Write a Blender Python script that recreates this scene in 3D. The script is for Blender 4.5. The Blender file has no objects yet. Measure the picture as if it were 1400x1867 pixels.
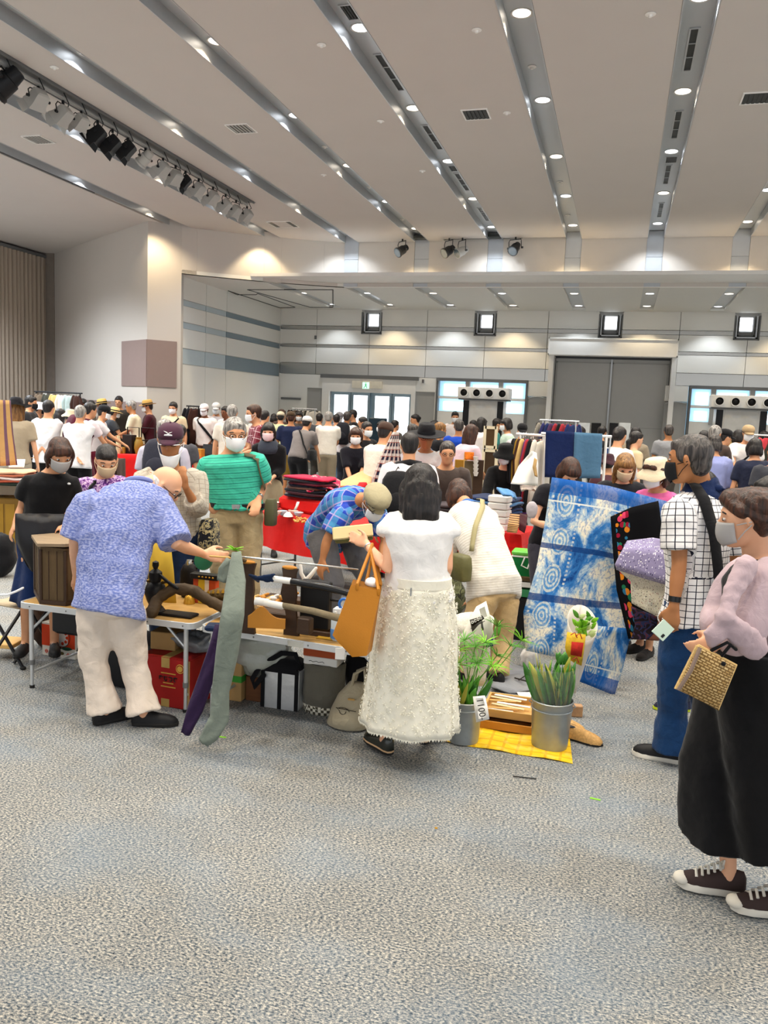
import bpy, bmesh, math, random
import numpy as np
from mathutils import Vector, Matrix, noise
random.seed(7); np.random.seed(7)
SC = bpy.context.scene
COL = SC.collection
PI = math.pi
V = Vector
R = math.radians
# ---------------------------------------------------------------- camera
H_CAM = 1.8; YAW, PIT, ROL = R(15.884), R(7.1425), R(2.4607); FPX = 1474.6
_sy, _cy = math.sin(YAW), math.cos(YAW)
CF = V((-_sy*math.cos(PIT), _cy*math.cos(PIT), -math.sin(PIT)))
_r = V((_cy, _sy, 0)); _u = _r.cross(CF)
CR = math.cos(ROL)*_r + math.sin(ROL)*_u
CU = -math.sin(ROL)*_r + math.cos(ROL)*_u
CP = V((0, 0, H_CAM)); FH = V((-_sy, _cy, 0))
cam = bpy.data.objects.new('camera', bpy.data.cameras.new('camera'))
COL.objects.link(cam)
cam.matrix_world = Matrix(((CR.x, CU.x, -CF.x, CP.x), (CR.y, CU.y, -CF.y, CP.y), (CR.z, CU.z, -CF.z, CP.z), (0, 0, 0, 1)))
cam.data.sensor_fit = 'VERTICAL'; cam.data.sensor_height = 36.0
cam.data.lens = 36.0*FPX/1867.0
cam.data.clip_start = 0.05; cam.data.clip_end = 200
SC.camera = cam
def ray(x, y): return CF + CR*((x-700)/FPX) - CU*((y-933.5)/FPX)
def G(x, y, z=0.0):
 d = ray(x, y); return CP + d*((z-H_CAM)/d.z)
def at(x, y, d):
 q = ray(x, y); return CP + q*(d/q.dot(FH))
def onY(x, y, Y):
 q = ray(x, y); return CP + q*(Y/q.y)
def dep(p): return V(p).dot(FH)
# ---------------------------------------------------------------- world, exposure
SC.view_settings.view_transform = 'Standard'; SC.view_settings.look = 'None'
SC.view_settings.gamma = 1; SC.view_settings.use_curve_mapping = False
SC.view_settings.exposure = 0.07
W = bpy.data.worlds.new('daylight'); SC.world = W; W.use_nodes = True
W.node_tree.nodes['Background'].inputs[0].default_value = (0.93, 0.96, 1.0, 1)
W.node_tree.nodes['Background'].inputs[1].default_value = 1.35
WARM = (1.0, 0.80, 0.52); COOL = (0.86, 0.93, 1.0)
SPOT_W = 190; WASH_W = 85
SC.cycles.max_bounces = 6; SC.cycles.diffuse_bounces = 4; SC.cycles.glossy_bounces = 2; SC.cycles.transmission_bounces = 4
SC.cycles.transparent_max_bounces = 6; SC.cycles.caustics_reflective = False; SC.cycles.caustics_refractive = False
SC.cycles.sample_clamp_indirect = 4
# ---------------------------------------------------------------- materials
MATS = {}
def lin(c):
 if isinstance(c, str):
  c = c.lstrip('#'); c = [int(c[i:i+2], 16)/255 for i in (0, 2, 4)]
 return tuple(((v/12.92) if v <= 0.04045 else ((v+0.055)/1.055)**2.4) for v in c[:3]) + (1,)
class NT:
 def __init__(s, m): s.t = m.node_tree; s.n = s.t.nodes
 def add(s, ty, **kw):
  nd = s.n.new(ty)
  for k, v in kw.items():
   if k.startswith('i_'):
    k2 = k[2:]; k2 = int(k2) if k2.isdigit() else k2.replace('_', ' ')
    nd.inputs[k2].default_value = v
   else: setattr(nd, k, v)
  return nd
 def link(s, a, b): s.t.links.new(a, b)
 def ramp(s, fac, stops, interp='LINEAR'):
  r = s.n.new('ShaderNodeValToRGB'); e = r.color_ramp.elements; r.color_ramp.interpolation = interp
  while len(e) < len(stops): e.new(0.5)
  for q, (p, c) in zip(e, stops): q.position = p; q.color = lin(c)
  s.link(fac, r.inputs[0]); return r.outputs[0]
 def mix(s, fac, a, b, mode='MIX'):
  m = s.n.new('ShaderNodeMix'); m.data_type = 'RGBA'; m.blend_type = mode
  for sock, v in ((m.inputs[0], fac), (m.inputs[6], a), (m.inputs[7], b)):
   if isinstance(v, (int, float)): sock.default_value = v
   elif isinstance(v, (tuple, str)): sock.default_value = lin(v) if isinstance(v, str) else v
   else: s.link(v, sock)
  return m.outputs[2]
 def math(s, op, a, b=None):
  m = s.n.new('ShaderNodeMath'); m.operation = op
  for i, v in enumerate((a, b)):
   if v is None: continue
   if isinstance(v, (int, float)): m.inputs[i].default_value = v
   else: s.link(v, m.inputs[i])
  return m.outputs[0]
def base_mat(name, color, rough=0.7, metal=0.0, spec=0.3):
 m = bpy.data.materials.new(name); m.use_nodes = True
 b = m.node_tree.nodes['Principled BSDF']
 b.inputs['Base Color'].default_value = lin(color)
 b.inputs['Roughness'].default_value = rough; b.inputs['Metallic'].default_value = metal
 b.inputs['Specular IOR Level'].default_value = spec
 return m, NT(m), b
def mat(name, color, rough=0.7, metal=0.0, var=0.12, scale=8.0, bump=0.0, bscale=60.0, spec=0.3, stretch=None, sheen=0.0):
 """plain procedural material: colour varied by noise, optional fine relief"""
 if name in MATS: return MATS[name]
 m, t, b = base_mat(name, color, rough, metal, spec)
 tc = t.add('ShaderNodeTexCoord'); src = tc.outputs['Object']
 if stretch:
  mp = t.add('ShaderNodeMapping'); mp.inputs['Scale'].default_value = stretch; t.link(src, mp.inputs[0]); src = mp.outputs[0]
 if var > 0:
  n = t.add('ShaderNodeTexNoise', i_Scale=scale, i_Detail=3.0); t.link(src, n.inputs['Vector'])
  c = lin(color); lo = tuple(v*(1-var) for v in c[:3])+(1,); hi = tuple(min(1, v*(1+var)) for v in c[:3])+(1,)
  t.link(t.mix(n.outputs[0], lo, hi), b.inputs['Base Color'])
 if bump > 0:
  n2 = t.add('ShaderNodeTexNoise', i_Scale=bscale, i_Detail=4.0); t.link(src, n2.inputs['Vector'])
  bp = t.add('ShaderNodeBump', i_Strength=bump, i_Distance=0.01); t.link(n2.outputs[0], bp.inputs['Height']); t.link(bp.outputs[0], b.inputs['Normal'])
 if sheen: b.inputs['Sheen Weight'].default_value = sheen
 MATS[name] = m; return m
def emis(name, color, strength):
 if name in MATS: return MATS[name]
 m, t, b = base_mat(name, color); b.inputs['Emission Color'].default_value = lin(color); b.inputs['Emission Strength'].default_value = strength
 MATS[name] = m; return m
# ---------------------------------------------------------------- mesh helpers
class MB:
 def __init__(s): s.v = []; s.f = []
 def add(s, vs, fs):
  o = len(s.v); s.v += [tuple(p) for p in vs]; s.f += [tuple(i+o for i in f) for f in fs]; return s
 def box(s, a, b, M=None):
  x0, y0, z0 = a; x1, y1, z1 = b
  if x0 > x1: x0, x1 = x1, x0
  if y0 > y1: y0, y1 = y1, y0
  if z0 > z1: z0, z1 = z1, z0
  vs = [V(p) for p in ((x0,y0,z0),(x1,y0,z0),(x1,y1,z0),(x0,y1,z0),(x0,y0,z1),(x1,y0,z1),(x1,y1,z1),(x0,y1,z1))]
  if M is not None: vs = [M @ p for p in vs]
  return s.add(vs, [(0,3,2,1),(4,5,6,7),(0,1,5,4),(1,2,6,5),(2,3,7,6),(3,0,4,7)])
 def bbox(s, a, b, ch=0.01, M=None):
  """box with chamfered vertical and horizontal edges"""
  x0,y0,z0 = a; x1,y1,z1 = b
  rings = []
  for z, e in ((z0, ch), (z0+ch, 0), (z1-ch, 0), (z1, ch)):
   X0, X1, Y0, Y1 = x0+e, x1-e, y0+e, y1-e; k = ch*0.9
   rings.append([V((X0+k,Y0,z)),V((X1-k,Y0,z)),V((X1,Y0+k,z)),V((X1,Y1-k,z)),V((X1-k,Y1,z)),V((X0+k,Y1,z)),V((X0,Y1-k,z)),V((X0,Y0+k,z))])
  if M is not None: rings = [[M @ p for p in r] for r in rings]
  return s.loft(rings)
 def loft(s, rings, cap=True, close=True):
  n = len(rings[0]); vs = [p for r in rings for p in r]; fs = []
  for i in range(len(rings)-1):
   for j in range(n if close else n-1):
    k = (j+1) % n
    fs.append((i*n+j, i*n+k, (i+1)*n+k, (i+1)*n+j))
  if cap:
   fs.append(tuple(range(n-1, -1, -1))); fs.append(tuple((len(rings)-1)*n+j for j in range(n)))
  return s.add(vs, fs)
 def tube(s, pts, rad, n=8, round_=False, flat=None):
  """swept tube; rad scalar or list; flat=(vector, ratio) squashes along vector"""
  pts = [V(p) for p in pts]; m = len(pts)
  if isinstance(rad, (int, float)): rad = [rad]*m
  rad = list(rad)
  if round_:
   d0 = (pts[0]-pts[1]).normalized(); d1 = (pts[-1]-pts[-2]).normalized(); r0, r1 = rad[0], rad[-1]
   pts = [pts[0]+d0*r0*0.95, pts[0]+d0*r0*0.7] + pts + [pts[-1]+d1*r1*0.7, pts[-1]+d1*r1*0.95]
   rad = [r0*0.3, r0*0.72] + rad + [r1*0.72, r1*0.3]; m = len(pts)
  rings = []; up = None
  for i in range(m):
   a = pts[max(0, i-1)]; b = pts[min(m-1, i+1)]; d = (b-a)
   d = d.normalized() if d.length > 1e-9 else V((0,0,1))
   if up is None:
    up = V((0,0,1)) if abs(d.z) < 0.9 else V((0,1,0))
   u = (up - d*up.dot(d))
   if u.length < 1e-4: u = d.orthogonal()
   u.normalize(); w = d.cross(u); up = u
   ring = []
   for j in range(n):
    t = 2*PI*j/n; off = (u*math.cos(t)+w*math.sin(t))*rad[i]
    if flat: fv, fr = flat; off = off - fv*off.dot(fv)*(1-fr)
    ring.append(pts[i]+off)
   rings.append(ring)
  return s.loft(rings)
 def lathe(s, prof, c=(0,0,0), n=20, M=None, wob=None):
  """prof: list of (r, z)"""
  c = V(c); rings = []
  for r, z in prof:
   ring = []
   for j in range(n):
    t = 2*PI*j/n; p = V((max(r, 1e-4)*math.cos(t), max(r, 1e-4)*math.sin(t), z))
    if wob: p = wob(p, t, r, z)
    p = (M @ p) if M is not None else p
    ring.append(p + c)
   rings.append(ring)
  return s.loft(rings)
 def ell(s, c, r, M=None, n=14, m=9):
  c = V(c); rings = []
  for i in range(m+1):
   ph = -PI/2 + PI*(i+0.0)/m; ph = max(-PI/2+0.08, min(PI/2-0.08, ph)); ring = []
   for j in range(n):
    t = 2*PI*j/n; p = V((r[0]*math.cos(ph)*math.cos(t), r[1]*math.cos(ph)*math.sin(t), r[2]*math.sin(ph)))
    ring.append((M @ p if M is not None else p) + c)
   rings.append(ring)
  return s.loft(rings)
 def sheet(s, rows, th=0.004):
  """closed thin slab through a grid of points"""
  m, n = len(rows), len(rows[0]); P = [[V(p) for p in r] for r in rows]; N = []
  for i in range(m):
   for j in range(n):
    a = P[min(m-1, i+1)][j]-P[max(0, i-1)][j]; b = P[i][min(n-1, j+1)]-P[i][max(0, j-1)]
    q = a.cross(b); N.append(q.normalized() if q.length > 1e-9 else V((0,0,1)))
  top = [P[i][j]+N[i*n+j]*th/2 for i in range(m) for j in range(n)]; bot = [P[i][j]-N[i*n+j]*th/2 for i in range(m) for j in range(n)]
  fs = []; o = m*n
  for i in range(m-1):
   for j in range(n-1):
    a, b, c, d = i*n+j, i*n+j+1, (i+1)*n+j+1, (i+1)*n+j
    fs.append((a,b,c,d)); fs.append((o+d,o+c,o+b,o+a))
  for j in range(n-1):
   fs.append((j+1, j, o+j, o+j+1)); k = (m-1)*n+j; fs.append((k, k+1, o+k+1, o+k))
  for i in range(m-1):
   a, b = i*n, (i+1)*n; fs.append((a, b, o+b, o+a)); a, b = i*n+n-1, (i+1)*n+n-1; fs.append((b, a, o+a, o+b))
  return s.add(top+bot, fs)
 def mesh(s, name, smooth=True, angle=None):
  me = bpy.data.meshes.new(name); me.from_pydata(s.v, [], s.f); me.update()
  if smooth:
   me.polygons.foreach_set('use_smooth', [True]*len(me.polygons))
   if angle: me.set_sharp_from_angle(angle=R(angle))
  return me
def link(name, me, m=None, parent=None):
 o = bpy.data.objects.new(name, me); COL.objects.link(o)
 if m is not None:
  me.materials.clear()
  for q in (m if isinstance(m, (list, tuple)) else [m]): me.materials.append(q)
 if parent is not None:
  o.parent = parent
 return o
def part(name, mb, m, parent=None, smooth=True, angle=38):
 """mesh given in world coordinates; stored relative to its parent's origin"""
 if parent is not None:
  off = world_loc(parent); ox, oy, oz = off
  mb.v = [(x-ox, y-oy, z-oz) for x, y, z in mb.v]
 return link(name, mb.mesh(name, smooth, angle), m, parent)
def world_loc(o):
 p = V(o.location); q = o.parent
 while q is not None: p = p + q.location; q = q.parent
 return p
def tag(o, label, cat, group=None):
 o['label'] = label; o['category'] = cat
 if group: o['group'] = group
 return o
def thing(name, label, cat, loc, group=None):
 o = bpy.data.objects.new(name, None); COL.objects.link(o); o.location = V(loc); o.empty_display_size = 0.05
 return tag(o, label, cat, group)
def solo(name, mb, m, label, cat, group=None, loc=None, smooth=True, angle=38):
 """a thing that is one mesh, origin at its base centre"""
 a = np.array(mb.v); c = V(((a[:,0].min()+a[:,0].max())/2, (a[:,1].min()+a[:,1].max())/2, a[:,2].min())) if loc is None else V(loc)
 mb.v = [(x-c.x, y-c.y, z-c.z) for x, y, z in mb.v]
 o = link(name, mb.mesh(name, smooth, angle), m); o.location = c
 return tag(o, label, cat, group)
def struct(name, mb, m, smooth=False):
 o = link(name, mb.mesh(name, smooth), m); o['kind'] = 'structure'; return o
def stuff(o): o['kind'] = 'stuff'; return o
def rotz(a): return Matrix.Rotation(a, 3, 'Z')
def frame(x, y, z):
 return Matrix((x, y, z)).transposed()
ORD = ['first','second','third','fourth','fifth','sixth','seventh','eighth','ninth','tenth','eleventh','twelfth','thirteenth','fourteenth','fifteenth','sixteenth']
# ================================================================= THE HALL
m_ceil = mat('ceiling_board', '#cbc4bd', 0.85, var=0.03, scale=1.5)
m_strip = mat('strip_metal', '#c2c6c9', 0.30, metal=0.25, var=0.05, scale=1.0)
m_side = mat('strip_side', '#8d8d8c', 0.5, metal=0.2, var=0.05)
m_wall = mat('wall_panel', '#e9e7e0', 0.42, var=0.03, scale=1.0, spec=0.4)
m_wallbeige = mat('wall_beige', '#c9c2ba', 0.75, var=0.03, scale=1.0)
m_soffit = mat('soffit_board', '#cdc6be', 0.7, var=0.03, scale=1.0)
m_soffmetal = mat('soffit_metal', '#bfc3c8', 0.35, metal=0.3, var=0.03)
m_bandm = mat('band_metal', '#b4b3ae', 0.24, metal=0.75, var=0.05, stretch=(0.3, 1, 20), scale=20)
m_bandb = mat('band_bluegrey', '#7f8f98', 0.4, metal=0.15, var=0.04)
m_grey = mat('grey_door', '#a7a6a2', 0.5, var=0.03)
m_dkgrey = mat('dark_grey', '#6b6c6c', 0.5, var=0.05)
m_brownp = mat('brown_panel', '#8f7c76', 0.7, var=0.04)
m_black = mat('black_gap', '#141414', 0.6, var=0.0)
m_white = mat('white_paint', '#efede8', 0.45, var=0.03)
m_vent = mat('vent_dark', '#2a2c2a', 0.5, var=0.05)
m_alu = mat('aluminium', '#c6c9cb', 0.4, metal=0.5, var=0.05)
# ---- carpet
def carpet():
 m, t, b = base_mat('carpet', '#8e9190', 0.95, spec=0.1)
 tc = t.add('ShaderNodeTexCoord'); mp = t.add('ShaderNodeMapping'); mp.inputs['Scale'].default_value = (1, 1.7, 1); t.link(tc.outputs['Object'], mp.inputs[0])
 n = t.add('ShaderNodeTexNoise', i_Scale=84.0, i_Detail=6.0, i_Roughness=0.72); t.link(mp.outputs[0], n.inputs['Vector'])
 c = t.ramp(n.outputs[0], [(0.37, '#222b35'), (0.45, '#68737d'), (0.53, '#a09f9b'), (0.62, '#d8d4ca')])
 n2 = t.add('ShaderNodeTexNoise', i_Scale=0.9, i_Detail=4.0, i_Roughness=0.6); t.link(mp.outputs[0], n2.inputs['Vector'])
 c = t.mix(t.math('MULTIPLY', n2.outputs[0], 0.6), c, '#cdc1ae', 'MULTIPLY')
 n3 = t.add('ShaderNodeTexNoise', i_Scale=1.6, i_Detail=3.0); mp2 = t.add('ShaderNodeMapping'); mp2.inputs['Location'].default_value = (9, 4, 0); t.link(mp.outputs[0], mp2.inputs[0]); t.link(mp2.outputs[0], n3.inputs['Vector'])
 c = t.mix(t.ramp(n3.outputs[0], [(0.45, (0,0,0)), (0.75, (1,1,1))]), c, t.mix(0.35, c, '#7f94a8'))
 # carpet tiles laid chequerwise: slightly different tone
 ck = t.add('ShaderNodeTexChecker', i_Scale=2.0); t.link(tc.outputs['Object'], ck.inputs['Vector'])
 c = t.mix(t.math('MULTIPLY', ck.outputs['Fac'], 0.06), c, '#51555a', 'MULTIPLY')
 t.link(c, b.inputs['Base Color'])
 bp = t.add('ShaderNodeBump', i_Strength=0.6, i_Distance=0.01); t.link(n.outputs[0], bp.inputs['Height']); t.link(bp.outputs[0], b.inputs['Normal'])
 return m
m_carpet = carpet()
struct('floor', MB().box((-22, -7, -0.12), (9, 22.0, 0)), m_carpet)
# ---- strips: X centres; the ninth is beyond the frame
SX = [-9.41, -7.79, -6.15, -4.51, -2.87, -1.22, 0.42, 2.06, 3.71, 5.35]
SHW = 0.165; ZC = 5.55; ZS = 5.70; YF = 18.0; ZA = 4.57; ZAS = 4.64; YB = 22.0
ceil = struct('ceiling', MB().box((-22, -7, ZS+0.02), (9, 22.2, ZS+0.12)), m_ceil)
# board panels between the recessed strips
edges = [-22, SX[0]-SHW]
bounds = [(-22.0, SX[0]-SHW-0.10)] + [(SX[i]+SHW, SX[i+1]-SHW) for i in range(len(SX)-1)] + [(SX[-1]+SHW, 9.0)]
def yend(x):
 if x <= -9.4: return 22.0
 if x < -6.2: return YF
 if -5.1 < x < -2.3: return YF-0.22
 return YF
for i, (a, b) in enumerate(bounds):
 mb = MB()
 if i == 3:   # interrupted by the lighting slot is the board between the second and third strips
  mb.box((a, -7, ZC), (b, YF-0.02, ZS+0.02))
 elif i == 2:
  mb.box((a, -7, ZC), (-7.12, 14.4, ZS+0.02)); mb.box((-6.84, -7, ZC), (b, 14.4, ZS+0.02)); mb.box((a, 14.4, ZC), (b, YF-0.02, ZS+0.02))
 elif i in (4, 5):
  mb.box((a, -7, ZC), (b, YF-0.22, ZS+0.02))
  if i == 4: mb.box((a, YF-0.22, ZC), (a+0.35, YF-0.02, ZS+0.02))
 else:
  mb.box((a, -7, ZC), (b, YF-0.02 if i else 22.0, ZS+0.02))
 o = link('ceiling_panel', mb.mesh('ceiling_panel', False), m_ceil, ceil)
for i, x in enumerate(SX):
 mb = MB().box((x-SHW, -7, ZS), (x+SHW, YF-0.02, ZS+0.02))
 link('recessed_strip', mb.mesh('recessed_strip', False), m_strip, ceil)
 for s in (-1, 1):   # bright metal edge angle on the strip's flank
  mb = MB().box((x+s*(SHW-0.002), -7, ZC-0.004), (x+s*(SHW-0.014), YF-0.02, ZS))
  link('strip_edge', mb.mesh('strip_edge', False), m_alu, ceil)
mb = MB().box((SX[0]-SHW-0.10, 4, ZC+0.02), (SX[0]-SHW-0.02, 13.4, ZC+0.06)); mb.box((SX[0]-SHW-0.075, 4, ZC-0.004), (SX[0]-SHW-0.045, 13.4, ZC+0.02))
link('partition_rail', mb.mesh('partition_rail', False), m_dkgrey, ceil)
# ---- soffit: upright face and lower ceiling
def prism(poly, z0, z1):
 n = len(poly); return MB().loft([[V((x, y, z0)) for x, y in poly], [V((x, y, z1)) for x, y in poly]])
P = [(-9.38, 16.1), (-9.14, 16.33), (-7.93, 17.18), (-7.60, 17.38), (-6.75, 17.83), (-6.30, YF)]
trim1 = struct('wall_upper', MB().box((-6.3, YF+0.05, ZA+0.01), (9, YF+0.2, ZS+0.02)), m_soffit)
def wallseg(name, a, b, z0, z1, m, parent, th=0.05, gap=0.0):
 a, b = V((*a, 0)), V((*b, 0)); d = (b-a).normalized(); n = V((d.y, -d.x, 0))*-1
 a = a+d*gap; b = b-d*gap
 q = [a, b, b+n*th, a+n*th]
 mb = MB().loft([[V((p.x, p.y, z0)) for p in q], [V((p.x, p.y, z1)) for p in q]])
 return link(name, mb.mesh(name, False), m, parent)
for i in range(len(P)-1):
 wallseg('soffit_panel', P[i], P[i+1], ZA, ZC+0.1, m_soffmetal if i == 2 and False else m_soffit, trim1, th=0.12, gap=0.001)
xs = [-6.3]
for x in SX[2:]:
 if x+SHW > -6.3 and x < -6: xs[-1] = x+SHW; continue
 xs += [x-SHW, x+SHW]
xs.append(9.0)
for i in range(len(xs)-1):
 metal = (i % 2 == 1)
 if metal:
  for z0, z1 in ((ZA, 5.17), (5.175, ZS)):
   wallseg('soffit_metal_panel', (xs[i], YF+0.02), (xs[i+1], YF+0.02), z0, z1, m_soffmetal, trim1, gap=0.002)
 else:
  wallseg('soffit_panel', (xs[i], YF), (xs[i+1], YF), ZA, ZC+0.1, m_soffit, trim1, gap=0.002)
for z0, z1 in ((ZA, 5.17), (5.175, ZS)): wallseg('soffit_metal_panel', (-6.315, YF-0.02), (-5.985, YF-0.01), z0, z1, m_soffmetal, trim1)
link('soffit_nosing', MB().box((-6.3, YF-0.012, ZA-0.012), (9, YF+0.02, ZA)).mesh('soffit_nosing', False), m_white, trim1)
# lower ceiling over the alcove
poly = [(-9.38, 16.1), (-9.14, 16.33), (-7.93, 17.18), (-7.60, 17.38), (-6.75, 17.83), (-6.30, YF), (9, YF), (9, 22.1), (-9.75, 22.1), (-9.75, 16.1)]
alc = struct('ceiling_lower', MB().box((-9.9, 17.0, ZAS+0.01), (9, 22.2, ZAS+0.08)), m_white)
m_alc = mat('lower_ceiling', '#e4e2db', 0.7, var=0.02)
lastx = -9.9
for i, x in enumerate(SX[1:]):
 a, b = lastx, x-SHW;
 if i == 0:
  mb = prism([(-9.9, 16.0), (-9.38, 16.1), (-9.14, 16.33), (-7.95, 17.16), (-7.95, 22.1), (-9.9, 22.1)], ZA, ZAS+0.01)
 else:
  y0 = YF if a > -6.4 else (17.42 if i == 1 else YF)
  if i == 1: mb = prism([(a, 17.40), (-6.75, 17.84), (b, YF-0.01), (b, 22.1), (a, 22.1)], ZA, ZAS+0.01)
  else: mb = MB().box((a, YF+.07, ZA), (b, 22.1, ZAS+0.01))
 link('ceiling_panel', mb.mesh('ceiling_panel', False), m_alc, alc)
 y0 = 17.4 if i == 0 else YF
 link('recessed_strip', MB().box((x-SHW, y0+.07, ZAS-0.01), (x+SHW, 21.62, ZAS+0.01)).mesh('recessed_strip', False), m_strip, alc)
 link('ceiling_panel', MB().box((x-SHW, 21.62, ZA), (x+SHW, 22.1, ZAS+0.01)).mesh('ceiling_panel', False), m_alc, alc)
 lastx = x+SHW
# access panels outlined with dark grooves in the lower ceiling near its end wall
for k, pts in enumerate([[(451,528),(607,528),(607,560),(565,560)], [(416,530),(432,537),(467,537),(470,535),(538,560),(510,561)]]):
 q = [G(x, y, ZA-0.003) for x, y in pts]; mb = MB()
 for i in range(len(q)): mb.tube([q[i], q[(i+1) % len(q)]], 0.012, 4)
 link('panel_joint', mb.mesh('panel_joint', False), m_vent, alc)
# ---- walls
wl = struct('wall_left', prism([(-14.78, 18.79), (-9.87, 15.55), (-9.38, 16.1), (-9.5, 16.4), (-9.9, 16.1), (-14.9, 19.4)], 0, ZS), m_wallbeige)
def onseg(px, py, Pa, Pb, off=0.0):
 d = ray(px, py); n = V((-(Pb[1]-Pa[1]), Pb[0]-Pa[0])); n.normalize()
 t = (n.x*(Pa[0])+n.y*(Pa[1])-off)/(n.x*d.x+n.y*d.y); return CP+d*t
A, B, Cc = (-14.78, 18.79), (-9.87, 15.55), (-9.38, 16.1)
def quad_panel(name, Pa, Pb, z0, z1, m, parent, off=0.02):
 a, b = V((*Pa, 0)), V((*Pb, 0)); d = (b-a).normalized(); n = V((d.y, -d.x, 0)); q = [a, b, b+n*off, a+n*off]
 mb = MB().loft([[V((p.x, p.y, z0)) for p in q], [V((p.x, p.y, z1)) for p in q]])
 return link(name, mb.mesh(name, False), m, parent)
quad_panel('dark_panel', (-10.97, 16.276), B, 2.1, 3.1, m_brownp, wl); quad_panel('dark_panel', B, (-9.44, 16.03), 2.1, 3.1, m_brownp, wl)
quad_panel('dado_panel', (-13.2, 17.747), B, 0.0, 1.75, m_brownp, wl, 0.012)
# alcove end wall
wa = struct('wall_alcove', MB().box((-9.75, 16.1, 0), (-9.62, 22.1, ZA)), m_wall)
bz = [(0, 2.64, m_wall), (2.66, 3.0, m_bandb), (3.01, 3.44, m_wall), (3.45, 3.58, m_bandb), (3.59, 3.94, m_wall), (3.95, 4.07, m_bandb), (4.08, 4.57, m_wall)]
m_bandl = mat('band_pale', '#b9c6cc', 0.4, metal=0.1, var=0.03)
for (y0, y1) in ((16.3, 17.6), (17.61, 18.65), (18.66, 21.98)):
 for z0, z1, m in bz:
  mm = m_bandl if (m is m_bandb and y0 < 18) else m
  link('wall_panel', MB().box((-9.62, y0, z0), (-9.60+(0.0 if m is m_bandb else 0.012), y1-0.01, z1)).mesh('wall_panel', False), mm, wa)
# curtain wall far on the viewer's left and side closing wall
ws = struct('wall_side', MB().box((-15.4, -7, 0), (-15.25, 19.2, ZS)), m_wallbeige)
m_curt = mat('curtain_cloth', '#ab9c8c', 0.9, var=0.15, scale=3, stretch=(8, 8, 0.2), bump=0.2, bscale=200)
ct = thing('curtain', 'tall pleated taupe curtain hanging from ceiling at the end of beige wall', 'curtain', (-14.95, 17.5, 0))
npl = 22; y = 15.2
while y < 18.7:
 w = random.uniform(0.11, 0.2); rows = []
 for z in (0.05, 2.0, 3.8, 5.42):
  rows.append([V((-15.0+0.07*math.sin(PI*s)*(1 if True else 0), y+w*s, z)) for s in (0, .2, .4, .6, .8, 1)])
 part('pleat', MB().sheet(rows, 0.006), m_curt, ct); y += w*random.uniform(0.9, 1.1)
part('curtain_rail', MB().box((-15.1, 15.2, 5.42), (-14.93, 18.72, 5.5)), m_dkgrey, ct, smooth=False)
link('column', MB().box((-15.2, 18.72, 0), (-14.7, 19.1, ZS)).mesh('column', False), mat('column_taupe', '#857a70', 0.8), ws)
# ---- back wall built of metal faced panels around its openings
wb = struct('wall_back', MB().box((-9.75, 22.42, 0), (9, 22.5, 5.8)), m_white)
def bpanel(x0, x1, z0, z1, m=m_wall, y=22.0, th=0.3, name='wall_panel'):
 return link(name, MB().box((x0, y, z0), (x1, y+th, z1)).mesh(name, False), m, wb)
seams = [-9.6, -8.48, -6.9, -5.26, -3.65, -2.0, -0.4, 1.27, 2.87, 4.5, 6.1, 9]
smw = [(-7.14, -6.62), (-3.93, -3.36), (-0.72, -0.09), (2.5, 3.2)]
smw = [(-7.15, -6.55), (-3.96, -3.36), (-0.72, -0.12), (2.53, 3.13)]
def cut(x0, x1, holes):
 r = [(x0, x1)]
 for a, b in holes:
  n = []
  for p, q in r:
   if b <= p or a >= q: n.append((p, q)); continue
   if a > p: n.append((p, a))
   if b < q: n.append((b, q))
  r = n
 return r
for i in range(len(seams)-1):
 x0, x1 = seams[i]+0.006, seams[i+1]-0.006
 dr = [(-1.86, 1.24)]
 for z0, z1, m in ((2.75, 3.06, m_bandm), (3.07, 3.505, m_wall), (3.515, 3.59, m_bandm), (3.60, 3.93, m_wall)):
  yy = 22.0 if m is m_wall else 22.012
  for a, b in cut(x0, x1, dr if z0 < 3.5 else []): bpanel(a, b, z0, z1, m, yy)
 for a, b in cut(x0, x1, smw):
  bpanel(a, b, 3.93, 4.0, m_wall); bpanel(a, b, 4.01, 4.11, m_bandm, 22.012); bpanel(a, b, 4.12, 4.57, m_wall)
# lower zone (below 2.74 m) with door and window openings
for x0, x1 in ((-9.6, -8.72), (-8.25, -8.05), (-5.5, -5.5), (-4.95, -4.92), (1.26, 1.27)):
 if x1 > x0: bpanel(x0, x1, 0, 2.74)
for x0, x1 in ((-8.72, -8.25), (-5.55, -4.95)): bpanel(x0, x1, 2.36, 2.74);
for n_, (x0, x1) in enumerate(((-8.72, -8.26), (-5.5, -4.96), (-2.42, -1.9), (1.03, 1.59))):
 if n_ < 2: bpanel(x0, x1, 0, 2.355, m_grey, 22.03, name='grey_panel')
bpanel(-9.15, -8.76, 0, 2.0, m_wall, 21.99, 0.02); bpanel(-9.5, -8.9, 2.0, 2.06, m_dkgrey, 21.93, 0.06)
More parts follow.
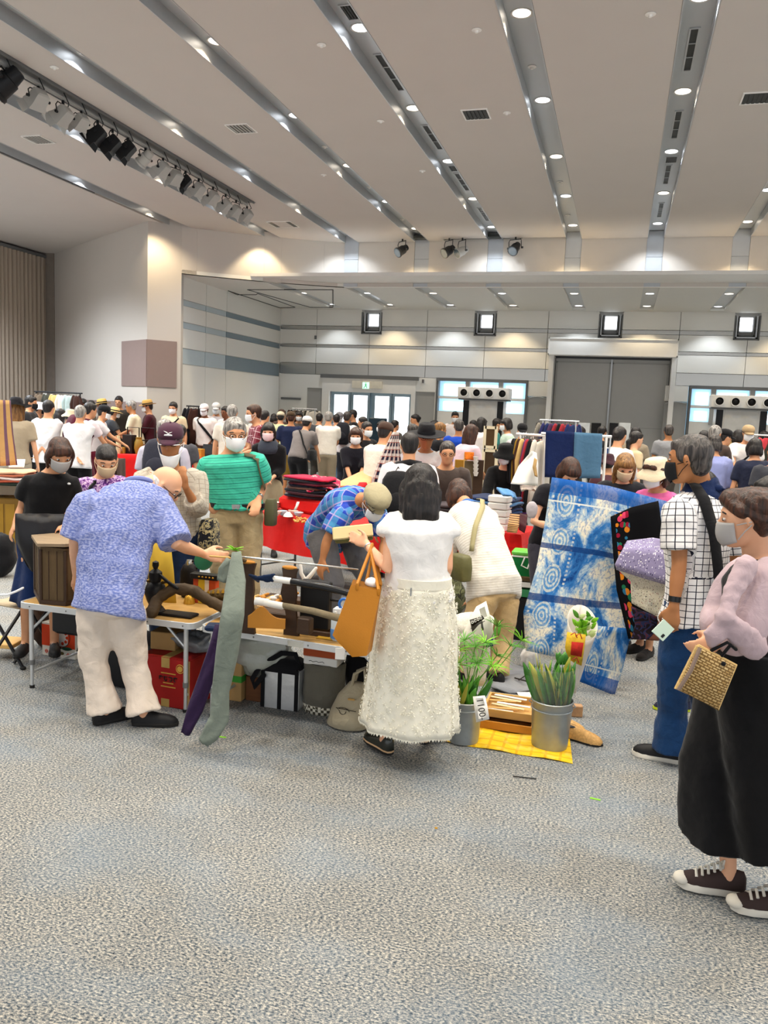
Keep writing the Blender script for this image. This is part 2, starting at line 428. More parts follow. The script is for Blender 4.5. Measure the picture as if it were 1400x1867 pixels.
# sky behind glass: bright outside seen through windows
m_out = emis('bright_outdoors', '#f4f9ff', 2.6)
m_outb = emis('blue_outdoors', '#9fc9e0', 0.9)
for k, (a, b) in enumerate(smw):
 w = struct('window_%d' % (k+1), MB().box((a, 22.28, 3.9), (b, 22.31, 4.5)), m_grey)
 z0, z1 = 3.9, 4.5
 for st in range(3):
  e = 0.055*st; yq = 22.0+0.075*st-0.015; mb = MB(); ww = 0.028
  mb.box((a+e, yq, z0+e), (a+e+ww, yq+0.09, z1)); mb.box((b-e-ww, yq, z0+e), (b-e, yq+0.09, z1)); mb.box((a+e, yq, z0+e), (b-e, yq+0.09, z0+e+ww))
  link('stepped_frame', mb.mesh('stepped_frame', False), m_dkgrey if st % 2 == 0 else m_alu, w)
 link('pane', MB().box((a+0.15, 22.24, 4.14), (b-0.15, 22.26, 4.47)).mesh('pane', False), m_out, w)
 mb = MB(); mb.box((a+0.12, 22.22, 4.11), (a+0.15, 22.28, 4.5)); mb.box((b-0.15, 22.22, 4.11), (b-0.12, 22.28, 4.5)); mb.box((a+0.12, 22.22, 4.11), (b-0.12, 22.28, 4.14))
 link('window_frame', mb.mesh('window_frame', False), m_alu, w)
# exit doors
m_drf = mat('door_frame_metal', '#8fa3ac', 0.35, metal=0.3, var=0.05)
d1 = struct('door_1', MB().box((-8.05, 22.18, 0), (-5.55, 22.2, 2.3)), m_drf)
mb = MB(); mb.box((-8.25, 21.97, 0), (-8.03, 22.2, 2.66)); mb.box((-5.62, 21.97, 0), (-5.5, 22.2, 2.66)); mb.box((-8.03, 21.97, 2.28), (-5.62, 22.2, 2.66))
link('surround', mb.mesh('surround', False), m_white, d1)
link('lintel', MB().box((-8.3, 21.93, 2.66), (-5.42, 22.2, 2.76)).mesh('lintel', False), m_dkgrey, d1)
link('header', MB().box((-7.33, 21.9, 2.40), (-6.45, 21.97, 2.60)).mesh('header', False), mat('cream_paint', '#e3ddcd', 0.5), d1)
for (a, b) in ((-7.98, -7.42), (-7.40, -6.84), (-6.76, -6.20), (-6.18, -5.62)):
 f = MB(); f.box((a, 22.08, 0), (a+0.07, 22.14, 2.28)); f.box((b-0.07, 22.08, 0), (b, 22.14, 2.28)); f.box((a+0.07, 22.08, 2.2), (b-0.07, 22.14, 2.28)); f.box((a+0.07, 22.08, 0.0), (b-0.07, 22.14, 0.25)); f.box((a+0.07, 22.08, 0.9), (b-0.07, 22.14, 0.97))
 lf = link('door_leaf', f.mesh('door_leaf', False), m_drf, d1)
 link('pane', MB().box((a+0.07, 22.11, 0.97), (b-0.07, 22.12, 2.2)).mesh('pane', False), m_out, lf)
 link('pane', MB().box((a+0.07, 22.11, 0.25), (b-0.07, 22.12, 0.9)).mesh('pane', False), m_out, lf)
sg = thing('exit_sign', 'small glowing green exit sign with running figure above the glass doors', 'exit sign', (-6.9, 21.88, 2.36))
part('housing', MB().box((-7.01, 21.84, 2.37), (-6.79, 21.9, 2.575)), m_white, sg, False)
part('lit_face', MB().box((-6.995, 21.833, 2.385), (-6.805, 21.84, 2.56)), emis('exit_green', '#b9f5cf', 1.3), sg, False)
mb = MB(); mb.ell((-6.90, 21.832, 2.535), (.014, .004, .014)); mb.tube([(-6.90, 21.832, 2.515), (-6.905, 21.832, 2.46)], .012, 6); mb.tube([(-6.905, 21.832, 2.46), (-6.94, 21.832, 2.43), (-6.96, 21.832, 2.40)], .008, 6); mb.tube([(-6.905, 21.832, 2.46), (-6.87, 21.832, 2.44), (-6.87, 21.832, 2.40)], .008, 6); mb.tube([(-6.93, 21.832, 2.49), (-6.90, 21.832, 2.505), (-6.865, 21.832, 2.48)], .006, 6)
part('running_figure', mb, emis('exit_dark_green', '#0f8a4b', 0.5), sg)
# glazed bays with white cabinets in front
def bay(k, x0, x1, cols):
 w = struct('window_%d' % k, MB().box((x0, 22.24, 0), (x1, 22.27, 2.74)), m_outb)
 mb = MB(); mb.box((x0, 21.95, 2.68), (x1, 22.2, 2.76)); mb.box((x0, 21.98, 0), (x0+0.06, 22.2, 2.7)); mb.box((x1-0.06, 21.98, 0), (x1, 22.2, 2.7))
 link('window_frame', mb.mesh('window_frame', False), m_dkgrey, w)
 link('spandrel', MB().box((x0+0.06, 22.02, 0), (x1-0.06, 22.16, 1.86)).mesh('spandrel', False), m_white, w)
 link('transom', MB().box((x0+0.06, 22.03, 2.2), (x1-0.06, 22.14, 2.27)).mesh('transom', False), m_white, w)
 for c in cols: link('mullion', MB().box((c-0.06, 21.98, 1.8), (c+0.06, 22.14, 2.7)).mesh('mullion', False), m_grey, w)
 cs = [x0+0.06]+list(cols)+[x1-0.06]
 for i in range(len(cs)-1):
  a, b = cs[i]+0.12, cs[i+1]-0.10
  link('pane', MB().box((a, 22.18, 2.29), (b, 22.2, 2.60)).mesh('pane', False), m_out, w)
  link('pane', MB().box((a, 22.18, 1.9), (b, 22.2, 2.12)).mesh('pane', False), m_out, w)
 return w
bay(5, -4.92, -2.42, (-4.05, -3.15)); bay(6, 1.62, 3.9, (2.2, 3.1))
for n_, (x0, x1) in enumerate(((-2.42, -1.9), (1.05, 1.6))):
 dd = struct('door_%d' % (n_+3), MB().box((x0, 22.03, 0), (x1, 22.2, 2.33)), m_grey); bpanel(x0, x1, 2.35, 2.74)
 mb = MB().tube([V((x0+0.02+(x1-x0-0.04)*t, 21.99, 2.29+0.05*math.sin(PI*t))) for t in (0, .25, .5, .75, 1)], 0.012, 6)
 link('curved_bar', mb.mesh('curved_bar'), m_alu, dd)
bpanel(3.9, 9, 0, 2.74)
# large grey double door with projecting header box
d2 = struct('door_2', MB().box((-1.8, 22.4, 0), (1.2, 22.42, 3.45)), m_dkgrey)
mb = MB(); mb.box((-1.9, 21.8, 0), (-1.78, 22.4, 3.42)); mb.box((1.14, 21.8, 0), (1.26, 22.4, 3.42)); link('jamb', mb.mesh('jamb', False), m_white, d2)
m_leaf = mat('grey_leaf', '#b9b8b4', 0.55, var=0.03)
for a, b in ((-1.76, -0.325), (-0.315, 1.12)):
 lf = link('door_leaf', MB().box((a, 22.3, 0.02), (b, 22.36, 3.38)).mesh('door_leaf', False), m_leaf, d2)
 mb = MB(); mb.box((a+0.02, 22.285, 0.05), (a+0.05, 22.3, 3.3)); mb.box((b-0.05, 22.285, 0.05), (b-0.02, 22.3, 3.3)); mb.box((a+0.02, 22.285, 3.27), (b-0.02, 22.3, 3.30)); mb.box((a+0.02, 22.285, 1.62), (b-0.02, 22.3, 1.64))
 link('bead', mb.mesh('bead', False), m_grey, lf)
mb = MB().box((-0.34, 22.27, 0), (-0.30, 22.36, 3.38)); link('centre_bar', mb.mesh('centre_bar', False), m_alu, d2)
hd = MB().box((-1.93, 21.62, 3.42), (1.25, 22.0, 3.86)); hb = link('header_box', hd.mesh('header_box', False), m_white, d2)
mb = MB(); mb.box((-1.93, 21.6, 3.42), (1.25, 21.62, 3.45)); mb.box((-1.93, 21.6, 3.83), (1.25, 21.62, 3.86)); mb.box((-1.93, 21.6, 3.42), (-1.90, 21.62, 3.86)); mb.box((1.22, 21.6, 3.42), (1.25, 21.62, 3.86))
link('header_rim', mb.mesh('header_rim', False), m_white, d2)
link('header_gap', MB().box((-1.88, 21.7, 3.862), (1.2, 21.98, 3.87)).mesh('header_gap', False), m_dkgrey, d2)
# right of frame: end wall so that the hall is closed there
struct('wall_right', MB().box((8.9, 12, 0), (9.05, 22.2, ZS)), m_wallbeige)
# small thermostat like plates on the wall
for px, py in ((575, 615), (771, 695), (1227, 707)):
 p = onY(px, py, 21.98); link('wall_plate', MB().box((p.x-.03, 21.975, p.z-.05), (p.x+.03, 22.0, p.z+.05)).mesh('wall_plate', False), m_dkgrey, wb)
# ---- downlights
m_lensW = emis('lens_warm', '#fff0dc', 5.0); m_lensC = emis('lens_cool', '#f3f8ff', 5.0)
def lathe_mesh(name, prof, n=20): return MB().lathe(prof, n=n).mesh(name)
me_rim = lathe_mesh('trim_ring', [(0.088, 0.0), (0.108, -0.006), (0.108, 0.0), (0.106, 0.012), (0.09, 0.012)]); me_rim.materials.append(m_white)
me_lW = lathe_mesh('lens', [(0.0, -0.002), (0.088, -0.002), (0.088, 0.01), (0.0, 0.01)]); me_lW.materials.append(m_lensW)
me_lC = me_lW.copy(); me_lC.materials.clear(); me_lC.materials.append(m_lensC)
LD = {}
def spotdata(kind, warm):
 k = (kind, warm)
 if k not in LD:
  l = bpy.data.lights.new('downlight_lamp', 'SPOT'); l.color = WARM if warm else COOL
  if kind == 'main': l.energy = SPOT_W*(1.0 if warm else 0.95); l.spot_size = R(125); l.spot_blend = 0.6
  elif kind == 'wash': l.energy = WASH_W*(1.1 if warm else 0.95); l.spot_size = R(100); l.spot_blend = 0.5
  elif kind == 'left': l.energy = SPOT_W*2.4; l.spot_size = R(140); l.spot_blend = .5  # stronger, wider cone for the added lamps out of view
  elif kind == 'front': l.energy = SPOT_W*(0.75 if warm else 0.5); l.spot_size = R(92 if warm else 124); l.spot_blend = 0.4 if warm else .55
  l.shadow_soft_size = 0.06; LD[k] = l
 return LD[k]
stripname = {-9.41: 'strip nearest the curtain', -7.79: 'strip beside the stage light rail', -6.15: 'strip left of the glass doors', -4.51: 'strip over the glass exit doors',
             -2.87: 'strip left of the hanging spotlights', -1.22: 'strip left of the grey double door', 0.42: 'strip over the grey double door', 2.06: 'strip right of the grey double door', 3.71: 'outermost strip by the right edge', 5.35: 'strip beyond the right edge'}
def downlight(x, y, z, warm, label, group, kind='main'):
 o = thing('downlight', label, 'ceiling light', (x, y, z), group)
 link('trim_ring', me_rim, None, o); link('lens', me_lW if warm else me_lC, None, o)
 lo = bpy.data.objects.new('lamp', spotdata(kind, warm)); COL.objects.link(lo); lo.parent = o; lo.location = (0, 0, -0.03)
 return o
for i, x in enumerate(SX):
 for j in range(8):
  y = 17.38-2.24*j
  if i == 1 and j == 0: y = 16.8
  if i == 1 and j in (1,): pass
  if (i == 0 and (j == 0)): continue
  if y < 0.5: continue
  warm = ((i+j) % 2 == 0) if i != 1 else (j % 2 == 0)
  warm = ((i+j) % 2 == 1) if i else (j % 2 == 1)
  if i == 1: warm = (j % 2 == 0)
  lb = '%s round downlight, %s from far end, %s' % ('warm' if warm else 'cool white', ORD[j], stripname[x])
  downlight(x, y, ZS-0.004, warm, lb, 'round downlights in the ceiling strips', 'front' if j == 0 else 'main')
for i, x in enumerate(SX[1:-1]):
 for j, y in enumerate((21.38, 19.33)):
  if j == 1 and x < -9: continue
  warm = (i+1+j) % 2 == 0
  lb = '%s lower ceiling downlight, %s, %s' % ('warm' if warm else 'cool', 'nearest the far wall' if j == 0 else 'nearest the hall', stripname[x])
  downlight(x, y, ZAS-0.012, warm, lb, 'downlights in the lower ceiling', 'wash')
for x_, y_ in ((-11.3, 10.6), (-11.3, 8.4), (-11.3, 6.2), (-11.3, 3.9), (-13.1, 12.4), (-13.1, 10.2), (-13.1, 8.0), (-13.1, 14.0), (-12.2, 12.6)): downlight(x_, y_, ZC-.006, False, 'unseen lamp added beyond the left picture edge to brighten the beige wall', 'lamps added beyond the left edge', 'left')  # unseen lamps added only to brighten the left wall and curtain
# ---- slot and square vents, sprinklers
def vent(name, x, y, z, w, l, n, label, group, across=False, mslat=None):
 o = thing(name, label, 'air vent', (x, y, z-0.02), group); o.location = (x, y, z-0.012)
 f = MB(); t = 0.018
 f.box((x-w/2-t, y-l/2-t, z-0.012), (x-w/2, y+l/2+t, z)); f.box((x+w/2, y-l/2-t, z-0.012), (x+w/2+t, y+l/2+t, z)); f.box((x-w/2, y-l/2-t, z-0.012), (x+w/2, y-l/2, z)); f.box((x-w/2, y+l/2, z-0.012), (x+w/2, y+l/2+t, z))
 part('frame', f, m_alu if across is False else m_white, o, False)
 part('backing', MB().box((x-w/2, y-l/2, z-0.002), (x+w/2, y+l/2, z)), m_vent, o, False)
 for k in range(n):
  if name == 'slot_vent': yy = y-l/2+l*(k+1)/(n+1); part('divider', MB().box((x-w/2, yy-0.006, z-0.010), (x+w/2, yy+0.006, z-0.002)), m_alu, o, False)
  else: xx = x-w/2+w*(k+0.5)/n; part('slat', MB().box((xx-w/n*0.3, y-l/2, z-0.009), (xx+w/n*0.3, y+l/2, z-0.004)), mslat or m_vent, o, False)
for x in (-6.15, -2.87, 0.42):
 for j in range(4):
  y = 16.3-2.25*j
  vent('slot_vent', x, y, ZS, 0.07, 1.0, 2, 'long black slot vent, %s from far end, %s' % (ORD[j], stripname[x]), 'black slot vents in the ceiling strips')
 for j, y in enumerate((13.27, 8.08)):
  vent('square_vent', x+0.02, y, ZS, 0.15, 0.28, 5, 'small square vent, %s from far end, %s' % (ORD[j], stripname[x]), 'small square vents in the ceiling strips')
for k, (px, py) in enumerate([(440, 234), (868, 208), (1380, 178), (70, 254), (516, 409)]):
 p = G(px, py, ZC); lab = ['dull square grille in ceiling panel between the glass door and left strips', 'dark square grille in the ceiling panel left of the grey door strip', 'dark square grille in the ceiling panel at the right edge', 'faint grey square grille beside the stage light rail', 'flat grey access hatch in ceiling before the upper wall corner'][k]
 ms = [m_grey, m_vent, m_vent, m_grey, m_ceil][k]
 vent('square_grille', p.x, p.y, ZC, 0.30 if k < 4 else 0.5, 0.32 if k < 4 else 0.5, 6 if k < 4 else 1, lab, 'square ceiling grilles', True, ms)
k = 0
for px, py, z in ((970, 121, ZS), (1021, 331, ZS), (1035, 392, ZS), (592, 267, ZS), (673, 341, ZS), (733, 400, ZS), (694, 220, ZC), (770, 311, ZC), (924, 205, ZC), (869, 54, ZC), (1186, 25, ZC), (586, 81, ZC), (590, 318, ZC), (99, 122, ZC)):
 p = G(px, py, z); sp = MB().lathe([(0.028, 0), (0.05, -0.003), (0.05, -0.008), (0.02, -0.012), (0.015, -0.03), (0.0, -0.031)], c=p, n=12)
 solo('sprinkler_head', sp, m_white, 'small white sprinkler disc on the ceiling, %s of fourteen' % ['left of slot strip near top','centre strip far end','centre strip nearest soffit','over exit strip, nearer','over exit strip, middle','over exit strip, farther','panel under square grille','panel far from grille','panel right of dark grille','panel top beside bright lamp','panel top right','panel top centre','panel above exit strip','beside stage lights'][k], 'sprinkler', 'ceiling sprinklers'); k += 1
# ---- black line along ceiling edge and hanging spotlights
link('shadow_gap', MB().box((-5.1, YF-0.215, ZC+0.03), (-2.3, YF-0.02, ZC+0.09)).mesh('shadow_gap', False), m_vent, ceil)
m_fix = mat('fixture_black', '#16171a', 0.45, var=0.1); m_fixw = mat('fixture_grey', '#b5b3ae', 0.45, var=0.06); m_glass = mat('lamp_glass', '#47525a', 0.1, var=0.05, spec=0.8)
def stage_light(c, aim, m, label, group, kind='box', drop=0.25, big=1.0):
 """c = body centre; hangs from a clamp above by a yoke"""
 c = V(c); aim = V(aim).normalized(); side = aim.cross(V((0,0,1))).normalized(); up = side.cross(aim)
 o = thing('stage_light', label, 'stage light', c+V((0,0,drop)), group)
 s = big; M = frame(side, aim, up)
 def T(x, y, z): return c + side*x*s + aim*y*s + up*z*s
 mb = MB()
 if kind == 'box':
  rings = []
  for y, w, h in ((-0.13, .07, .07), (-0.11, .10, .10), (0.05, .11, .12), (0.10, .13, .14), (0.13, .135, .145)):
   rings.append([T(-w, y, -h*.8), T(w, y, -h*.8), T(w, y, h*.8), T(-w, y, h*.8)])
  mb.loft(rings)
  for k in range(4): mb.box((-.09, -.09+.045*k, .097), (.09, -.075+.045*k, .112), None) if False else None
 else:
  mb.loft([[T(r*math.cos(a), y, r*math.sin(a)) for a in [2*PI*k/14 for k in range(14)]] for y, r in ((-.16, .04), (-.15, .07), (-.05, .085), (-.04, .10), (.10, .105), (.12, .12), (.15, .12))])
 part('lamp_body', mb, m, o, True, 30)
 if kind == 'box': l = MB().loft([[T(-.11, y, -.095), T(.11, y, -.095), T(.11, y, .095), T(-.11, y, .095)] for y in (.131, .136)])
 else: l = MB().loft([[T(.10*math.cos(a), y, .10*math.sin(a)) for a in [2*PI*k/14 for k in range(14)]] for y in (.151, .156)])
 part('lamp_lens', l, m_glass, o, True, 30)
 yk = MB(); w = 0.15
 top = c+V((0,0,drop-0.05)); yk.tube([T(-w, 0, 0), T(-w, -0.01, 0.08)*0.5+(top-side*w*s)*0.5, top-side*w*s*0.9, top+side*w*s*0.9, T(w, -0.01, 0.08)*0.5+(top+side*w*s)*0.5, T(w, 0, 0)], 0.009*s, 6)
 yk.tube([top, top+V((0,0,0.05))], 0.018, 8)
 part('yoke', yk, m_fix, o)
 part('tilt_knob', MB().tube([T(w, 0, 0), T(w+.04, 0, 0)], .022*s, 8), m_fix, o); part('tilt_knob', MB().tube([T(-w-.04, 0, 0), T(-w, 0, 0)], .022*s, 8), m_fix, o)
 for sx in (-1, 1):
  if kind == 'box': part('barn_door', MB().sheet([[T(sx*.135, .13, -.1), T(sx*.135, .13, .1)], [T(sx*.19, .22, -.12), T(sx*.19, .22, .12)]], .004), m, o)
 return o
for k, (px, kk) in enumerate(((733, 0), (818, 0), (842, 1), (939, 0))):
 c = onY(px, [456, 457, 458, 452][k], 17.7)
 stage_light(c, [(-.5, -.6, -.5), (-.5, -.6, -.5), (-.6, -.6, -.45), (-.2, -.6, -.5)][k], m_fixw if kk else m_fix, ['black spotlight hanging alone over the exit side of upper wall', 'black spotlight hanging beside the silver one', 'silver grey spotlight hanging between black ones', 'black spotlight hanging right of the others, under the ceiling notch'][k], 'spotlights hanging before the upper wall', 'round', 5.55-c.z-0.0, 0.95)
# stage light rail under the slot
rl = thing('lighting_rail', 'long grey lighting rail with cable tray under the ceiling slot', 'lighting rail', (-6.98, 10, 5.5))
part('rail', MB().tube([(-6.98, 4.5, 5.50), (-6.98, 14.3, 5.50)], 0.028, 8), m_grey, rl)
part('cable_tray', MB().box((-7.10, 4.5, 5.545), (-6.86, 14.35, 5.58)).box((-7.11, 4.5, 5.52), (-7.09, 14.35, 5.6)).box((-6.87, 4.5, 5.52), (-6.85, 14.35, 5.6)), m_dkgrey, rl, False)
part('slot_back', MB().box((-7.12, 4.5, 5.62), (-6.84, 14.4, 5.64)), m_vent, rl, False)
TL = [(12,150,'b',1.5),(70,180,'w',1.0),(115,210,'w',1.0),(148,222,'w',.85),(178,245,'b',1.0),(205,262,'b',1.0),(233,272,'b',1.0),(265,288,'w',1.0),(297,308,'w',.95),(320,323,'w',.95),(338,331,'b',.9),(362,345,'w',.95),(388,360,'w',.95),(411,374,'w',.95),(430,384,'w',.9),(450,392,'w',.95)]
desc = ['big round black one at the near end','tall grey one beside the near black one','grey one with a slotted back','small grey one behind two others','black box, first of three in a row','black box, middle of three in a row','black box, last of three in a row','grey drum with a dark lens below','grey box after the drum','grey box before the small black one','small black one among grey boxes','grey box after the small black one','grey box, fourth from the far end','grey box, third from the far end','grey box, second from the far end','grey box at the far end']
for k, (px, py, c_, s_) in enumerate(TL):
 # plane x = -6.98
 d = ray(px, py); p = CP+d*(-6.98/d.x)
 aim = V((-.75, .1+.15*math.sin(k*2.3), -.62)) if c_ == 'w' else V((-.6, -.25, -.6))
 stage_light((-6.98, p.y, p.z), aim, m_fix if c_ == 'b' else m_fixw, 'stage light on the rail, '+desc[k], 'stage lights on the ceiling rail', 'round' if k in (0, 7) else 'box', 5.47-p.z, s_*0.82)
 part('cable', MB().tube([(-6.93, p.y-.05, 5.54), (-6.88, p.y-.02, 5.42), (-6.95, p.y+.06, p.z+.12)], .007, 5), m_fix, rl)
# portable air units standing before the windows
def air_unit(x0, x1, y, ztop, label):
 o = thing('air_unit', label, 'air conditioner', ((x0+x1)/2, y+.3, 0), 'white cabinets with four round nozzles'); h = .29
 part('cabinet', MB().bbox((x0+.02, y+.12, 0), (x1-.02, y+.7, ztop-h-.02), .01), m_white, o, True, 30)
 part('nozzle_box', MB().bbox((x0-.12, y, ztop-h), (x1+.12, y+.6, ztop), .012), m_white, o, True, 30)
 for s in (x0+.02, x1-.17): part('side_post', MB().box((s, y+.10, 0), (s+.15, y+.12, ztop-h-.05)), m_fix, o, False)
 part('base_rail', MB().box((x0-.1, y+.03, ztop-h-.035), (x1+.1, y+.6, ztop-h)), m_dkgrey, o, False)
 for k in range(4):
  x = x0-.12+(x1-x0+.24)*(k+.5)/4; M = Matrix.Rotation(R(90), 3, 'X')
  nz = part('nozzle', MB().lathe([(0.088, -.02), (.088, .05), (.11, .05), (.112, .0), (.10, -.02)], c=(x, y+.0, ztop-h/2), n=20, M=M), m_white, o)
  link('nozzle_throat', MB().lathe([(0.0, .03), (.088, .03), (.088, .005), (0, .005)], c=V((x, y, ztop-h/2))-world_loc(o), n=20, M=M).mesh('nozzle_throat'), mat('throat_black', '#08080a', .5, var=0), nz)
 part('front_door', MB().box((x0+.2, y+.095, .2), (x1-.2, y+.12, ztop-h-.06)), mat('cabinet_grey', '#cfcdc8', .5), o, False)
air_unit(-3.92, -2.85, 20.6, 2.49, 'white cabinet with four round black nozzles before the glazed bay left of grey door')
air_unit(2.15, 3.3, 20.6, 2.50, 'white cabinet with four round black nozzles by the right edge')
# ================================================================= PEOPLE
def fabric(name, color, kind='plain', c2='#ffffff', c3='#333333', sc=1.0, rough=0.85, bump=0.25, sheen=0.1):
 if name in MATS: return MATS[name]
 m, t, b = base_mat(name, color, rough, 0, 0.15)
 uv = t.add('ShaderNodeUVMap'); uv.uv_map = 'UVMap'; tc = t.add('ShaderNodeTexCoord')
 n = t.add('ShaderNodeTexNoise', i_Scale=9.0, i_Detail=3.0); t.link(tc.outputs['Object'], n.inputs['Vector'])
 c = lin(color); col = t.mix(n.outputs[0], tuple(v*.86 for v in c[:3])+(1,), tuple(min(1, v*1.1) for v in c[:3])+(1,))
 sep = t.add('ShaderNodeSeparateXYZ'); t.link(uv.outputs[0], sep.inputs[0]); U, Vv = sep.outputs[0], sep.outputs[1]
 def lines(src, freq, width, ph=0.0):
  f = t.math('FRACT', t.math('ADD', t.math('MULTIPLY', src, freq), ph)); return t.math('LESS_THAN', f, width)
 if kind == 'check':
  l = t.math('MAXIMUM', lines(U, 30/sc, .12), lines(Vv, 30/sc, .12)); col = t.mix(l, col, c2)
 elif kind == 'hstripe':
  col = t.mix(lines(Vv, 26/sc, .13), col, c2); col = t.mix(lines(Vv, 26/sc, .05, .4), col, c3)
 elif kind == 'stripe':
  col = t.mix(lines(Vv, 60/sc, .35), col, c2)
 elif kind == 'vstripe':
  col = t.mix(lines(U, 14/sc, .4), col, c2)
 elif kind == 'plaid':
  col = t.mix(t.math('MULTIPLY', lines(U, 11/sc, .45), .55), col, c2); col = t.mix(t.math('MULTIPLY', lines(Vv, 11/sc, .45), .55), col, c2)
  col = t.mix(t.math('MULTIPLY', lines(U, 11/sc, .10, .6), .8), col, c3); col = t.mix(t.math('MULTIPLY', lines(Vv, 11/sc, .10, .6), .8), col, c3)
 elif kind == 'floral':
  w = t.add('ShaderNodeTexNoise', i_Scale=38.0/sc, i_Detail=2.0, i_Distortion=1.5); t.link(tc.outputs['Object'], w.inputs['Vector'])
  col = t.ramp(w.outputs[0], [(0.40, color), (0.47, c2), (0.55, c3), (0.62, c2)], 'CONSTANT')
 elif kind == 'crinkle':
  mp = t.add('ShaderNodeMapping'); mp.inputs['Scale'].default_value = (60/sc, 95/sc, 1); t.link(uv.outputs[0], mp.inputs[0])
  w = t.add('ShaderNodeTexNoise', i_Scale=1.6, i_Detail=2.0); t.link(mp.outputs[0], w.inputs['Vector'])
  col = t.mix(t.ramp(w.outputs[0], [(0.42, (0,0,0)), (0.62, (1,1,1))]), col, c2)
  bp = t.add('ShaderNodeBump', i_Strength=0.5, i_Distance=0.004); t.link(w.outputs[0], bp.inputs['Height']); t.link(bp.outputs[0], b.inputs['Normal'])
 elif kind == 'dots':
  w = t.add('ShaderNodeTexVoronoi', i_Scale=40/sc); t.link(uv.outputs[0], w.inputs['Vector'])
  dm = t.math('LESS_THAN', w.outputs['Distance'], .28); dc = t.add('ShaderNodeSeparateColor'); t.link(w.outputs['Color'], dc.inputs[0])
  col = t.mix(dm, col, t.ramp(dc.outputs[0], [(0, c2), (.35, c3), (.6, '#f5f0ea'), (.8, c2)], 'CONSTANT'))
 t.link(col, b.inputs['Base Color'])
 if kind != 'crinkle' and bump:
  n2 = t.add('ShaderNodeTexNoise', i_Scale=16.0, i_Detail=5.0, i_Distortion=0.6); t.link(tc.outputs['Object'], n2.inputs['Vector'])
  bp = t.add('ShaderNodeBump', i_Strength=bump, i_Distance=0.03); t.link(n2.outputs[0], bp.inputs['Height']); t.link(bp.outputs[0], b.inputs['Normal'])
 b.inputs['Sheen Weight'].default_value = sheen
 MATS[name] = m; return m
def skin_mat(name, color):
 if name in MATS: return MATS[name]
 m, t, b = base_mat(name, color, 0.52, 0, 0.35)
 tc = t.add('ShaderNodeTexCoord'); n = t.add('ShaderNodeTexNoise', i_Scale=14.0, i_Detail=3.0); t.link(tc.outputs['Object'], n.inputs['Vector'])
 c = lin(color); t.link(t.mix(n.outputs[0], (c[0]*.9, c[1]*.80, c[2]*.76, 1), (min(1, c[0]*1.06), c[1]*1.04, c[2]*1.02, 1)), b.inputs['Base Color'])
 b.inputs['Subsurface Weight'].default_value = 0.0
 MATS[name] = m; return m
def hair_mat(name, c1, c2):
 if name in MATS: return MATS[name]
 m, t, b = base_mat(name, c1, 0.42, 0, 0.4)
 tc = t.add('ShaderNodeTexCoord'); mp = t.add('ShaderNodeMapping'); mp.inputs['Scale'].default_value = (70, 70, 7); t.link(tc.outputs['Object'], mp.inputs[0])
 n = t.add('ShaderNodeTexNoise', i_Scale=1.0, i_Detail=4.0, i_Distortion=0.8); t.link(mp.outputs[0], n.inputs['Vector'])
 t.link(t.ramp(n.outputs[0], [(0.38, c1), (0.66, c2)]), b.inputs['Base Color'])
 bp = t.add('ShaderNodeBump', i_Strength=0.55, i_Distance=0.01); t.link(n.outputs[0], bp.inputs['Height']); t.link(bp.outputs[0], b.inputs['Normal'])
 MATS[name] = m; return m
SK = {'fair': skin_mat('skin_fair', '#e3b18f'), 'mid': skin_mat('skin_mid', '#cf9a74'), 'tan': skin_mat('skin_tan', '#b07a50'), 'dark': skin_mat('skin_dark', '#7a4f35'), 'pale': skin_mat('skin_pale', '#eac4a2')}
HM = {'black': hair_mat('hair_black', '#0c0a0a', '#2c2523'), 'brown': hair_mat('hair_brown', '#22120b', '#4f2c1a'), 'light': hair_mat('hair_light', '#5e3d1f', '#a0743f'),
      'grey': hair_mat('hair_grey', '#56524f', '#b5b0aa'), 'white': hair_mat('hair_white', '#b6b2ac', '#ece9e4'), 'dkgrey': hair_mat('hair_dkgrey', '#191616', '#5a534f')}
m_mask = mat('mask_white', '#eceef0', 0.75, var=0.03); m_maskp = mat('mask_pink', '#e8ccd0', 0.8, var=.03); m_maskg = mat('mask_grey', '#a9a7a6', .8, var=.03); m_maskk = mat('mask_black', '#17181b', .8, var=.03); m_maskb = mat('mask_beige', '#d6bf9f', .8, var=.03)
MK = {'w': m_mask, 'p': m_maskp, 'g': m_maskg, 'k': m_maskk, 'b': m_maskb}
m_eye = mat('eye_dark', '#120c0a', 0.2, var=0); m_eyew = mat('eye_white', '#d8d0c8', 0.3, var=0); m_lip = mat('lip', '#a8604c', .5, var=.05)
m_straw = mat('straw', '#d5b274', 0.8, var=0.25, scale=60, bump=0.5, bscale=90); m_straw2 = mat('straw_dark', '#a88a56', .8, var=.2, scale=50, bump=.4, bscale=90)
m_sole = mat('sole_white', '#d9d4c8', 0.7, var=0.05); m_solek = mat('sole_black', '#1d1c1b', 0.7); m_shoek = mat('shoe_black', '#141416', 0.6, bump=.1)
m_leather = mat('leather_black', '#17161a', .4, var=.15, bump=.15, bscale=40)
PENDING = []   # objects whose meshes are voxel-joined in one pass
TEXC = bpy.data.textures.new('folds', 'CLOUDS'); TEXC.noise_scale = 0.11; TEXC.noise_depth = 2
TEXH = bpy.data.textures.new('locks', 'CLOUDS'); TEXH.noise_scale = 0.03; TEXH.noise_depth = 1
def skinned(name, mb, m, parent, voxel, smooth=3, disp=0.0, tex=None, bones=None, deci=None):
 o = part(name, mb, m, parent)
 PENDING.append((o, voxel, smooth, disp, tex, bones, deci)); return o
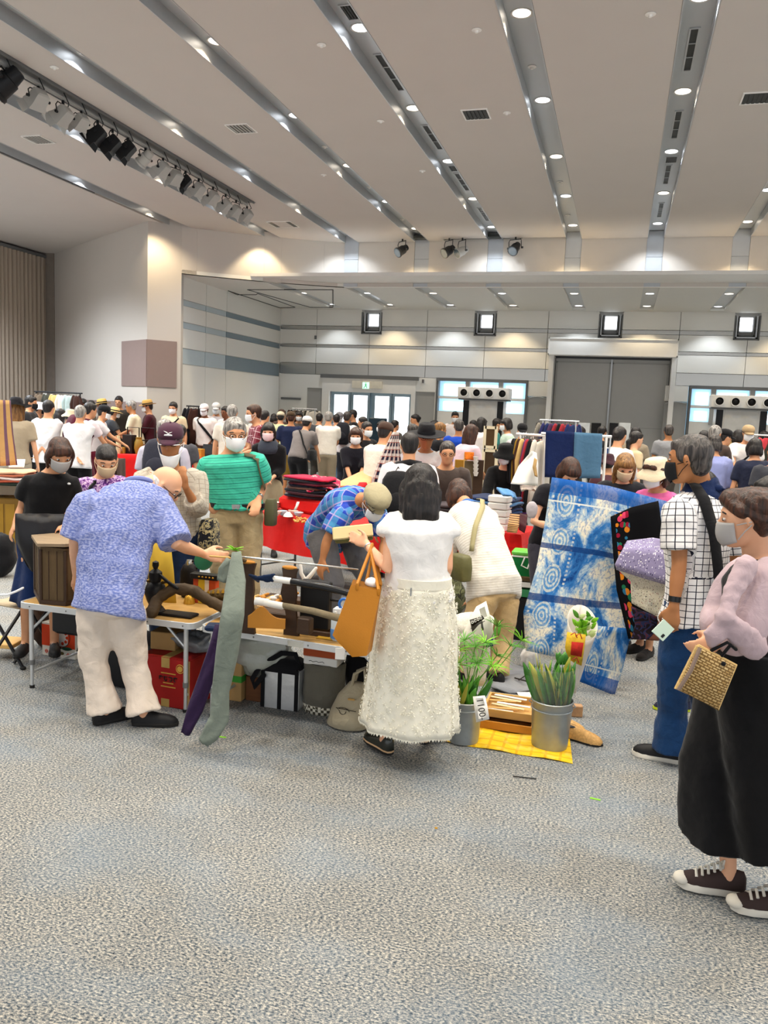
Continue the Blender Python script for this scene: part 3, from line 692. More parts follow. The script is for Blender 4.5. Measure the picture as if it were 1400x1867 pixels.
def bake_pending():
 todo = list(PENDING); PENDING.clear()
 for o, vx, sm, dp, tex, bones, deci in todo:
  r = o.modifiers.new('r', 'REMESH'); r.mode = 'VOXEL'; r.voxel_size = vx; r.use_smooth_shade = True
  if dp: d = o.modifiers.new('d', 'DISPLACE'); d.texture = tex; d.strength = dp; d.mid_level = 0.5; d.texture_coords = 'LOCAL'
  if sm: s = o.modifiers.new('s', 'SMOOTH'); s.factor = 0.5; s.iterations = sm
  if deci: c = o.modifiers.new('c', 'DECIMATE'); c.ratio = deci
 dg = bpy.context.evaluated_depsgraph_get()
 for o, vx, sm, dp, tex, bones, deci in todo:
  me = bpy.data.meshes.new_from_object(o.evaluated_get(dg)); old = o.data; me.name = o.name
  me.polygons.foreach_set('use_smooth', [True]*len(me.polygons))
  o.modifiers.clear(); o.data = me; bpy.data.meshes.remove(old)
  if bones: bone_uv(me, bones, world_loc(o.parent) if o.parent else V((0, 0, 0)))
def bone_uv(me, bones, off):
 """wrap-around uv in metres: along the limb and around it"""
 n = len(me.vertices); co = np.empty(n*3); me.vertices.foreach_get('co', co); co = co.reshape(-1, 3)+np.array(off)
 best = np.full(n, 1e9); U = np.zeros(n); Vv = np.zeros(n); PR = np.zeros(n)
 for a, b, rad, ref, v0 in bones:
  a = np.array(a); b = np.array(b); d = b-a; L = np.linalg.norm(d); d = d/L
  s = (co-a)@d; sc = np.clip(s, -0.03 if v0 == 0 else 0, L); q = co-(a+np.outer(sc, d)); dist = np.linalg.norm(q, axis=1)/rad
  ref = np.array(ref); x = ref-d*(ref@d); x /= np.linalg.norm(x)+1e-9; y = np.cross(d, x)
  ang = np.arctan2(q@y, q@x); w = dist < best
  best[w] = dist[w]; U[w] = (ang*rad)[w]; Vv[w] = (s+v0)[w]; PR[w] = 2*PI*rad
 li = np.empty(len(me.loops), dtype=np.int32); me.loops.foreach_get('vertex_index', li)
 ls = np.empty(len(me.polygons), dtype=np.int32); lt = np.empty(len(me.polygons), dtype=np.int32); me.polygons.foreach_get('loop_start', ls); me.polygons.foreach_get('loop_total', lt)
 first = np.repeat(li[ls], lt); u = U[li]; du = u-U[first]; p = PR[first]; u = u-np.round(du/np.maximum(p, 1e-6))*p
 uv = me.uv_layers.new(name='UVMap'); arr = np.empty(len(li)*2); arr[0::2] = u; arr[1::2] = Vv[li]; uv.data.foreach_set('uv', arr)
def planar_uv(o, U, Vd, s=1.0):
 me = o.data; n = len(me.vertices); co = np.empty(n*3); me.vertices.foreach_get('co', co); co = co.reshape(-1, 3)
 li = np.empty(len(me.loops), dtype=np.int32); me.loops.foreach_get('vertex_index', li)
 uv = me.uv_layers.new(name='UVMap'); arr = np.empty(len(li)*2); arr[0::2] = (co@np.array(U))[li]*s; arr[1::2] = (co@np.array(Vd))[li]*s; uv.data.foreach_set('uv', arr)
def ik(a, b, l1, l2, hint):
 a, b = V(a), V(b); d = b-a; L = d.length; mx = (l1+l2)*0.995
 if L > mx: b = a+d*(mx/L); d = b-a; L = mx
 L = max(L, abs(l1-l2)+.02); dn = d.normalized()
 c = (l1*l1+L*L-l2*l2)/(2*L); h = math.sqrt(max(0, l1*l1-c*c)); hint = V(hint); hp = hint-dn*hint.dot(dn)
 if hp.length < 1e-5: hp = dn.orthogonal()
 return a+dn*c+hp.normalized()*h, b
def ell_ring(c, u, v, a, b, n=18, p=2.0):
 r = []
 for j in range(n):
  t = 2*PI*j/n; ct, st = math.cos(t), math.sin(t)
  cc = math.copysign(abs(ct)**(2/p), ct); ss = math.copysign(abs(st)**(2/p), st)
  r.append(c+u*a*cc+v*b*ss)
 return r
def hand_geo(mb, w, d, side, pn, k, curl=0.5, fingers=True, pose='relaxed', spread=1.0):
 """w wrist point, d direction of hand, side = direction of thumb, pn = palm normal (way the fingers curl)"""
 d = d.normalized(); side = (side-d*side.dot(d)).normalized(); pn = d.cross(side) if pn is None else (pn-d*pn.dot(d)-side*pn.dot(side)).normalized()
 rings = []
 for s, a, b in ((-.01, .027, .020), (.02, .030, .017), (.05, .040, .016), (.080, .041, .014), (.092, .036, .011)):
  rings.append(ell_ring(w+d*s*k, side, pn, a*k, b*k, 12, 2.6))
 mb.loft(rings)
 if not fingers:
  mb.tube([w+d*.085*k, w+d*.12*k+pn*.02*k, w+d*.14*k+pn*.05*k], [.022*k, .02*k, .012*k], 8, True, (pn, .6)); mb.tube([w+d*.03*k+side*.025*k, w+d*.07*k+side*.055*k+pn*.015*k], [.011*k, .008*k], 6, True); return
 for i, (off, L, r) in enumerate(((.030, .074, .0088), (.0105, .082, .0092), (-.0095, .076, .0088), (-.029, .060, .0078))):
  base = w+d*.082*k+side*off*k; cu = curl*(0.8+0.25*i); pts = [base]; ang = cu*0.35; p = base; sp = side*(off*spread*1.6)
  for seg in (.42, .32, .26):
   dr = (d*math.cos(ang)+pn*math.sin(ang)+sp).normalized(); p = p+dr*L*seg*k; pts.append(p); ang += cu*0.9
  mb.tube(pts, [r*k, r*.97*k, r*.9*k, r*.75*k], 8, True)
 tb = w+d*.018*k+side*.024*k; p1 = tb+(d*.7+side*.75+pn*.25).normalized()*.038*k; p2 = p1+(d*.9+side*.25+pn*(.3+.4*curl)).normalized()*.032*k; p3 = p2+(d*.95-side*.1+pn*(.3+.6*curl)).normalized()*.024*k
 mb.tube([tb, p1, p2, p3], [.014*k, .0115*k, .0105*k, .008*k], 8, True)
def make_person(label, pos, H=1.7, face=90.0, lean=0.0, twist=0.0, tilt=0.0, hyaw=0.0, hpit=10.0, armL=None, armR=None, legs=(0.0, 0.0), stance=0.10, J=None, skin='mid',
    hair='short', hc='black', mask=None, glasses=False, hat=None, hatm=None, top=None, sleeve=0.75, tophem=0.02, ease=0.022, bottom=None, btype='long', bease=0.02, shoe=None, solem=None,
    fat=1.0, fem=False, near=False, group=None, vox=None, curl=0.5, feet=None, bare_foot=False, collar=None, hands=True, flare=0.0, hemk=1.0, extra=None, hroll=0.0, hscale=1.0, knee_fwd=0.0, sole_th=.02, wr=None):
 """a clothed figure: body is one continuous surface, clothing and hair are its children"""
 k = H/1.70; fa = R(face); F = V((math.cos(fa), math.sin(fa), 0)); Rt = V((math.sin(fa), -math.cos(fa), 0)); UP = V((0, 0, 1)); pos = V((pos[0], pos[1], 0)); J = J or {}
 vx = vox or (0.0085 if near else 0.022)
 la = R(lean); TD = (UP*math.cos(la)+F*math.sin(la)+Rt*math.sin(R(tilt))).normalized(); TD1 = (UP*math.cos(la*.75)+F*math.sin(la*.75)+Rt*math.sin(R(tilt*.6))).normalized()
 pelvis = J.get('pelvis') or pos+UP*.93*k - F*(math.sin(la)*.16*k)
 chest = J.get('chest') or pelvis+TD1*.27*k
 neck = J.get('neck') or chest+TD*.25*k
 if 'neck' in J or 'chest' in J: TD = (neck-chest).normalized(); TD1 = (chest-pelvis).normalized()
 tw = R(twist); SR = (Rt*math.cos(tw)+F*math.sin(tw)); SR = (SR-TD*SR.dot(TD)).normalized(); SF = TD.cross(SR)*1; SF = SF if SF.dot(F) > -0.2 else -SF
 PF = (F-TD1*F.dot(TD1)).normalized()
 shw = (.155 if fem else .18)*k; hpw = .09*k
 shR = J.get('shR') or neck-TD*.055*k+SR*shw; shL = J.get('shL') or neck-TD*.055*k-SR*shw
 if 'shR' in J and 'shL' in J:
  SR = (shR-shL).normalized(); SF = TD.cross(SR);
  if SF.dot(F) < 0: SF = -SF
 hyr = R(hyaw); hf = F*math.cos(hyr)+Rt*math.sin(hyr); hp = R(hpit); HF = (hf*math.cos(hp)-UP*math.sin(hp)).normalized(); HU = (UP*math.cos(hp)+hf*math.sin(hp)).normalized()
 if hroll: HU = (HU+HF.cross(HU)*math.tan(R(hroll))).normalized()
 HR = HF.cross(HU)
 nd = (TD*.6+HU*.4).normalized(); head = J.get('head') or neck+nd*.085*k+HU*.065*k+HF*.015*k
 hk = k*hscale*(0.97 if fem else 1.0)
 hipR = J.get('hipR') or pelvis-UP*.03*k+Rt*hpw; hipL = J.get('hipL') or pelvis-UP*.03*k-Rt*hpw
 if feet: aR = V((*feet[1][:2], .085*k)) ; aL = V((*feet[0][:2], .085*k))
 else: aR = pos+Rt*stance*k+F*legs[1]+UP*.085*k; aL = pos-Rt*stance*k+F*legs[0]+UP*.085*k
 if 'ankR' in J: aR = J['ankR']
 if 'ankL' in J: aL = J['ankL']
 def leg(h, a, nm):
  if nm in J: return J[nm], a
  return ik(h, a, .43*k, .41*k, F*(1+knee_fwd))
 knR, aR = leg(hipR, aR, 'kneeR'); knL, aL = leg(hipL, aL, 'kneeL')
 def arm(sh, spec, sgn, nm):
  e, w = J.get('elb'+nm), J.get('wri'+nm)
  if e and w: return e, w
  if w: return ik(sh, w, .28*k, .25*k, SR*sgn*.6-F*.6-UP*.4)
  if spec is None: spec = (.03, .27, .80)
  if len(spec) == 3: tgt = pos+F*spec[0]*k+Rt*sgn*spec[1]*k+UP*spec[2]*k; hint = Rt*sgn*.5-F*.8-UP*.2
  else: tgt = pos+F*spec[0]*k+Rt*sgn*spec[1]*k+UP*spec[2]*k; hint = Rt*sgn*spec[3][1]+F*spec[3][0]+UP*spec[3][2]
  return ik(sh, tgt, .28*k, .25*k, hint)
 elR, wrR = arm(shR, armR, 1, 'R'); elL, wrL = arm(shL, armL, -1, 'L')
 root = thing('person', label, 'person', pos, group)
 # ---------- body
 b = MB(); fw = fat; sgx = 1.0
 hipw, waist, chw = (.165*k*(1.02 if fem else 1)*(.5+.5*fw), (.128 if fem else .142)*k*fw, (.150 if fem else .165)*k*(.4+.6*fw))
 def trings(e, z0=-.10, neckr=True, hemw=None, wa=0.0):
  r = []
  lowc = pelvis+UP*z0*k
  r.append(ell_ring(lowc, Rt, PF if z0 > -.2 else F, (hemw or hipw*.80)+e, (.108*k*(.5+.5*fw)+e) if not hemw else hemw*.72+e))
  r.append(ell_ring(pelvis, Rt, PF, hipw+e, .108*k*(.5+.5*fw)+e))
  r.append(ell_ring(pelvis*.5+chest*.5, (Rt+SR).normalized(), (PF+SF).normalized(), waist+e+wa, .098*k*fw+e+wa*.8))
  r.append(ell_ring(chest, SR, SF, chw*.97+e, .108*k*(.3+.7*fw)+e))
  r.append(ell_ring(chest*.42+neck*.58, SR, SF, chw*1.04+e, .108*k*(.4+.6*fw)+e, p=2.3))
  r.append(ell_ring(neck-TD*.045*k, SR, SF, shw*.92+e*.6, .078*k+e, p=2.4))
  r.append(ell_ring(neck-TD*.005*k, SR, SF, .085*k+e*.4, .062*k+e*.4))
  if neckr: r.append(ell_ring(neck+TD*.02*k, SR, SF, .058*k+e*.2, .055*k+e*.2))
  return r
 b.loft(trings(0.0, z0=-.075))
 b.tube([neck-TD*.03*k, neck*.5+head*.5-HF*.012*k, head-HU*.03*k-HF*.02*k], [.062*k, .054*k, .056*k], 14, True)
 # head
 Mh = frame(HR, HF, HU)
 b.ell(head+HU*.028*hk-HF*.008*hk, (.076*hk, .094*hk, .088*hk), Mh, 18, 12)
 b.loft([ell_ring(head+HU*z*hk+HF*f*hk, HR, HF, a*hk, bb*hk, 16, 2.2) for z, f, a, bb in ((-.108, .050, .022, .022), (-.100, .043, .038, .040), (-.075, .030, .054, .058), (-.040, .022, .063, .066), (0, .014, .070, .074), (.03, .010, .072, .078))])
 b.tube([head+HU*.022*hk+HF*.086*hk, head-HU*.012*hk+HF*.104*hk, head-HU*.022*hk+HF*.098*hk], [.008*hk, .0125*hk, .0125*hk], 8, True)
 if near or vx < .016:
  b.ell(head-HU*.058*hk+HF*.080*hk, (.022*hk, .011*hk, .011*hk), Mh, 10, 6)
  b.tube([head+HU*.034*hk+HF*.078*hk-HR*.04*hk, head+HU*.042*hk+HF*.086*hk-HR*.015*hk, head+HU*.042*hk+HF*.086*hk+HR*.015*hk, head+HU*.034*hk+HF*.078*hk+HR*.04*hk], .007*hk, 6, True)
 for s in (-1, 1):
  ec = head+HR*s*.078*hk+HU*.002*hk-HF*.008*hk; Me = frame((HR*s*.75-HF*.65).normalized(), (HF*.75+HR*s*.65).normalized(), HU)
  b.ell(ec, (.009*hk, .018*hk, .031*hk), Me, 10, 7)
  if near: b.ell(ec+HR*s*.006*hk+HU*.012*hk, (.006*hk, .019*hk, .02*hk), Me, 10, 7)
 # arms
 ar = .9 if fem else 1.0; ar *= (.6+.4*fw)
 for sh, el, wr_, s in ((shR, elR, wrR, 1), (shL, elL, wrL, -1)):
  nm = 'R' if s > 0 else 'L'
  b.tube([sh-SR*s*.03*k, sh+(el-sh)*.15, sh*.45+el*.55, el, el*.65+wr_*.35, wr_], [.052*k*ar, .050*k*ar, .042*k*ar, .036*k*ar, .037*k*ar, .0235*k*ar], 12, True)
  fd = (wr_-el).normalized(); hd = J.get('hd'+nm) or fd
  th = J.get('th'+nm); pn = J.get('pn'+nm)
  if th is None:
   th = F*.8 + SR*(-s)*.3+UP*.2
   if abs(fd.dot(F)) > .75: th = UP*.3-SR*s
  if pn is None: pn = hd.cross(th)*(-s);
  if near or vx < .016: hand_geo(b, wr_, hd, V(th), V(pn) if pn is not None else None, k*(.92 if fem else 1.02), (J.get('curl'+nm) if J.get('curl'+nm) is not None else curl), True)
  elif hands: hand_geo(b, wr_, hd, V(th), V(pn) if pn is not None else None, k*1.05, curl, False)
 # legs
 lr = .94 if fem else 1.0; lr *= (.6+.4*fw)
 shown = btype in ('shorts', 'skirt', 'crop')
 FD = {}
 for hp_, kn, an, s in ((hipR, knR, aR, 1), (hipL, knL, aL, -1)):
  nm = 'R' if s > 0 else 'L'
  b.tube([hp_, hp_*.6+kn*.4, kn, kn*.68+an*.32, an*.85+kn*.15, an-UP*.02], [.085*k*lr, .078*k*lr, .053*k*lr, .054*k*lr, .036*k*lr, .035*k*lr], 12, True)
  fd = J.get('foot'+nm) or (F+Rt*s*.18).normalized(); fd = V((fd.x, fd.y, 0)).normalized() if 'footz'+nm not in J else fd; FD[nm] = fd
  if bare_foot or (near and btype != 'long'):
   b.tube([an-UP*.045*k-fd*.03*k, an-UP*.035*k+fd*.05*k, an-UP*.06*k+fd*.13*k, an-UP*.067*k+fd*.165*k], [.03*k, .034*k, .026*k, .016*k], 10, True)
 skinned('body', b, SK[skin], root, vx, 3 if near else 2, deci=(.4 if near else None))
 # ---------- top
 e = ease*k; def_bones = []
 def slv(g, e, frac, tag_=True):
  for sh, el, wr_, s in ((shR, elR, wrR, 1), (shL, elL, wrL, -1)):
   up = min(1.0, frac); pts = [sh-SR*s*.05*k-TD*.01*k, sh+(el-sh)*.08]; rd = [.058*k*ar+e, .056*k*ar+e]
   n_ = 3
   for i in range(1, n_+1): t_ = up*i/n_; pts.append(sh+(el-sh)*t_); rd.append((.056-.014*t_)*k*ar+e*(1+.35*flare*t_))
   if frac > 1.0: t2 = frac-1; pts += [el+(wr_-el)*t2*.5, el+(wr_-el)*t2]; rd += [.038*k*ar+e, .031*k*ar+e*.9]
   g.tube(pts, rd, 14, False)
 if top is not None:
  g = MB(); g.loft(trings(e, z0=-tophem-.03, neckr=False, hemw=(hipw*hemk*(1.0+.1*(tophem > .1))), wa=.008*k))
  if sleeve > 0: slv(g, e*1.05, sleeve)
  bones = [(pelvis-UP*.25, pelvis*.5+chest*.5, .15*k, -F, 0), (pelvis*.5+chest*.5, neck+TD*.05, .15*k, -SF, ((pelvis-UP*.25)-(pelvis*.5+chest*.5)).length)]
  if sleeve > 0:
   for sh, el, wr_, s in ((shR, elR, wrR, 1), (shL, elL, wrL, -1)): bones += [(sh+(el-sh)*.12, el, .062*k, -FH, .4), (el, wr_, .05*k, -FH, .4+(el-sh).length)]
  skinned('shirt', g, top, root, vx*1.15, 2, .022*k if near else .012, TEXC, bones, .5 if near else None)
  if collar is not None:
   part('collar', MB().loft([[neck+TD*((z-.022-.020*math.sin(t_))*k)+SR*a*k*math.cos(t_)+SF*bb*k*math.sin(t_) for t_ in [2*PI*j/20 for j in range(20)]] for z, a, bb in ((-.03, .118, .105), (-.034, .122, .109), (.0, .098, .090), (.030, .070, .066), (.036, .064, .062), (.01, .062, .058))]), collar, root)
 # ---------- bottom
 if bottom is not None:
  e2 = bease*k; g = MB()
  g.loft([ell_ring(pelvis+TD1*.075*k, Rt, PF, waist*1.06+e2*.5, .100*k*fw+e2*.5), ell_ring(pelvis, Rt, PF, hipw+e2*.7, .110*k*(.5+.5*fw)+e2*.7), ell_ring(pelvis-UP*.085*k, Rt, F, hipw+e2*.8, .110*k+e2*.6), ell_ring(pelvis-UP*.115*k, Rt, F, hipw*.62+e2*.5, .07*k+e2*.4)])
  if btype in ('long', 'shorts', 'crop'):
   for hp_, kn, an, s in ((hipR, knR, aR, 1), (hipL, knL, aL, -1)):
    if btype == 'long': pts = [hp_, hp_*.5+kn*.5, kn, kn*.5+an*.5, an-UP*.015*k]; rd = [.088, .077, .059, .050, .043+flare*.03]
    elif btype == 'crop': pts = [hp_, hp_*.5+kn*.5, kn, kn*.5+an*.5, kn*.22+an*.78]; rd = [.092, .088, .078+flare*.03, .074+flare*.06, .070+flare*.09]
    else: pts = [hp_, hp_*.5+kn*.5, hp_*.05+kn*.95]; rd = [.092, .088, .078]
    g.tube(pts, [x*k*lr+e2 for x in rd], 14, False)
   bones = [(pelvis+UP*.1, pelvis-UP*.12, .15, -F, 0)]+[(hp_, kn, .08*k, -F, .2) for hp_, kn in ((hipR, knR), (hipL, knL))]+[(kn, an, .07*k, -F, .62) for kn, an in ((knR, aR), (knL, aL))]
   skinned('shorts' if btype == 'shorts' else 'trousers', g, bottom, root, vx*1.2, 2, (.026*k if near else .012), TEXC, bones, .5 if near else None)
  elif btype == 'skirt':
   rings = []; zt = pelvis.z+.09*k; zb = extra.get('hem', .3) if extra else .3; fl = (extra or {}).get('fl', .24)*k; npl = (extra or {}).get('pleats', 9); hc_ = (extra or {}).get('hemc')
   c0 = pelvis+TD1*.09*k; hemc = V(hc_) if hc_ else V(((aR.x+aL.x)/2, (aR.y+aL.y)/2, zb)); hemc.z = zb
   for i in range(13):
    s = i/12; c = c0.lerp(hemc, s); a = (waist*1.08)*(1-s)+fl*s+.035*k*math.sin(PI*min(1, s*2));
    rr = []
    for j in range(72):
     t_ = 2*PI*j/72; md = 1+(.02+.07*s)*math.sin(npl*t_+.6*math.sin(3*t_))*min(1, s*3+.1); rr.append(c+Rt*a*md*math.cos(t_)+F*a*.82*md*math.sin(t_)+UP*(.012*math.sin(5*t_)*s))
    rings.append(rr)
   o = part('skirt', MB().loft(rings), bottom, root, True, None); PENDING.append((o, .02, 0, 0, None, None, None)) if False else None
 # ---------- shoes
 sm = shoe or m_shoek; so = solem or m_solek
 for an, nm, s in ((aR, 'R', 1), (aL, 'L', -1)):
  fd = FD[nm]; sd = V((fd.y, -fd.x, 0)).normalized(); uu = sd.cross(fd);
  if uu.z < 0: uu = -uu
  b0 = an-UP*.085*k if 'footz'+nm not in J else an-uu*.085*k
  sth = sole_th
  def ft(zs, sc=1.0, L=1.0, w=1.0, zz=0):
   r = []
   for z, e_ in zs:
    ring = []
    for (x, y) in ((-.065, .0), (-.058, .022), (-.03, .032), (.03, .033), (.08, .041), (.12, .043), (.16, .034), (.188, .014), (.188, -.008), (.165, -.032), (.12, -.040), (.08, -.037), (.03, -.031), (-.03, -.030), (-.058, -.020)):
     ring.append(b0+(fd*(x*(1 if x > 0 else 1)+0.0)*e_+sd*y*e_*w)*k*1.0+uu*z)
    r.append(ring)
   return r
  if extra and 'welt' in extra: part('welt', MB().loft(ft([(sth*.55, 1.05), (sth*.85, 1.05)])), extra['welt'], root, True, 40)
  part('shoe_sole', MB().loft(ft([(0.002, .97), (.004, 1.03), (sth, 1.04), (sth+.002, .99)])), so, root, True, 40)
  prof = [(-.066, .052), (-.056, .074), (-.02, .078), (.02, .070), (.055, .058), (.10, .048), (.14, .041), (.172, .030), (.190, .012)]
  wd = [.016, .028, .033, .034, .037, .041, .040, .030, .012]
  rings = []
  for (x, z), w_ in zip(prof, wd):
   c = b0+fd*x*k+uu*(sth); rings.append([c+sd*w_*k*math.cos(t_)*(1.0)+uu*z*k*max(0, math.sin(t_))**.8 for t_ in [PI*j/9 for j in range(10)]])
  part('shoe_upper', MB().loft(rings), sm, root, True, 50)
 # ---------- hair
 hm = HM.get(hc)
 if hair and hair != 'bald':
  g = MB(); hv = vx*1.1 if near else .018
  cc = head+HU*.036*hk-HF*.020*hk
  if hat in (None, 'band'): g.ell(cc+HU*.004*hk-HF*(.012*hk if hair == 'swept' else 0), (.085*hk, .100*hk, .092*hk), Mh, 18, 12)
  else: g.ell(cc-HU*.01*hk, (.083*hk, .092*hk, .075*hk), Mh, 18, 12)
  g.ell(head-HU*.012*hk-HF*.050*hk, (.072*hk, .056*hk, .070*hk), Mh, 14, 9)
  if hair == 'short':
   if hat is None: g.ell(head+HU*.085*hk+HF*.038*hk, (.058*hk, .045*hk, .028*hk), Mh, 12, 8)
   for s in (-1, 1): g.ell(head+HR*s*.072*hk+HU*.03*hk+HF*.012*hk, (.013*hk, .03*hk, .035*hk), Mh, 10, 6)
  if hair in ('bob', 'long', 'shoulder'):
   L = {'bob': .10, 'shoulder': .185, 'long': .26}[hair]
   g.ell(head+HU*.078*hk+HF*.045*hk, (.066*hk, .05*hk, .035*hk), Mh, 12, 8)
   DN = (-HU*.55-UP*.45).normalized() if hair != 'long' else (-HU*.35-UP*.65).normalized()
   for s in (-1, 1): g.tube([head+HR*s*.070*hk+HU*.04*hk+HF*.02*hk, head+HR*s*.082*hk-HU*.01*hk+HF*.008*hk, head+HR*s*.078*hk+DN*L*.95*hk-HF*.005*hk], [.028*hk, .030*hk, .020*hk], 10, True)
   b0 = head-HF*.055*hk
   rr = []
   for s_, w_, d_ in ((-.02, .080, .055), (.4, .090, .055), (.8, .094, .050), (1.0, .086, .032)):
    rr.append(ell_ring(b0+DN*L*s_*hk-HF*.012*hk, HR, HF, w_*hk, d_*hk, 16, 2.4))
   g.loft(rr)
   if hair in ('bob', 'shoulder'): g.tube([head+HU*.055*hk+HF*.078*hk-HR*.05*hk, head+HU*.062*hk+HF*.092*hk, head+HU*.055*hk+HF*.078*hk+HR*.05*hk], .018*hk, 8, True)
  if hair == 'swept': g.tube([head+HU*.085*hk+HF*.045*hk, head+HU*.03*hk-HF*.10*hk, head-HU*.02*hk-HF*.13*hk], [.05*hk, .06*hk, .05*hk], 12, True); [g.tube([head+HU*.07*hk+HF*.06*hk+HR*s*.03*hk, head+HR*s*.07*hk+HU*.045*hk+HF*.02*hk, head+HR*s*.065*hk-HU*.005*hk-HF*.07*hk], [.022*hk, .026*hk, .026*hk], 8, True) for s in (-1, 1)]
  if hair == 'bun': g.ell(head-HF*.115*hk+HU*.02*hk, (.035*hk, .03*hk, .035*hk), Mh, 12, 8); g.ell(head+HU*.08*hk+HF*.04*hk, (.06*hk, .045*hk, .03*hk), Mh, 12, 8)
  if hair == 'tail': g.ell(head+HU*.08*hk+HF*.04*hk, (.06*hk, .045*hk, .03*hk), Mh, 12, 8); g.tube([head-HF*.10*hk, head-HF*.145*hk-UP*.04, head-HF*.12*hk-UP*.2, head-HF*.10*hk-UP*.28], [.02*hk, .03*hk, .03*hk, .01*hk], 10, True)
  skinned('hair', g, hm, root, hv, 7 if near else 2, .014 if near else .008, TEXH, None, .6 if near else None)
 elif hair == 'bald' and hc:
  g = MB(); g.ell(head-HU*.005*hk-HF*.035*hk, (.080*hk, .066*hk, .060*hk), Mh, 16, 10); skinned('hair', g, hm, root, max(.009, vx*.8), 2, .004, TEXH, None, None)
 # ---------- eyes, mouth
 for s in (-1, 1):
  ec = head+HR*s*.030*hk+HU*.012*hk+HF*.0795*hk
  if near: part('eye', MB().ell(ec, (.0145*hk, .0075*hk, .0065*hk), Mh, 10, 6), m_eyew, root); part('iris', MB().ell(ec+HF*.0055*hk-HU*.001, (.0062*hk, .004*hk, .0065*hk), Mh, 8, 6), m_eye, root)
  else: part('eye', MB().ell(ec+HF*.004*hk, (.016*hk, .007*hk, .006*hk), Mh, 8, 5), m_eye, root)
  if near: part('eyebrow', MB().tube([ec+HU*.024*hk-HR*s*.014*hk+HF*.004*hk, ec+HU*.029*hk+HR*s*.004*hk+HF*.004*hk, ec+HU*.023*hk+HR*s*.022*hk-HF*.006*hk], .0034*hk, 6, True), HM['dkgrey'] if hc in ('grey', 'white', 'dkgrey') else HM['black'], root)
 if mask is None and near: part('lips', MB().ell(head-HU*.060*hk+HF*.089*hk, (.022*hk, .006*hk, .007*hk), Mh, 10, 6), m_lip, root)
 if mask:
  chin = mask.startswith('chin'); mk = MK[mask[-1]]; rows = []; dz = -.080 if chin else 0
  for i in range(9):
   v = i/8; z = .004-.108*v+dz; row = []
   for j in range(15):
    u = (j/14-.5)*2; an_ = u*1.25; bulge = .014*math.sin(PI*v)*(1-u*u)
    rx = .074-.010*max(0, v-.3)-(.012*v if chin else 0); ry = .094-.006*v-.03*max(0, v-.75)
    z_ = z*(1-.22*abs(u))-.02*abs(u)*(1-v)*0.3
    row.append(head+HR*rx*math.sin(an_)*hk+HF*((ry+bulge)*math.cos(an_)**.85+(.012 if not chin else .004)*1.0)*hk+HU*z_*hk)
   rows.append(row)
  part('face_mask', MB().sheet(rows, .003), mk, root, True, None)
  if near or vx < .016:
   for s in (-1, 1):
    for zz in (-.012, -.07):
     part('ear_loop', MB().tube([head+HR*s*.070*hk+HF*.038*hk+HU*zz*hk, head+HR*s*.083*hk+HF*.012*hk+HU*zz*.55*hk, head+HR*s*.088*hk-HF*.016*hk+HU*zz*.2*hk], .0022, 5), mk, root)
 if glasses:
  g = MB()
  for s in (-1, 1):
   c = head+HR*s*.032*hk+HU*.012*hk+HF*.098*hk; g.tube([c+HR*.024*hk*math.cos(t_)+HU*.017*hk*math.sin(t_) for t_ in [2*PI*j/12 for j in range(13)]], .0022, 5)
   g.tube([c+HR*s*.024*hk, head+HR*s*.080*hk+HU*.014*hk-HF*.005*hk], .002, 5)
  part('glasses', g, mat('glasses_frame', '#2a2320', .4), root)
 # ---------- hats
 if hat:
  hmn = hatm or m_straw; c = head+HU*.045*hk-HF*.008*hk
  def HT(x, y, z): return c+HR*x*hk+HF*y*hk+HU*z*hk
  def hr(z, a, bb, dy=0.0): return [HT(a*math.cos(t_), bb*math.sin(t_)+dy, z) for t_ in [2*PI*j/24 for j in range(24)]]
  if hat in ('cap', 'flatcap'):
   crown = [hr(-.012, .087, .104), hr(.02, .090, .106), hr(.055, .080, .096), hr(.078, .055, .068), hr(.088, .022, .028)] if hat == 'cap' else [hr(-.005, .088, .104), hr(.02, .104, .122, .01), hr(.055, .104, .118, .008), hr(.082, .078, .09, 0), hr(.090, .03, .035)]
   part('cap_crown', MB().loft(crown), hmn, root, True, None)
   rows = []
   for i in range(5):
    v = i/4; rows.append([HT((.082-.006*v*abs(u))*math.sin(u*1.15)*(1-.12*v), (.092)*math.cos(u*1.15)+(.075 if hat == 'cap' else .045)*v*(1-.55*u*u), -.006-.022*v*v-.018*u*u) for u in [j/5-1 for j in range(11)]])
   part('cap_peak', MB().sheet(rows, .005), hmn, root, True, None)
   if near: part('cap_button', MB().ell(HT(0, 0, .09 if hat == 'cap' else .067), (.007,)*3), hmn, root)
  else:
   br = {'straw': .075, 'fedora': .062, 'bucket': .055, 'wide': .105}[hat]; dr = {'straw': -.01, 'fedora': .006, 'bucket': -.055, 'wide': .004}[hat]; top_ = {'straw': .085, 'fedora': .092, 'bucket': .078, 'wide': .10}[hat]
   n_ = 28
   def brim(f_):
    wv = (.012 if hat == 'bucket' else .008)
    return [HT((.088+br*f_)*math.cos(t_), (.104+br*f_)*math.sin(t_), -.01+dr*f_+wv*f_*math.sin(2*t_+.8)+(.008*f_*math.sin(5*t_) if hat == 'bucket' else 0)) for t_ in [2*PI*j/n_ for j in range(n_)]]
   def cr(z, a, bb): return [HT(a*math.cos(t_), bb*math.sin(t_), z) for t_ in [2*PI*j/n_ for j in range(n_)]]
   up_ = [[p+HU*.006 for p in brim(f_)] for f_ in (1.0, .5)]
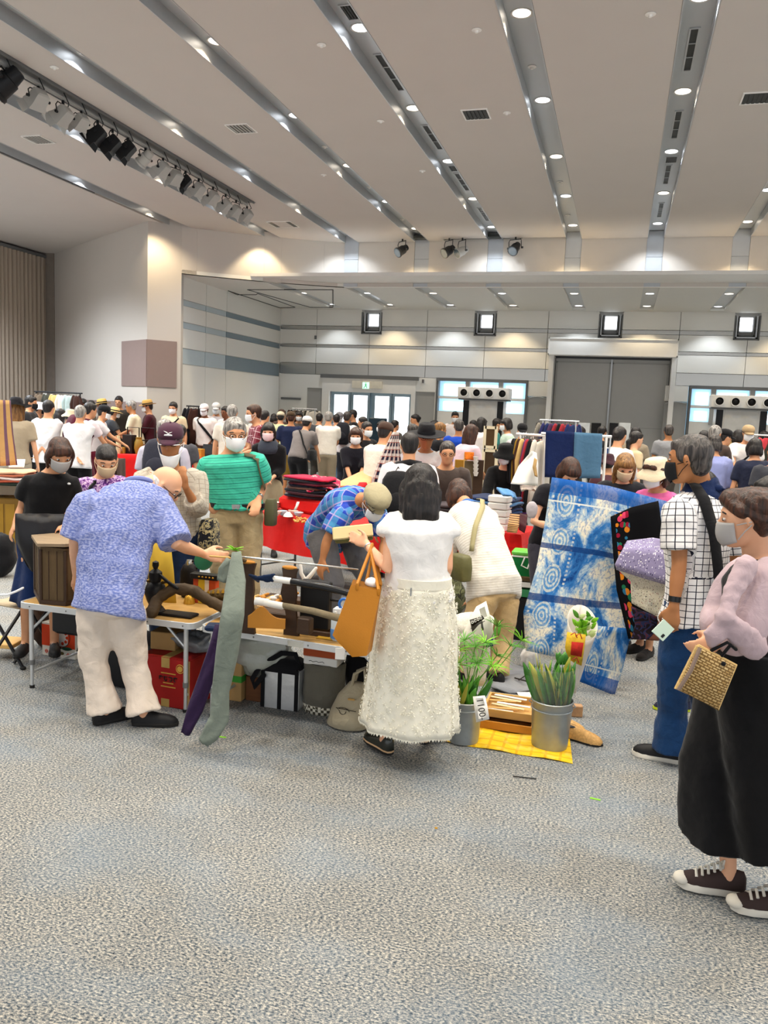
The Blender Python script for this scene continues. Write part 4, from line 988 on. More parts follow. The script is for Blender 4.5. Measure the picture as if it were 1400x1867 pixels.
   part('hat_crown', MB().loft([brim(0.0), brim(.5), brim(1.0)]+up_+[cr(-.002, .089, .105), cr(top_*.5, .086, .100), cr(top_*.9, .074, .088), cr(top_, .055, .066), cr(top_-(.012 if hat in ('fedora', 'wide') else -.004), .02, .025)]), hmn, root, True, 60)
   if hat in ('straw', 'fedora', 'wide'): part('hat_band', MB().loft([cr(.002, .0905, .1065), cr(.026, .0895, .1050), cr(.026, .083, .098), cr(.002, .084, .10)]), m_leather if hat != 'straw' else m_shoek, root, True, 60)
 P_ = dict(root=root, pelvis=pelvis, chest=chest, neck=neck, head=head, shR=shR, shL=shL, elR=elR, elL=elL, wrR=wrR, wrL=wrL, hipR=hipR, hipL=hipL, F=F, Rt=Rt, TD=TD, SF=SF, SR=SR, k=k, HF=HF, HU=HU, HR=HR, hk=hk, aR=aR, aL=aL, chw=chw, PF=PF, hipw=hipw, fw=fw, knR=knR, knL=knL, ease=e)
 return P_
def body_pt(p, u, f, r=1.0):
 """point on the clothed trunk: u = 0 pelvis .. 1 neck, f = angle (0 front, 90 right side)"""
 c = p['pelvis'].lerp(p['chest'], min(1, u*2)) if u < .5 else p['chest'].lerp(p['neck'], (u-.5)*2)
 a = R(f); w = (p['chw']+p['ease'])*1.04; d = (.112*p['k']*(.35+.65*p['fw'])+p['ease'])
 if u > .93: w *= .55; d *= .72
 elif u > .85: w *= .86; d *= .92
 return c+(p['SF']*math.cos(a)*d+p['SR']*math.sin(a)*w)*r
def strap(p, pts, m, w=.035, name='bag_strap', r=1.06, th=.004):
 """band lying on the trunk through (u, angle) stations"""
 P3 = [body_pt(p, u, f, r) for u, f in pts]; Q = []
 for i in range(len(P3)-1):
  for s in (0, .25, .5, .75):
   u0, f0 = pts[i]; u1, f1 = pts[i+1]; Q.append(body_pt(p, u0+(u1-u0)*s, f0+(f1-f0)*s, r))
 Q.append(P3[-1]); rows = []
 for i, q in enumerate(Q):
  d = (Q[min(len(Q)-1, i+1)]-Q[max(0, i-1)]).normalized(); u, = (0,)
  c = p['pelvis'].lerp(p['neck'], .5); nrm = (q-c); ax = p['TD']; nrm = (nrm-ax*nrm.dot(ax)); nrm = nrm.normalized() if nrm.length > 1e-4 else p['SF']
  s = d.cross(nrm); s = s.normalized() if s.length > 1e-4 else p['SR']; rows.append([q-s*w/2, q, q+s*w/2])
 return part(name, MB().sheet(rows, th), m, p['root'], True, None)
# ================================================================= NEAR PEOPLE
def gxy(x, y): p = G(x, y); return (p.x, p.y)
def ank(x, y, k=1.0): p = G(x, y); return V((p.x, p.y, .085*k))
f_crinkle = fabric('shirt_crinkle_blue', '#6473b0', 'crinkle', '#9fa6cf', sc=1.3)
f_cream = fabric('trousers_offwhite', '#d9cbbd', bump=.3); f_white = fabric('cloth_white', '#e9e6e2'); f_beige = fabric('trousers_beige', '#c3a678', bump=.35)
f_khaki = fabric('trousers_khaki', '#b5a07a', bump=.35); f_navy = fabric('cloth_navy', '#10223f'); f_blue = fabric('trousers_blue', '#12355e', bump=.35)
f_black = fabric('cloth_black', '#0b0b0e', bump=.15); f_teal = fabric('polo_teal', '#3fb59a', 'hstripe', '#1f6f66', '#2a8578'); f_check = fabric('shirt_check', '#e8e6e6', 'check', '#1e2030')
f_plaid = fabric('shirt_plaid_blue', '#2440a6', 'plaid', '#4f9bc4', '#a99acb'); f_beigecheck = fabric('shirt_beige_check', '#bdb5a6', 'check', '#9c9285'); f_floral = fabric('blouse_floral', '#5a2a78', 'floral', '#a070b8', '#e5d0e6')
f_lilac = fabric('cardigan_lilac', '#b9a3a9', bump=.3); f_stripew = fabric('shirt_fine_stripe', '#e6e1d8', 'stripe', '#d2cbc0'); f_greytr = fabric('trousers_grey', '#5d5b5d', bump=.3); f_skirtnavy = fabric('skirt_navy', '#0d2550', bump=.3)
f_bandana = fabric('bandana_navy', '#14264e', bump=.3); f_blouse = fabric('blouse_white', '#eeecea', bump=.2)
m_watch = mat('watch_silver', '#b9bdc0', .25, metal=.9); m_watchk = mat('watch_black', '#15171a', .3)
m_cap = fabric('cap_maroon', '#4a2c3c', bump=.1); m_beret = fabric('flatcap_beige', '#a39a7c', bump=.3)
def cuffring(p, w, e, m, name, r=.031, h=.03, nm='watch'):
 d = (w-e).normalized(); a = MB().tube([w-d*(h+.03), w-d*.03], r*p['k'], 14); return part(name, a, m, p['root'])
# bald man bending over the table
P1 = make_person('bald old man in crinkled blue shirt bending over the near table', gxy(228, 1322), 1.68, 78, J=dict(
 pelvis=at(198,1085,4.36), chest=at(214,985,4.46), neck=at(252,884,4.66), shL=at(160,918,4.50), shR=at(290,925,4.62), elbR=at(322,992,4.5), wriR=at(372,1010,4.78), thR=V((0,0.3,1)), hdR=V((1,.15,-.1)), pnR=V((0,1,-.6)), curlR=.7,
 elbL=at(138,985,4.46), wriL=at(140,1052,4.75), head=at(300,886,4.74), hipL=at(177,1105,4.36), hipR=at(226,1112,4.40), kneeL=at(172,1205,4.36), kneeR=at(244,1212,4.40), ankL=ank(190,1318), ankR=ank(262,1322),
 footL=V((.5,.86,0)), footR=V((.93,.35,0))), hyaw=62, hpit=42, skin='fair', hair='bald', hc='white', glasses=True, top=f_crinkle, sleeve=.98, tophem=.075, hemk=1.12, ease=.036, flare=1.2, bottom=f_cream, bease=.020, near=True, fat=1.12, knee_fwd=.1)
part('collar', MB().tube([P1['neck']+P1['SR']*.075*math.cos(a)+P1['SF']*.072*math.sin(a)+P1['TD']*(.012) for a in [2*PI*j/20 for j in range(21)]], .014, 8), f_crinkle, P1['root'])
part('ear_loop', MB().tube([P1['head']+P1['HR']*.085-P1['HU']*.02, P1['head']+P1['HR']*.08+P1['HF']*.05-P1['HU']*.06], .003, 5), m_mask, P1['root'])
# woman in white
P2 = make_person('woman in white blouse and white appliqué skirt seen from behind', gxy(722, 1388), 1.57, 96, fem=True, J=dict(
 pelvis=at(762,1080,4.0), chest=at(762,1010,4.0), neck=at(767,935,4.0), shL=at(716,955,4.0), shR=at(812,957,4.02), elbL=at(706,1038,3.93), wriL=at(668,992,4.18), thL=V((.3,.3,1)), hdL=V((-.75,.5,.15)), pnL=V((0,.4,.9)), curlL=.5,
 elbR=at(815,1035,3.97), wriR=at(800,1078,4.18), head=at(766,893,4.04), ankL=ank(700,1378), ankR=ank(776,1364), footL=V((-.75,.62,0)), footR=V((.15,.98,0))), hyaw=-12, hpit=24, skin='fair', hair='shoulder', hc='black', hscale=1.12,
 top=f_blouse, sleeve=.28, tophem=.0, ease=.036, bottom=None, btype='skirt', shoe=mat('shoe_patent', '#12170f', .25, spec=.6), extra=dict(welt=mat('welt_tan', '#c8a47c', .6)), sole_th=.03, near=True, flare=-.5)
m_skirt = fabric('skirt_applique', '#ece8d8', bump=.2)
def fancy_skirt(p, top_c, hem_c, wa, fl, m, npl=8):
 rings = []; root = p['root']
 for i in range(25):
  s = i/24; c = V(top_c).lerp(V(hem_c), s); a = wa*(1-s)+fl*s+.012*math.sin(PI*min(1, s*1.6)); rr = []
  for j in range(96):
   t_ = 2*PI*j/96; md = 1+.055*min(1, s*5+.1)*math.sin(npl*t_+.5*math.sin(2*t_)); rr.append(c+V((math.cos(t_)*a*md, math.sin(t_)*a*.80*md, 0)))
  rings.append(rr)
 o = part('skirt', MB().loft(rings), m, root, True, None)
 ap = MB()
 for i in range(1, 24):
  for j in range(0, 96, 4):
   s = i/24; t_ = 2*PI*(j+2*(i % 2)+random.uniform(-.8, .8))/96
   c = V(top_c).lerp(V(hem_c), min(1, s+random.uniform(-.012, .012))); a = wa*(1-s)+fl*s+.012*math.sin(PI*min(1, s*1.6)); md = 1+.055*min(1, s*5+.1)*math.sin(npl*t_+.5*math.sin(2*t_))
   n = V((math.cos(t_), math.sin(t_)*1.1, 0)).normalized(); q = c+V((math.cos(t_)*a*md, math.sin(t_)*a*.80*md, 0)); tt = V((-n.y, n.x, 0)); big = random.random() < .5
   r0 = random.uniform(.018, .028) if big else random.uniform(.007, .012); k0 = 7 if big else 4; ph = random.random()*6
   # a ragged petal ring standing off the cloth
   for w in range(k0):
    a0 = ph+2*PI*w/k0; a1 = ph+2*PI*(w+.75)/k0
    p0 = q+(tt*math.cos(a0)+V((0,0,1))*math.sin(a0))*r0*.55+n*.003; p1 = q+(tt*math.cos(a1)+V((0,0,1))*math.sin(a1))*r0*.6+n*.003
    m0 = q+(tt*math.cos((a0+a1)/2)+V((0,0,1))*math.sin((a0+a1)/2))*r0*1.15+n*random.uniform(.006, .012)
    ap.add([p0, p1, m0, (p0+p1)/2+n*.006], [(0, 1, 2), (0, 3, 2), (3, 1, 2)])
 # frayed hem
 for j in range(160):
  t_ = 2*PI*j/160; md = 1+.055*math.sin(npl*t_+.5*math.sin(2*t_)); q = V(hem_c)+V((math.cos(t_)*fl*md, math.sin(t_)*fl*.8*md, 0)); ap.add([q+V((-.006,0,.004)), q+V((.006,0,.004)), q+V((random.uniform(-.006,.006), 0, -.012))], [(0, 1, 2)])
 for v_ in (): pass
 stuff(part('petal_applique', ap, m, root, False, None))
 part('waistband', MB().loft([ell_ring(V(top_c)+V((0,0,z)), V((1,0,0)), V((0,1,0)), wa+e, wa*.8+e, 40) for z, e in ((-.01, .004), (.035, .002), (.036, -.004))]), m, root)
 part('zip_pull', MB().box((top_c[0]-.003, top_c[1]-wa*.8-.008, top_c[2]-.04), (top_c[0]+.003, top_c[1]-wa*.8-.003, top_c[2])), m_watch, root)
tc_ = at(762, 1062, 4.0); hc_ = at(746, 1322, 4.0)
fancy_skirt(P2, (tc_.x, tc_.y, tc_.z), (hc_.x, hc_.y, hc_.z), .168, .248, m_skirt)
cuffring(P2, P2['wrL'], P2['elL'], m_watch, 'bracelet', .026, .012); cuffring(P2, P2['wrR'], P2['elR'], m_watch, 'bracelet', .026, .012)
# man in checked shirt
P3 = make_person('dark haired man in black and white checked shirt with navy neckerchief', gxy(1250, 1385), 1.74, 148, J=dict(
 pelvis=at(1268,1085,4.2), kneeL=at(1226,1245,4.14), kneeR=at(1282,1245,4.25), chest=at(1270,1005,4.2), neck=at(1280,893,4.22), shL=at(1238,928,4.08), shR=at(1330,925,4.36), elbL=at(1238,1030,4.03), wriL=at(1228,1108,4.0), hdL=V((-.05,.05,-1)), thL=V((-1,.2,0)), pnL=V((.4,.8,0)), curlL=.6,
 elbR=at(1345,1030,4.45), wriR=at(1325,1100,4.5), head=at(1256,840,4.18), ankL=ank(1222,1388), ankR=ank(1290,1376), footL=V((-1,.12,0)), footR=V((-.9,.4,0))), hyaw=-14, hpit=8, skin='tan', hair='short', hc='dkgrey', mask='k',
 top=f_check, sleeve=.72, tophem=.11, ease=.03, flare=1.3, bottom=f_blue, bease=.024, shoe=m_shoek, solem=m_sole, near=True, fat=1.05, collar=f_bandana, sole_th=.028, hscale=1.04)
cuffring(P3, P3['wrL'], P3['elL'], m_watchk, 'watch', .031, .028)
bd = MB(); n0 = P3['neck']
bd.loft([[n0+P3['TD']*z+P3['SR']*a*math.cos(t_)+P3['SF']*b*math.sin(t_)+V((0,0,.010*math.sin(5*t_+z*60))) for t_ in [2*PI*j/28 for j in range(28)]] for z, a, b in ((-.05, .13, .11), (-.02, .118, .105), (.01, .10, .092), (.04, .082, .082), (.06, .076, .078), (.058, .070, .072), (.0, .08, .08))])
part('neckerchief', bd, f_bandana, P3['root'], True, None)
kn_ = n0-P3['SF']*.085+P3['TD']*.012
part('neckerchief_knot', MB().ell(kn_, (.03, .022, .022)).sheet([[kn_+V((0,0,.01)), kn_+V((.02,0,-.01))], [kn_+V((.05,-.03,.0)), kn_+V((.03,-.03,-.05))], [kn_+V((.09,-.03,-.02)), kn_+V((.05,-.03,-.08))]], .004), f_bandana, P3['root'])
# walking woman
P4 = make_person('walking woman in lilac cardigan and wide black trousers carrying straw bag', gxy(1370, 1640), 1.60, 183, fem=True, J=dict(
 pelvis=at(1368,1190,2.95), chest=at(1380,1112,2.95), neck=at(1384,1018,2.95), shL=at(1398,1052,2.80), shR=at(1350,1048,3.1), elbL=at(1352,1165,2.74), wriL=at(1316,1168,2.74), hdL=V((-.8,-.15,-.35)), thL=V((-.3,.2,.9)), pnL=V((0,.7,-.8)), curlL=.75,
 elbR=at(1310,1130,3.02), wriR=at(1296,1165,2.86), head=at(1360,947,2.93), ankR=ank(1325,1632), ankL=ank(1425,1672), kneeR=at(1318,1395,3.0), kneeL=at(1395,1400,2.85), footR=V((-1,-.02,0)), footL=V((-1,-.12,0))), hyaw=8, hpit=10, skin='fair', hair='swept', hc='brown', mask='g',
 top=f_black, sleeve=0, tophem=.05, ease=.02, bottom=None, btype='crop', shoe=mat('canvas_brown', '#3a2c2a', .8, var=.1), solem=mat('rubber_white', '#ddd8cc', .6), near=True, bare_foot=True, sole_th=.032, hands=True)
# ---- teal polo man
P5 = make_person('man in striped teal polo shirt and khaki trousers with hand on hip', (at(432,925,6.12).x, at(432,925,6.12).y), 1.76, 293, J=dict(
 pelvis=at(432,930,6.12), chest=at(424,872,6.12), neck=at(422,826,6.12), shR=at(380,848,6.12), shL=at(470,843,6.12), elbR=at(366,900,6.25), wriR=at(380,922,6.06), hdR=V((.9,-.2,-.4)), thR=V((0,0,1)), elbL=at(478,885,6.2), wriL=at(470,912,6.05), head=at(428,793,6.08)), hyaw=-14, hpit=12, skin='mid', hair='short', hc='grey', mask='w', glasses=True,
 top=f_teal, sleeve=.75, tophem=-.05, ease=.026, flare=1.0, bottom=f_khaki, bease=.014, near=True, vox=.011, fat=1.16, stance=.12, collar=fabric('collar_teal', '#5cc4ad'))
part('belt', MB().loft([ell_ring(P5['pelvis']+V((0,0,z)), P5['Rt'], P5['PF'], P5['hipw']*1.06+e, .126+e, 28) for z, e in ((.022, .012), (.024, .02), (.058, .02), (.06, .012))]), m_leather, P5['root'])
part('belt_buckle', MB().bbox((-.03, -.006, -.02), (.03, .006, .02), .003, frame(P5['Rt'], P5['F'], V((0,0,1)))) , m_watch, P5['root']).location = P5['pelvis']+P5['F']*.148+V((0,0,.042))
P5['root'].children[-1].location -= P5['root'].location*0
cuffring(P5, P5['wrL'], P5['elL'], m_watch, 'watch', .031, .022)
# ---- maroon cap man
P6 = make_person('old man in maroon cap and beige checked shirt, hand raised to chest', (at(318,955,5.75).x, at(318,955,5.75).y), 1.64, 296, J=dict(
 pelvis=at(318,962,5.75), chest=at(315,910,5.75), neck=at(312,856,5.72), shR=at(264,872,5.72), shL=at(356,872,5.72), elbR=at(258,935,5.70), wriR=at(270,975,5.55), elbL=at(360,928,5.65), wriL=at(338,888,5.48), hdL=V((-.2,-.1,1)), thL=V((-.9,.2,0)), pnL=V((-.3,.9,0)), head=at(311,806,5.65)), hyaw=4, hpit=12, skin='tan', hair='short', hc='grey', mask='chinw', hat='cap', hatm=m_cap,
 top=f_beigecheck, sleeve=1.45, tophem=.06, ease=.04, bottom=f_navy, bease=.03, near=True, vox=.011, glasses=True, hscale=1.05)
# cap emblem: white wing-like mark and piping on the peak
c6 = P6['head']+P6['HU']*.075*P6['hk']+P6['HF']*.10*P6['hk']
def capP(x, z):
 ang = x/.1; hk = P6['hk']; return P6['head']+P6['HU']*(.045+z)*hk+P6['HR']*.093*math.sin(ang)*hk+P6['HF']*(.103*math.cos(ang)-.004-.18*max(0, z-.02))*hk
eb = MB()
eb.sheet([[capP(x, .030+.006*(1-abs(x)/.03)) for x in (-.028, -.014, 0, .014, .028)], [capP(x, .022) for x in (-.03, -.015, 0, .015, .030)]], .003)
eb.sheet([[capP(-.030, .050), capP(-.012, .046), capP(.0, .041), capP(.014, .050), capP(.034, .054)], [capP(-.022, .045), capP(-.010, .040), capP(.0, .035), capP(.012, .042), capP(.022, .047)]], .003)
part('cap_emblem', eb, m_mask, P6['root'], True, None)
part('cap_piping', MB().tube([P6['head']+(P6['HU']*(.039-.022-.018*(u*u))+P6['HR']*(.077)*math.sin(u*1.15)+P6['HF']*(.092*math.cos(u*1.15)-.008+.066*(1-.55*u*u)))*P6['hk'] for u in [j/6-1 for j in range(13)]], .003, 6), m_mask, P6['root'])
# ---- dark T-shirt woman
P7 = make_person('woman with brown bob in black T-shirt and long navy skirt behind the wooden box', (at(70,1000,5.35).x, at(70,1000,5.35).y), 1.56, 300, fem=True, J=dict(
 pelvis=at(84,958,5.35), chest=at(90,905,5.35), neck=at(97,860,5.35), shR=at(54,880,5.30), shL=at(132,882,5.40), elbR=at(40,925,5.35), wriR=at(27,957,5.27), elbL=at(126,928,5.40), wriL=at(120,958,5.21), head=at(109,829,5.28)), hyaw=-24, hpit=30, skin='mid', hair='bob', hc='brown', mask='g',
 top=f_black, sleeve=.62, tophem=.05, ease=.026, flare=.8, bottom=f_skirtnavy, btype='skirt', extra=dict(hem=.42, fl=.19, pleats=7), near=True, vox=.011)
P8 = make_person('woman in purple floral blouse looking down beside the bald man', (at(182,950,5.60).x, at(182,950,5.60).y), 1.53, 292, fem=True, J=dict(
 pelvis=at(182,962,5.60), chest=at(184,912,5.60), neck=at(190,868,5.57), shR=at(150,886,5.55), shL=at(228,884,5.60), elbR=at(142,928,5.57), wriR=at(138,960,5.45), head=at(194,840,5.51)), hyaw=-20, hpit=32, skin='fair', hair='bun', hc='black', mask='b',
 top=f_floral, sleeve=.9, tophem=.08, ease=.03, bottom=f_greytr, near=True, vox=.012)
P9 = make_person('bending man in blue plaid shirt and beige flat cap, hands toward the table', (at(620,1000,6.25).x, at(620,1000,6.25).y), 1.68, 318, J=dict(
 pelvis=at(594,965,6.35), chest=at(620,922,6.2), neck=at(662,912,5.98), shR=at(622,938,5.86), shL=at(688,935,6.15), elbR=at(596,985,5.82), wriR=at(588,1020,5.8), elbL=at(702,985,6.05), wriL=at(694,1025,5.9), head=at(682,918,5.88), hipR=at(585,975,6.25), hipL=at(640,978,6.4), ankR=V((at(592,1000,6.1).x,at(592,1000,6.1).y,.085)), ankL=V((at(664,1000,6.35).x,at(664,1000,6.35).y,.085))), hyaw=5, hpit=40, skin='tan', hair='short', hc='grey', mask='w', hat='flatcap', hatm=m_beret, glasses=True,
 top=f_plaid, sleeve=.75, tophem=.08, ease=.03, flare=1.2, bottom=f_greytr, bease=.03, near=True, vox=.011)
P10 = make_person('bending person in fine striped white shirt and beige trousers by the buckets', gxy(885, 1248), 1.63, 128, fem=True, J=dict(
 pelvis=at(902,1062,5.36), chest=at(876,985,5.5), neck=at(850,925,5.72), shL=at(818,955,5.6), shR=at(900,965,5.78), elbL=at(808,1030,5.55), wriL=at(812,1085,5.6), elbR=at(880,1040,5.8), wriR=at(862,1095,5.9), head=at(836,903,5.84), hipL=at(882,1085,5.32), hipR=at(920,1090,5.42), kneeL=at(860,1165,5.3), kneeR=at(915,1170,5.42), ankL=ank(850,1240), ankR=ank(908,1248)), hyaw=10, hpit=45, skin='mid', hair='bob', hc='brown',
 top=f_stripew, sleeve=.85, tophem=.10, ease=.036, bottom=f_beige, bease=.022, flare=.4, near=True, vox=.011, collar=fabric('scarf_blue', '#2f62a8', bump=.3), fat=1.12)
# extra clothing of the woman at the right edge: wide trousers, cardigan, bun, laces
def drape(name, rings, m, root, smooth=None):
 return part(name, MB().loft(rings), m, root, True, smooth)
def wide_leg(p, hip, kn, an, r0, r1, r2, zb, seed):
 rings = []; rnd = random.Random(seed); ph = rnd.random()*6; F, Rt = p['F'], p['Rt']
 pts = [hip+V((0,0,.06)), hip.lerp(kn, .35), hip.lerp(kn, .75), kn, kn.lerp(an, .36), kn.lerp(an, .68)]; rad = [r0, r0*1.02, (r0+r1)*.5, r1, (r1+r2)*.5, r2]
 for i, (c, a) in enumerate(zip(pts, rad)):
  s = i/5; rings.append([c+F*a*1.15*(1+.07*s*math.sin(4*t_+ph))*math.cos(t_)+Rt*a*(1+.07*s*math.sin(5*t_+ph))*math.sin(t_)+V((0,0,.012*s*math.sin(3*t_+ph))) for t_ in [2*PI*j/40 for j in range(40)]])
 return rings
g4 = MB(); p = P4
g4.loft([ell_ring(p['pelvis']+V((0,0,.10)), p['Rt'], p['F'], .135, .105), ell_ring(p['pelvis'], p['Rt'], p['F'], .165, .14), ell_ring(p['pelvis']-V((0,0,.10)), p['Rt'], p['F'], .165, .15)])
g4.loft(wide_leg(p, p['hipR']+p['F']*.01, p['knR'], p['aR'], .125, .135, .150, .3, 1)); g4.loft(wide_leg(p, p['hipL'], p['knL'], p['aL'], .125, .130, .145, .3, 2))
skinned('trousers', g4, f_black, P4['root'], .011, 1, .02, TEXC, None, .6)
# hair bun and swept strands
h = P4; bn = MB(); bn.ell(h['head']-h['HF']*.145-h['HU']*.005, (.058, .055, .060), frame(h['HR'], h['HF'], h['HU']), 14, 10)
bn.ell(h['head']-h['HF']*.035+h['HU']*.042, (.082, .096, .076), frame(h['HR'], h['HF'], h['HU']), 18, 12)
skinned('hair_bun', bn, HM['brown'], P4['root'], .008, 2, .01, TEXH, None, .6)
# lilac cardigan: back and sleeve sweeping down, knotted at the front
def sheetpx(rows, m, name, root, th=.006, sm=None, wob=.0, seed=0):
 rnd = random.Random(seed); R_ = []
 for i, r in enumerate(rows):
  row = []
  for j in range(len(r)-1):
   for s in (0, .5): a, b = r[j], r[j+1]; row.append(tuple(a[q]*(1-s)+b[q]*s for q in range(3)))
  row.append(r[-1]); R_.append([V(at(*q)) for q in row])
 R2 = []
 for i in range(len(R_)-1):
  for s in (0, .33, .67): R2.append([a.lerp(b, s) for a, b in zip(R_[i], R_[i+1])])
 R2.append(R_[-1])
 if wob:
  for i, r in enumerate(R2):
   for j, q in enumerate(r): r[j] = q-FH*wob*(noise.noise(q*9+V((seed, 0, 0)))+.4*noise.noise(q*25))
 return part(name, MB().sheet(R2, th), m, root, True, None)
pc = P4
cg = MB()
shl, shr, nk, pv = pc['shL'], pc['shR'], pc['neck'], pc['pelvis']
UPv = V((0,0,1)); Bk = -pc['F']
cg.loft([[c+pc['Rt']*a*math.cos(t_)+pc['F']*(b*math.sin(t_)) for t_ in [2*PI*j/22 for j in range(22)]] for c, a, b in ((pv+Bk*.15-UPv*.34, .11, .05), (pv+Bk*.13-UPv*.20, .16, .09), (pv+Bk*.10-UPv*.02, .175, .11), (pc['chest']+Bk*.05, .175, .115), (pc['chest'].lerp(nk, .6)+Bk*.045, .19, .10), (nk-UPv*.03+Bk*.035, .15, .075), (nk+UPv*.01+Bk*.03, .085, .06))])
for sh, el, wr_, fr in ((shl, pc['elL'], pc['wrL'], .35), (shr, pc['elR'], pc['wrR'], .3)):
 cg.tube([sh+Bk*.01, sh.lerp(el, .35), sh.lerp(el, .7), el, el.lerp(wr_, fr)], [.075, .078, .074, .072, .062], 16, True)
cd = skinned('cardigan', cg, f_lilac, P4['root'], .010, 4, .014, TEXC, None, .6)
kt = at(1322,1125,2.66); kb = MB().ell(kt, (.035, .028, .03))
kb.tube([kt, at(1335,1080,2.70), at(1360,1035,2.74)], [.03, .034, .045], 12, True, (FH, .6)); kb.tube([kt, at(1302,1160,2.66), at(1296,1180,2.67)], [.022, .04, .012], 10, True, (FH, .5)); kb.tube([kt, at(1345,1150,2.66), at(1375,1180,2.70)], [.022, .045, .05], 12, True, (FH, .5))
skinned('cardigan_knot', kb, f_lilac, P4['root'], .008, 2, .012, TEXH, None, .6)
for nm, an in (('R', P4['aR']), ('L', P4['aL'])):
 fd = V((-1, -.02 if nm == 'R' else -.12, 0)).normalized(); sd = V((fd.y, -fd.x, 0)); b0 = V((an.x, an.y, 0))
 for i in range(5):
  z = .122-.009*i; c = b0+fd*(.035+.021*i)+V((0,0,z-.002*i))
  part('shoelace', MB().tube([c-sd*.026-V((0,0,.012)), c+V((0,0,.006)), c+sd*.026+fd*.006-V((0,0,.012))], .0058, 6), m_sole, P4['root'])
 for s in (-1, 1): c = b0+fd*.03+V((0,0,.13)); part('lace_bow', MB().tube([c, c+sd*s*.022+V((0,0,.018))-fd*.004, c+sd*s*.04+V((0,0,-.002)), c], .005, 6), m_sole, P4['root'])
 tc = b0+fd*.165+V((0,0,.040)); part('toe_cap', MB().ell(tc, (.036, .036, .024)), m_sole, P4['root'])
# ================================================================= THE CROWD
FB = {}
def fb(c, kind='plain', **kw):
 k = (c, kind)
 if k not in FB: FB[k] = fabric('fabric_%s_%s' % (c.strip('#'), kind), c, kind, **kw)
 return FB[k]
CR_ = {}
def crowd(label, px, hy, d, face, lean=0, top='#ffffff', bot='#333333', kind='plain', kk=None, hat=None, H=None, hatc=None, shoes=None, key=None, **kw):
 p = at(px, hy, d); L = R(lean); F = V((math.cos(R(face)), math.sin(R(face)), 0)); hatz = .02 if hat else 0.0
 zk = .93+.27*math.cos(.75*L)+.25*math.cos(L)+.25*(1-.25*math.sin(L)); k = (p.z-hatz)/zk; off = k*(.27*math.sin(.75*L)+.25*math.sin(L)+.08*math.sin(L)-.16*math.sin(L)+.05)
 k = H/1.70 if H else k
 pos = V((p.x, p.y, 0))-F*off
 a = 0.5+random.random(); kw.setdefault('legs', (random.uniform(-.05, .10), random.uniform(-.08, .05)))
 far = d > 12.5
 pr = make_person(label, (pos.x, pos.y), 1.70*k, face, lean, top=fb(top, kind, **(kk or {})), bottom=fb(bot), hat=hat, hatm=fb(hatc) if hatc else None, vox=.020 if far else .0155,
  shoe=fb(shoes) if shoes else None, group='visitors in the crowded hall', **kw)
 if key: CR_[key] = pr
 return pr
BEH = (-.17, -.10, .86, (-.3, .8, .1))     # hands clasped behind the back
FRO = (.33, .08, 1.02)                     # hands in front
TAB = (.45, .14, .88)                      # hands reaching for a table
SIDE = (.03, .27, .80)
KM = {}
crowd('woman with long fair brown hair and dark flat hat behind the hanging cloth strip', 30, 728, 10.6, 120, 6, top='#a89a84', bot='#a39c8c', hair='long', hc='light', hat='wide', hatc='#1c1b20', fem=True, skin='fair')
crowd('man with black face mask and charcoal shirt before the curtain', 59, 724, 14.5, 20, 4, top='#2a2a2c', bot='#1c1c20', hc='black', mask='k', armL=FRO, armR=FRO)
crowd('person in white bucket hat beside the curtain', 77, 735, 15.2, 20, 18, top='#38363c', bot='#2a2830', hat='bucket', hatc='#dcd6da', mask='k', fem=True)
crowd('broad black haired man in long white shirt, hands clasped behind back', 90, 733, 12.4, 100, 4, top='#e6e3e4', bot='#24211f', sleeve=1.5, armL=BEH, armR=BEH, fat=1.15, tophem=.12, key='w1')
crowd('grey haired man in short sleeved white shirt, hands clasped behind back', 148, 743, 12.0, 104, 10, top='#e2e2e6', bot='#101012', hc='grey', armL=BEH, armR=BEH, fat=1.12, tophem=.12, sleeve=.85)
crowd('woman with black hair between the two men in white shirts', 112, 748, 13.6, 80, 10, top='#d8c8b8', bot='#4a4038', hair='shoulder', fem=True, skin='fair')
crowd('person in sun hat bowed behind the grey haired man', 133, 748, 13.2, 60, 20, top='#c7c2b4', bot='#3a3a3a', hat='bucket', hatc='#c9bda0', fem=True)
crowd('dark haired man in pale shirt with maroon backpack', 168, 738, 12.6, 60, 14, top='#e2d4da', bot='#5a2030', armR=TAB, key='bp1')
crowd('person in black cap, pale shirt and maroon apron reaching right', 193, 741, 13.7, 25, 18, top='#d9d2d6', bot='#5b1428', hat='cap', hatc='#16161a', armR=(.55, .0, .98), armL=FRO, mask='w', key='ap1')
crowd('person in yellow straw hat far behind the maroon backpack', 184, 728, 17.6, 200, 5, top='#6a5d50', bot='#333333', hat='straw', hair='short', hatc='#c9a55c')
crowd('black haired person at the back before the dado panel', 216, 724, 18.0, 286, 4, top='#3a352f', bot='#2a2a2a', fem=True)
crowd('person in tilted straw hat and dark grey jacket browsing', 212, 744, 16.9, 30, 18, top='#3c3f44', bot='#3a3a3c', hat='straw', hatc='#d8b878', armR=TAB, armL=TAB, fem=True, mask='w')
crowd('tall man in pale yellow shirt with sunglasses pushed up on grey hair', 236, 733, 16.5, 205, 12, top='#dcd6b8', bot='#6a5a4a', hc='grey', sleeve=.9, armR=FRO, armL=FRO, tophem=.10, skin='tan', hat=None, glasses=True)
crowd('man in fedora, white mask and maroon jumper', 267, 730, 16.7, 215, 3, top='#3b0f1a', bot='#2a2220', hat='fedora', hatc='#b58f4e', mask='w', sleeve=1.8, armR=FRO, armL=FRO, skin='mid')
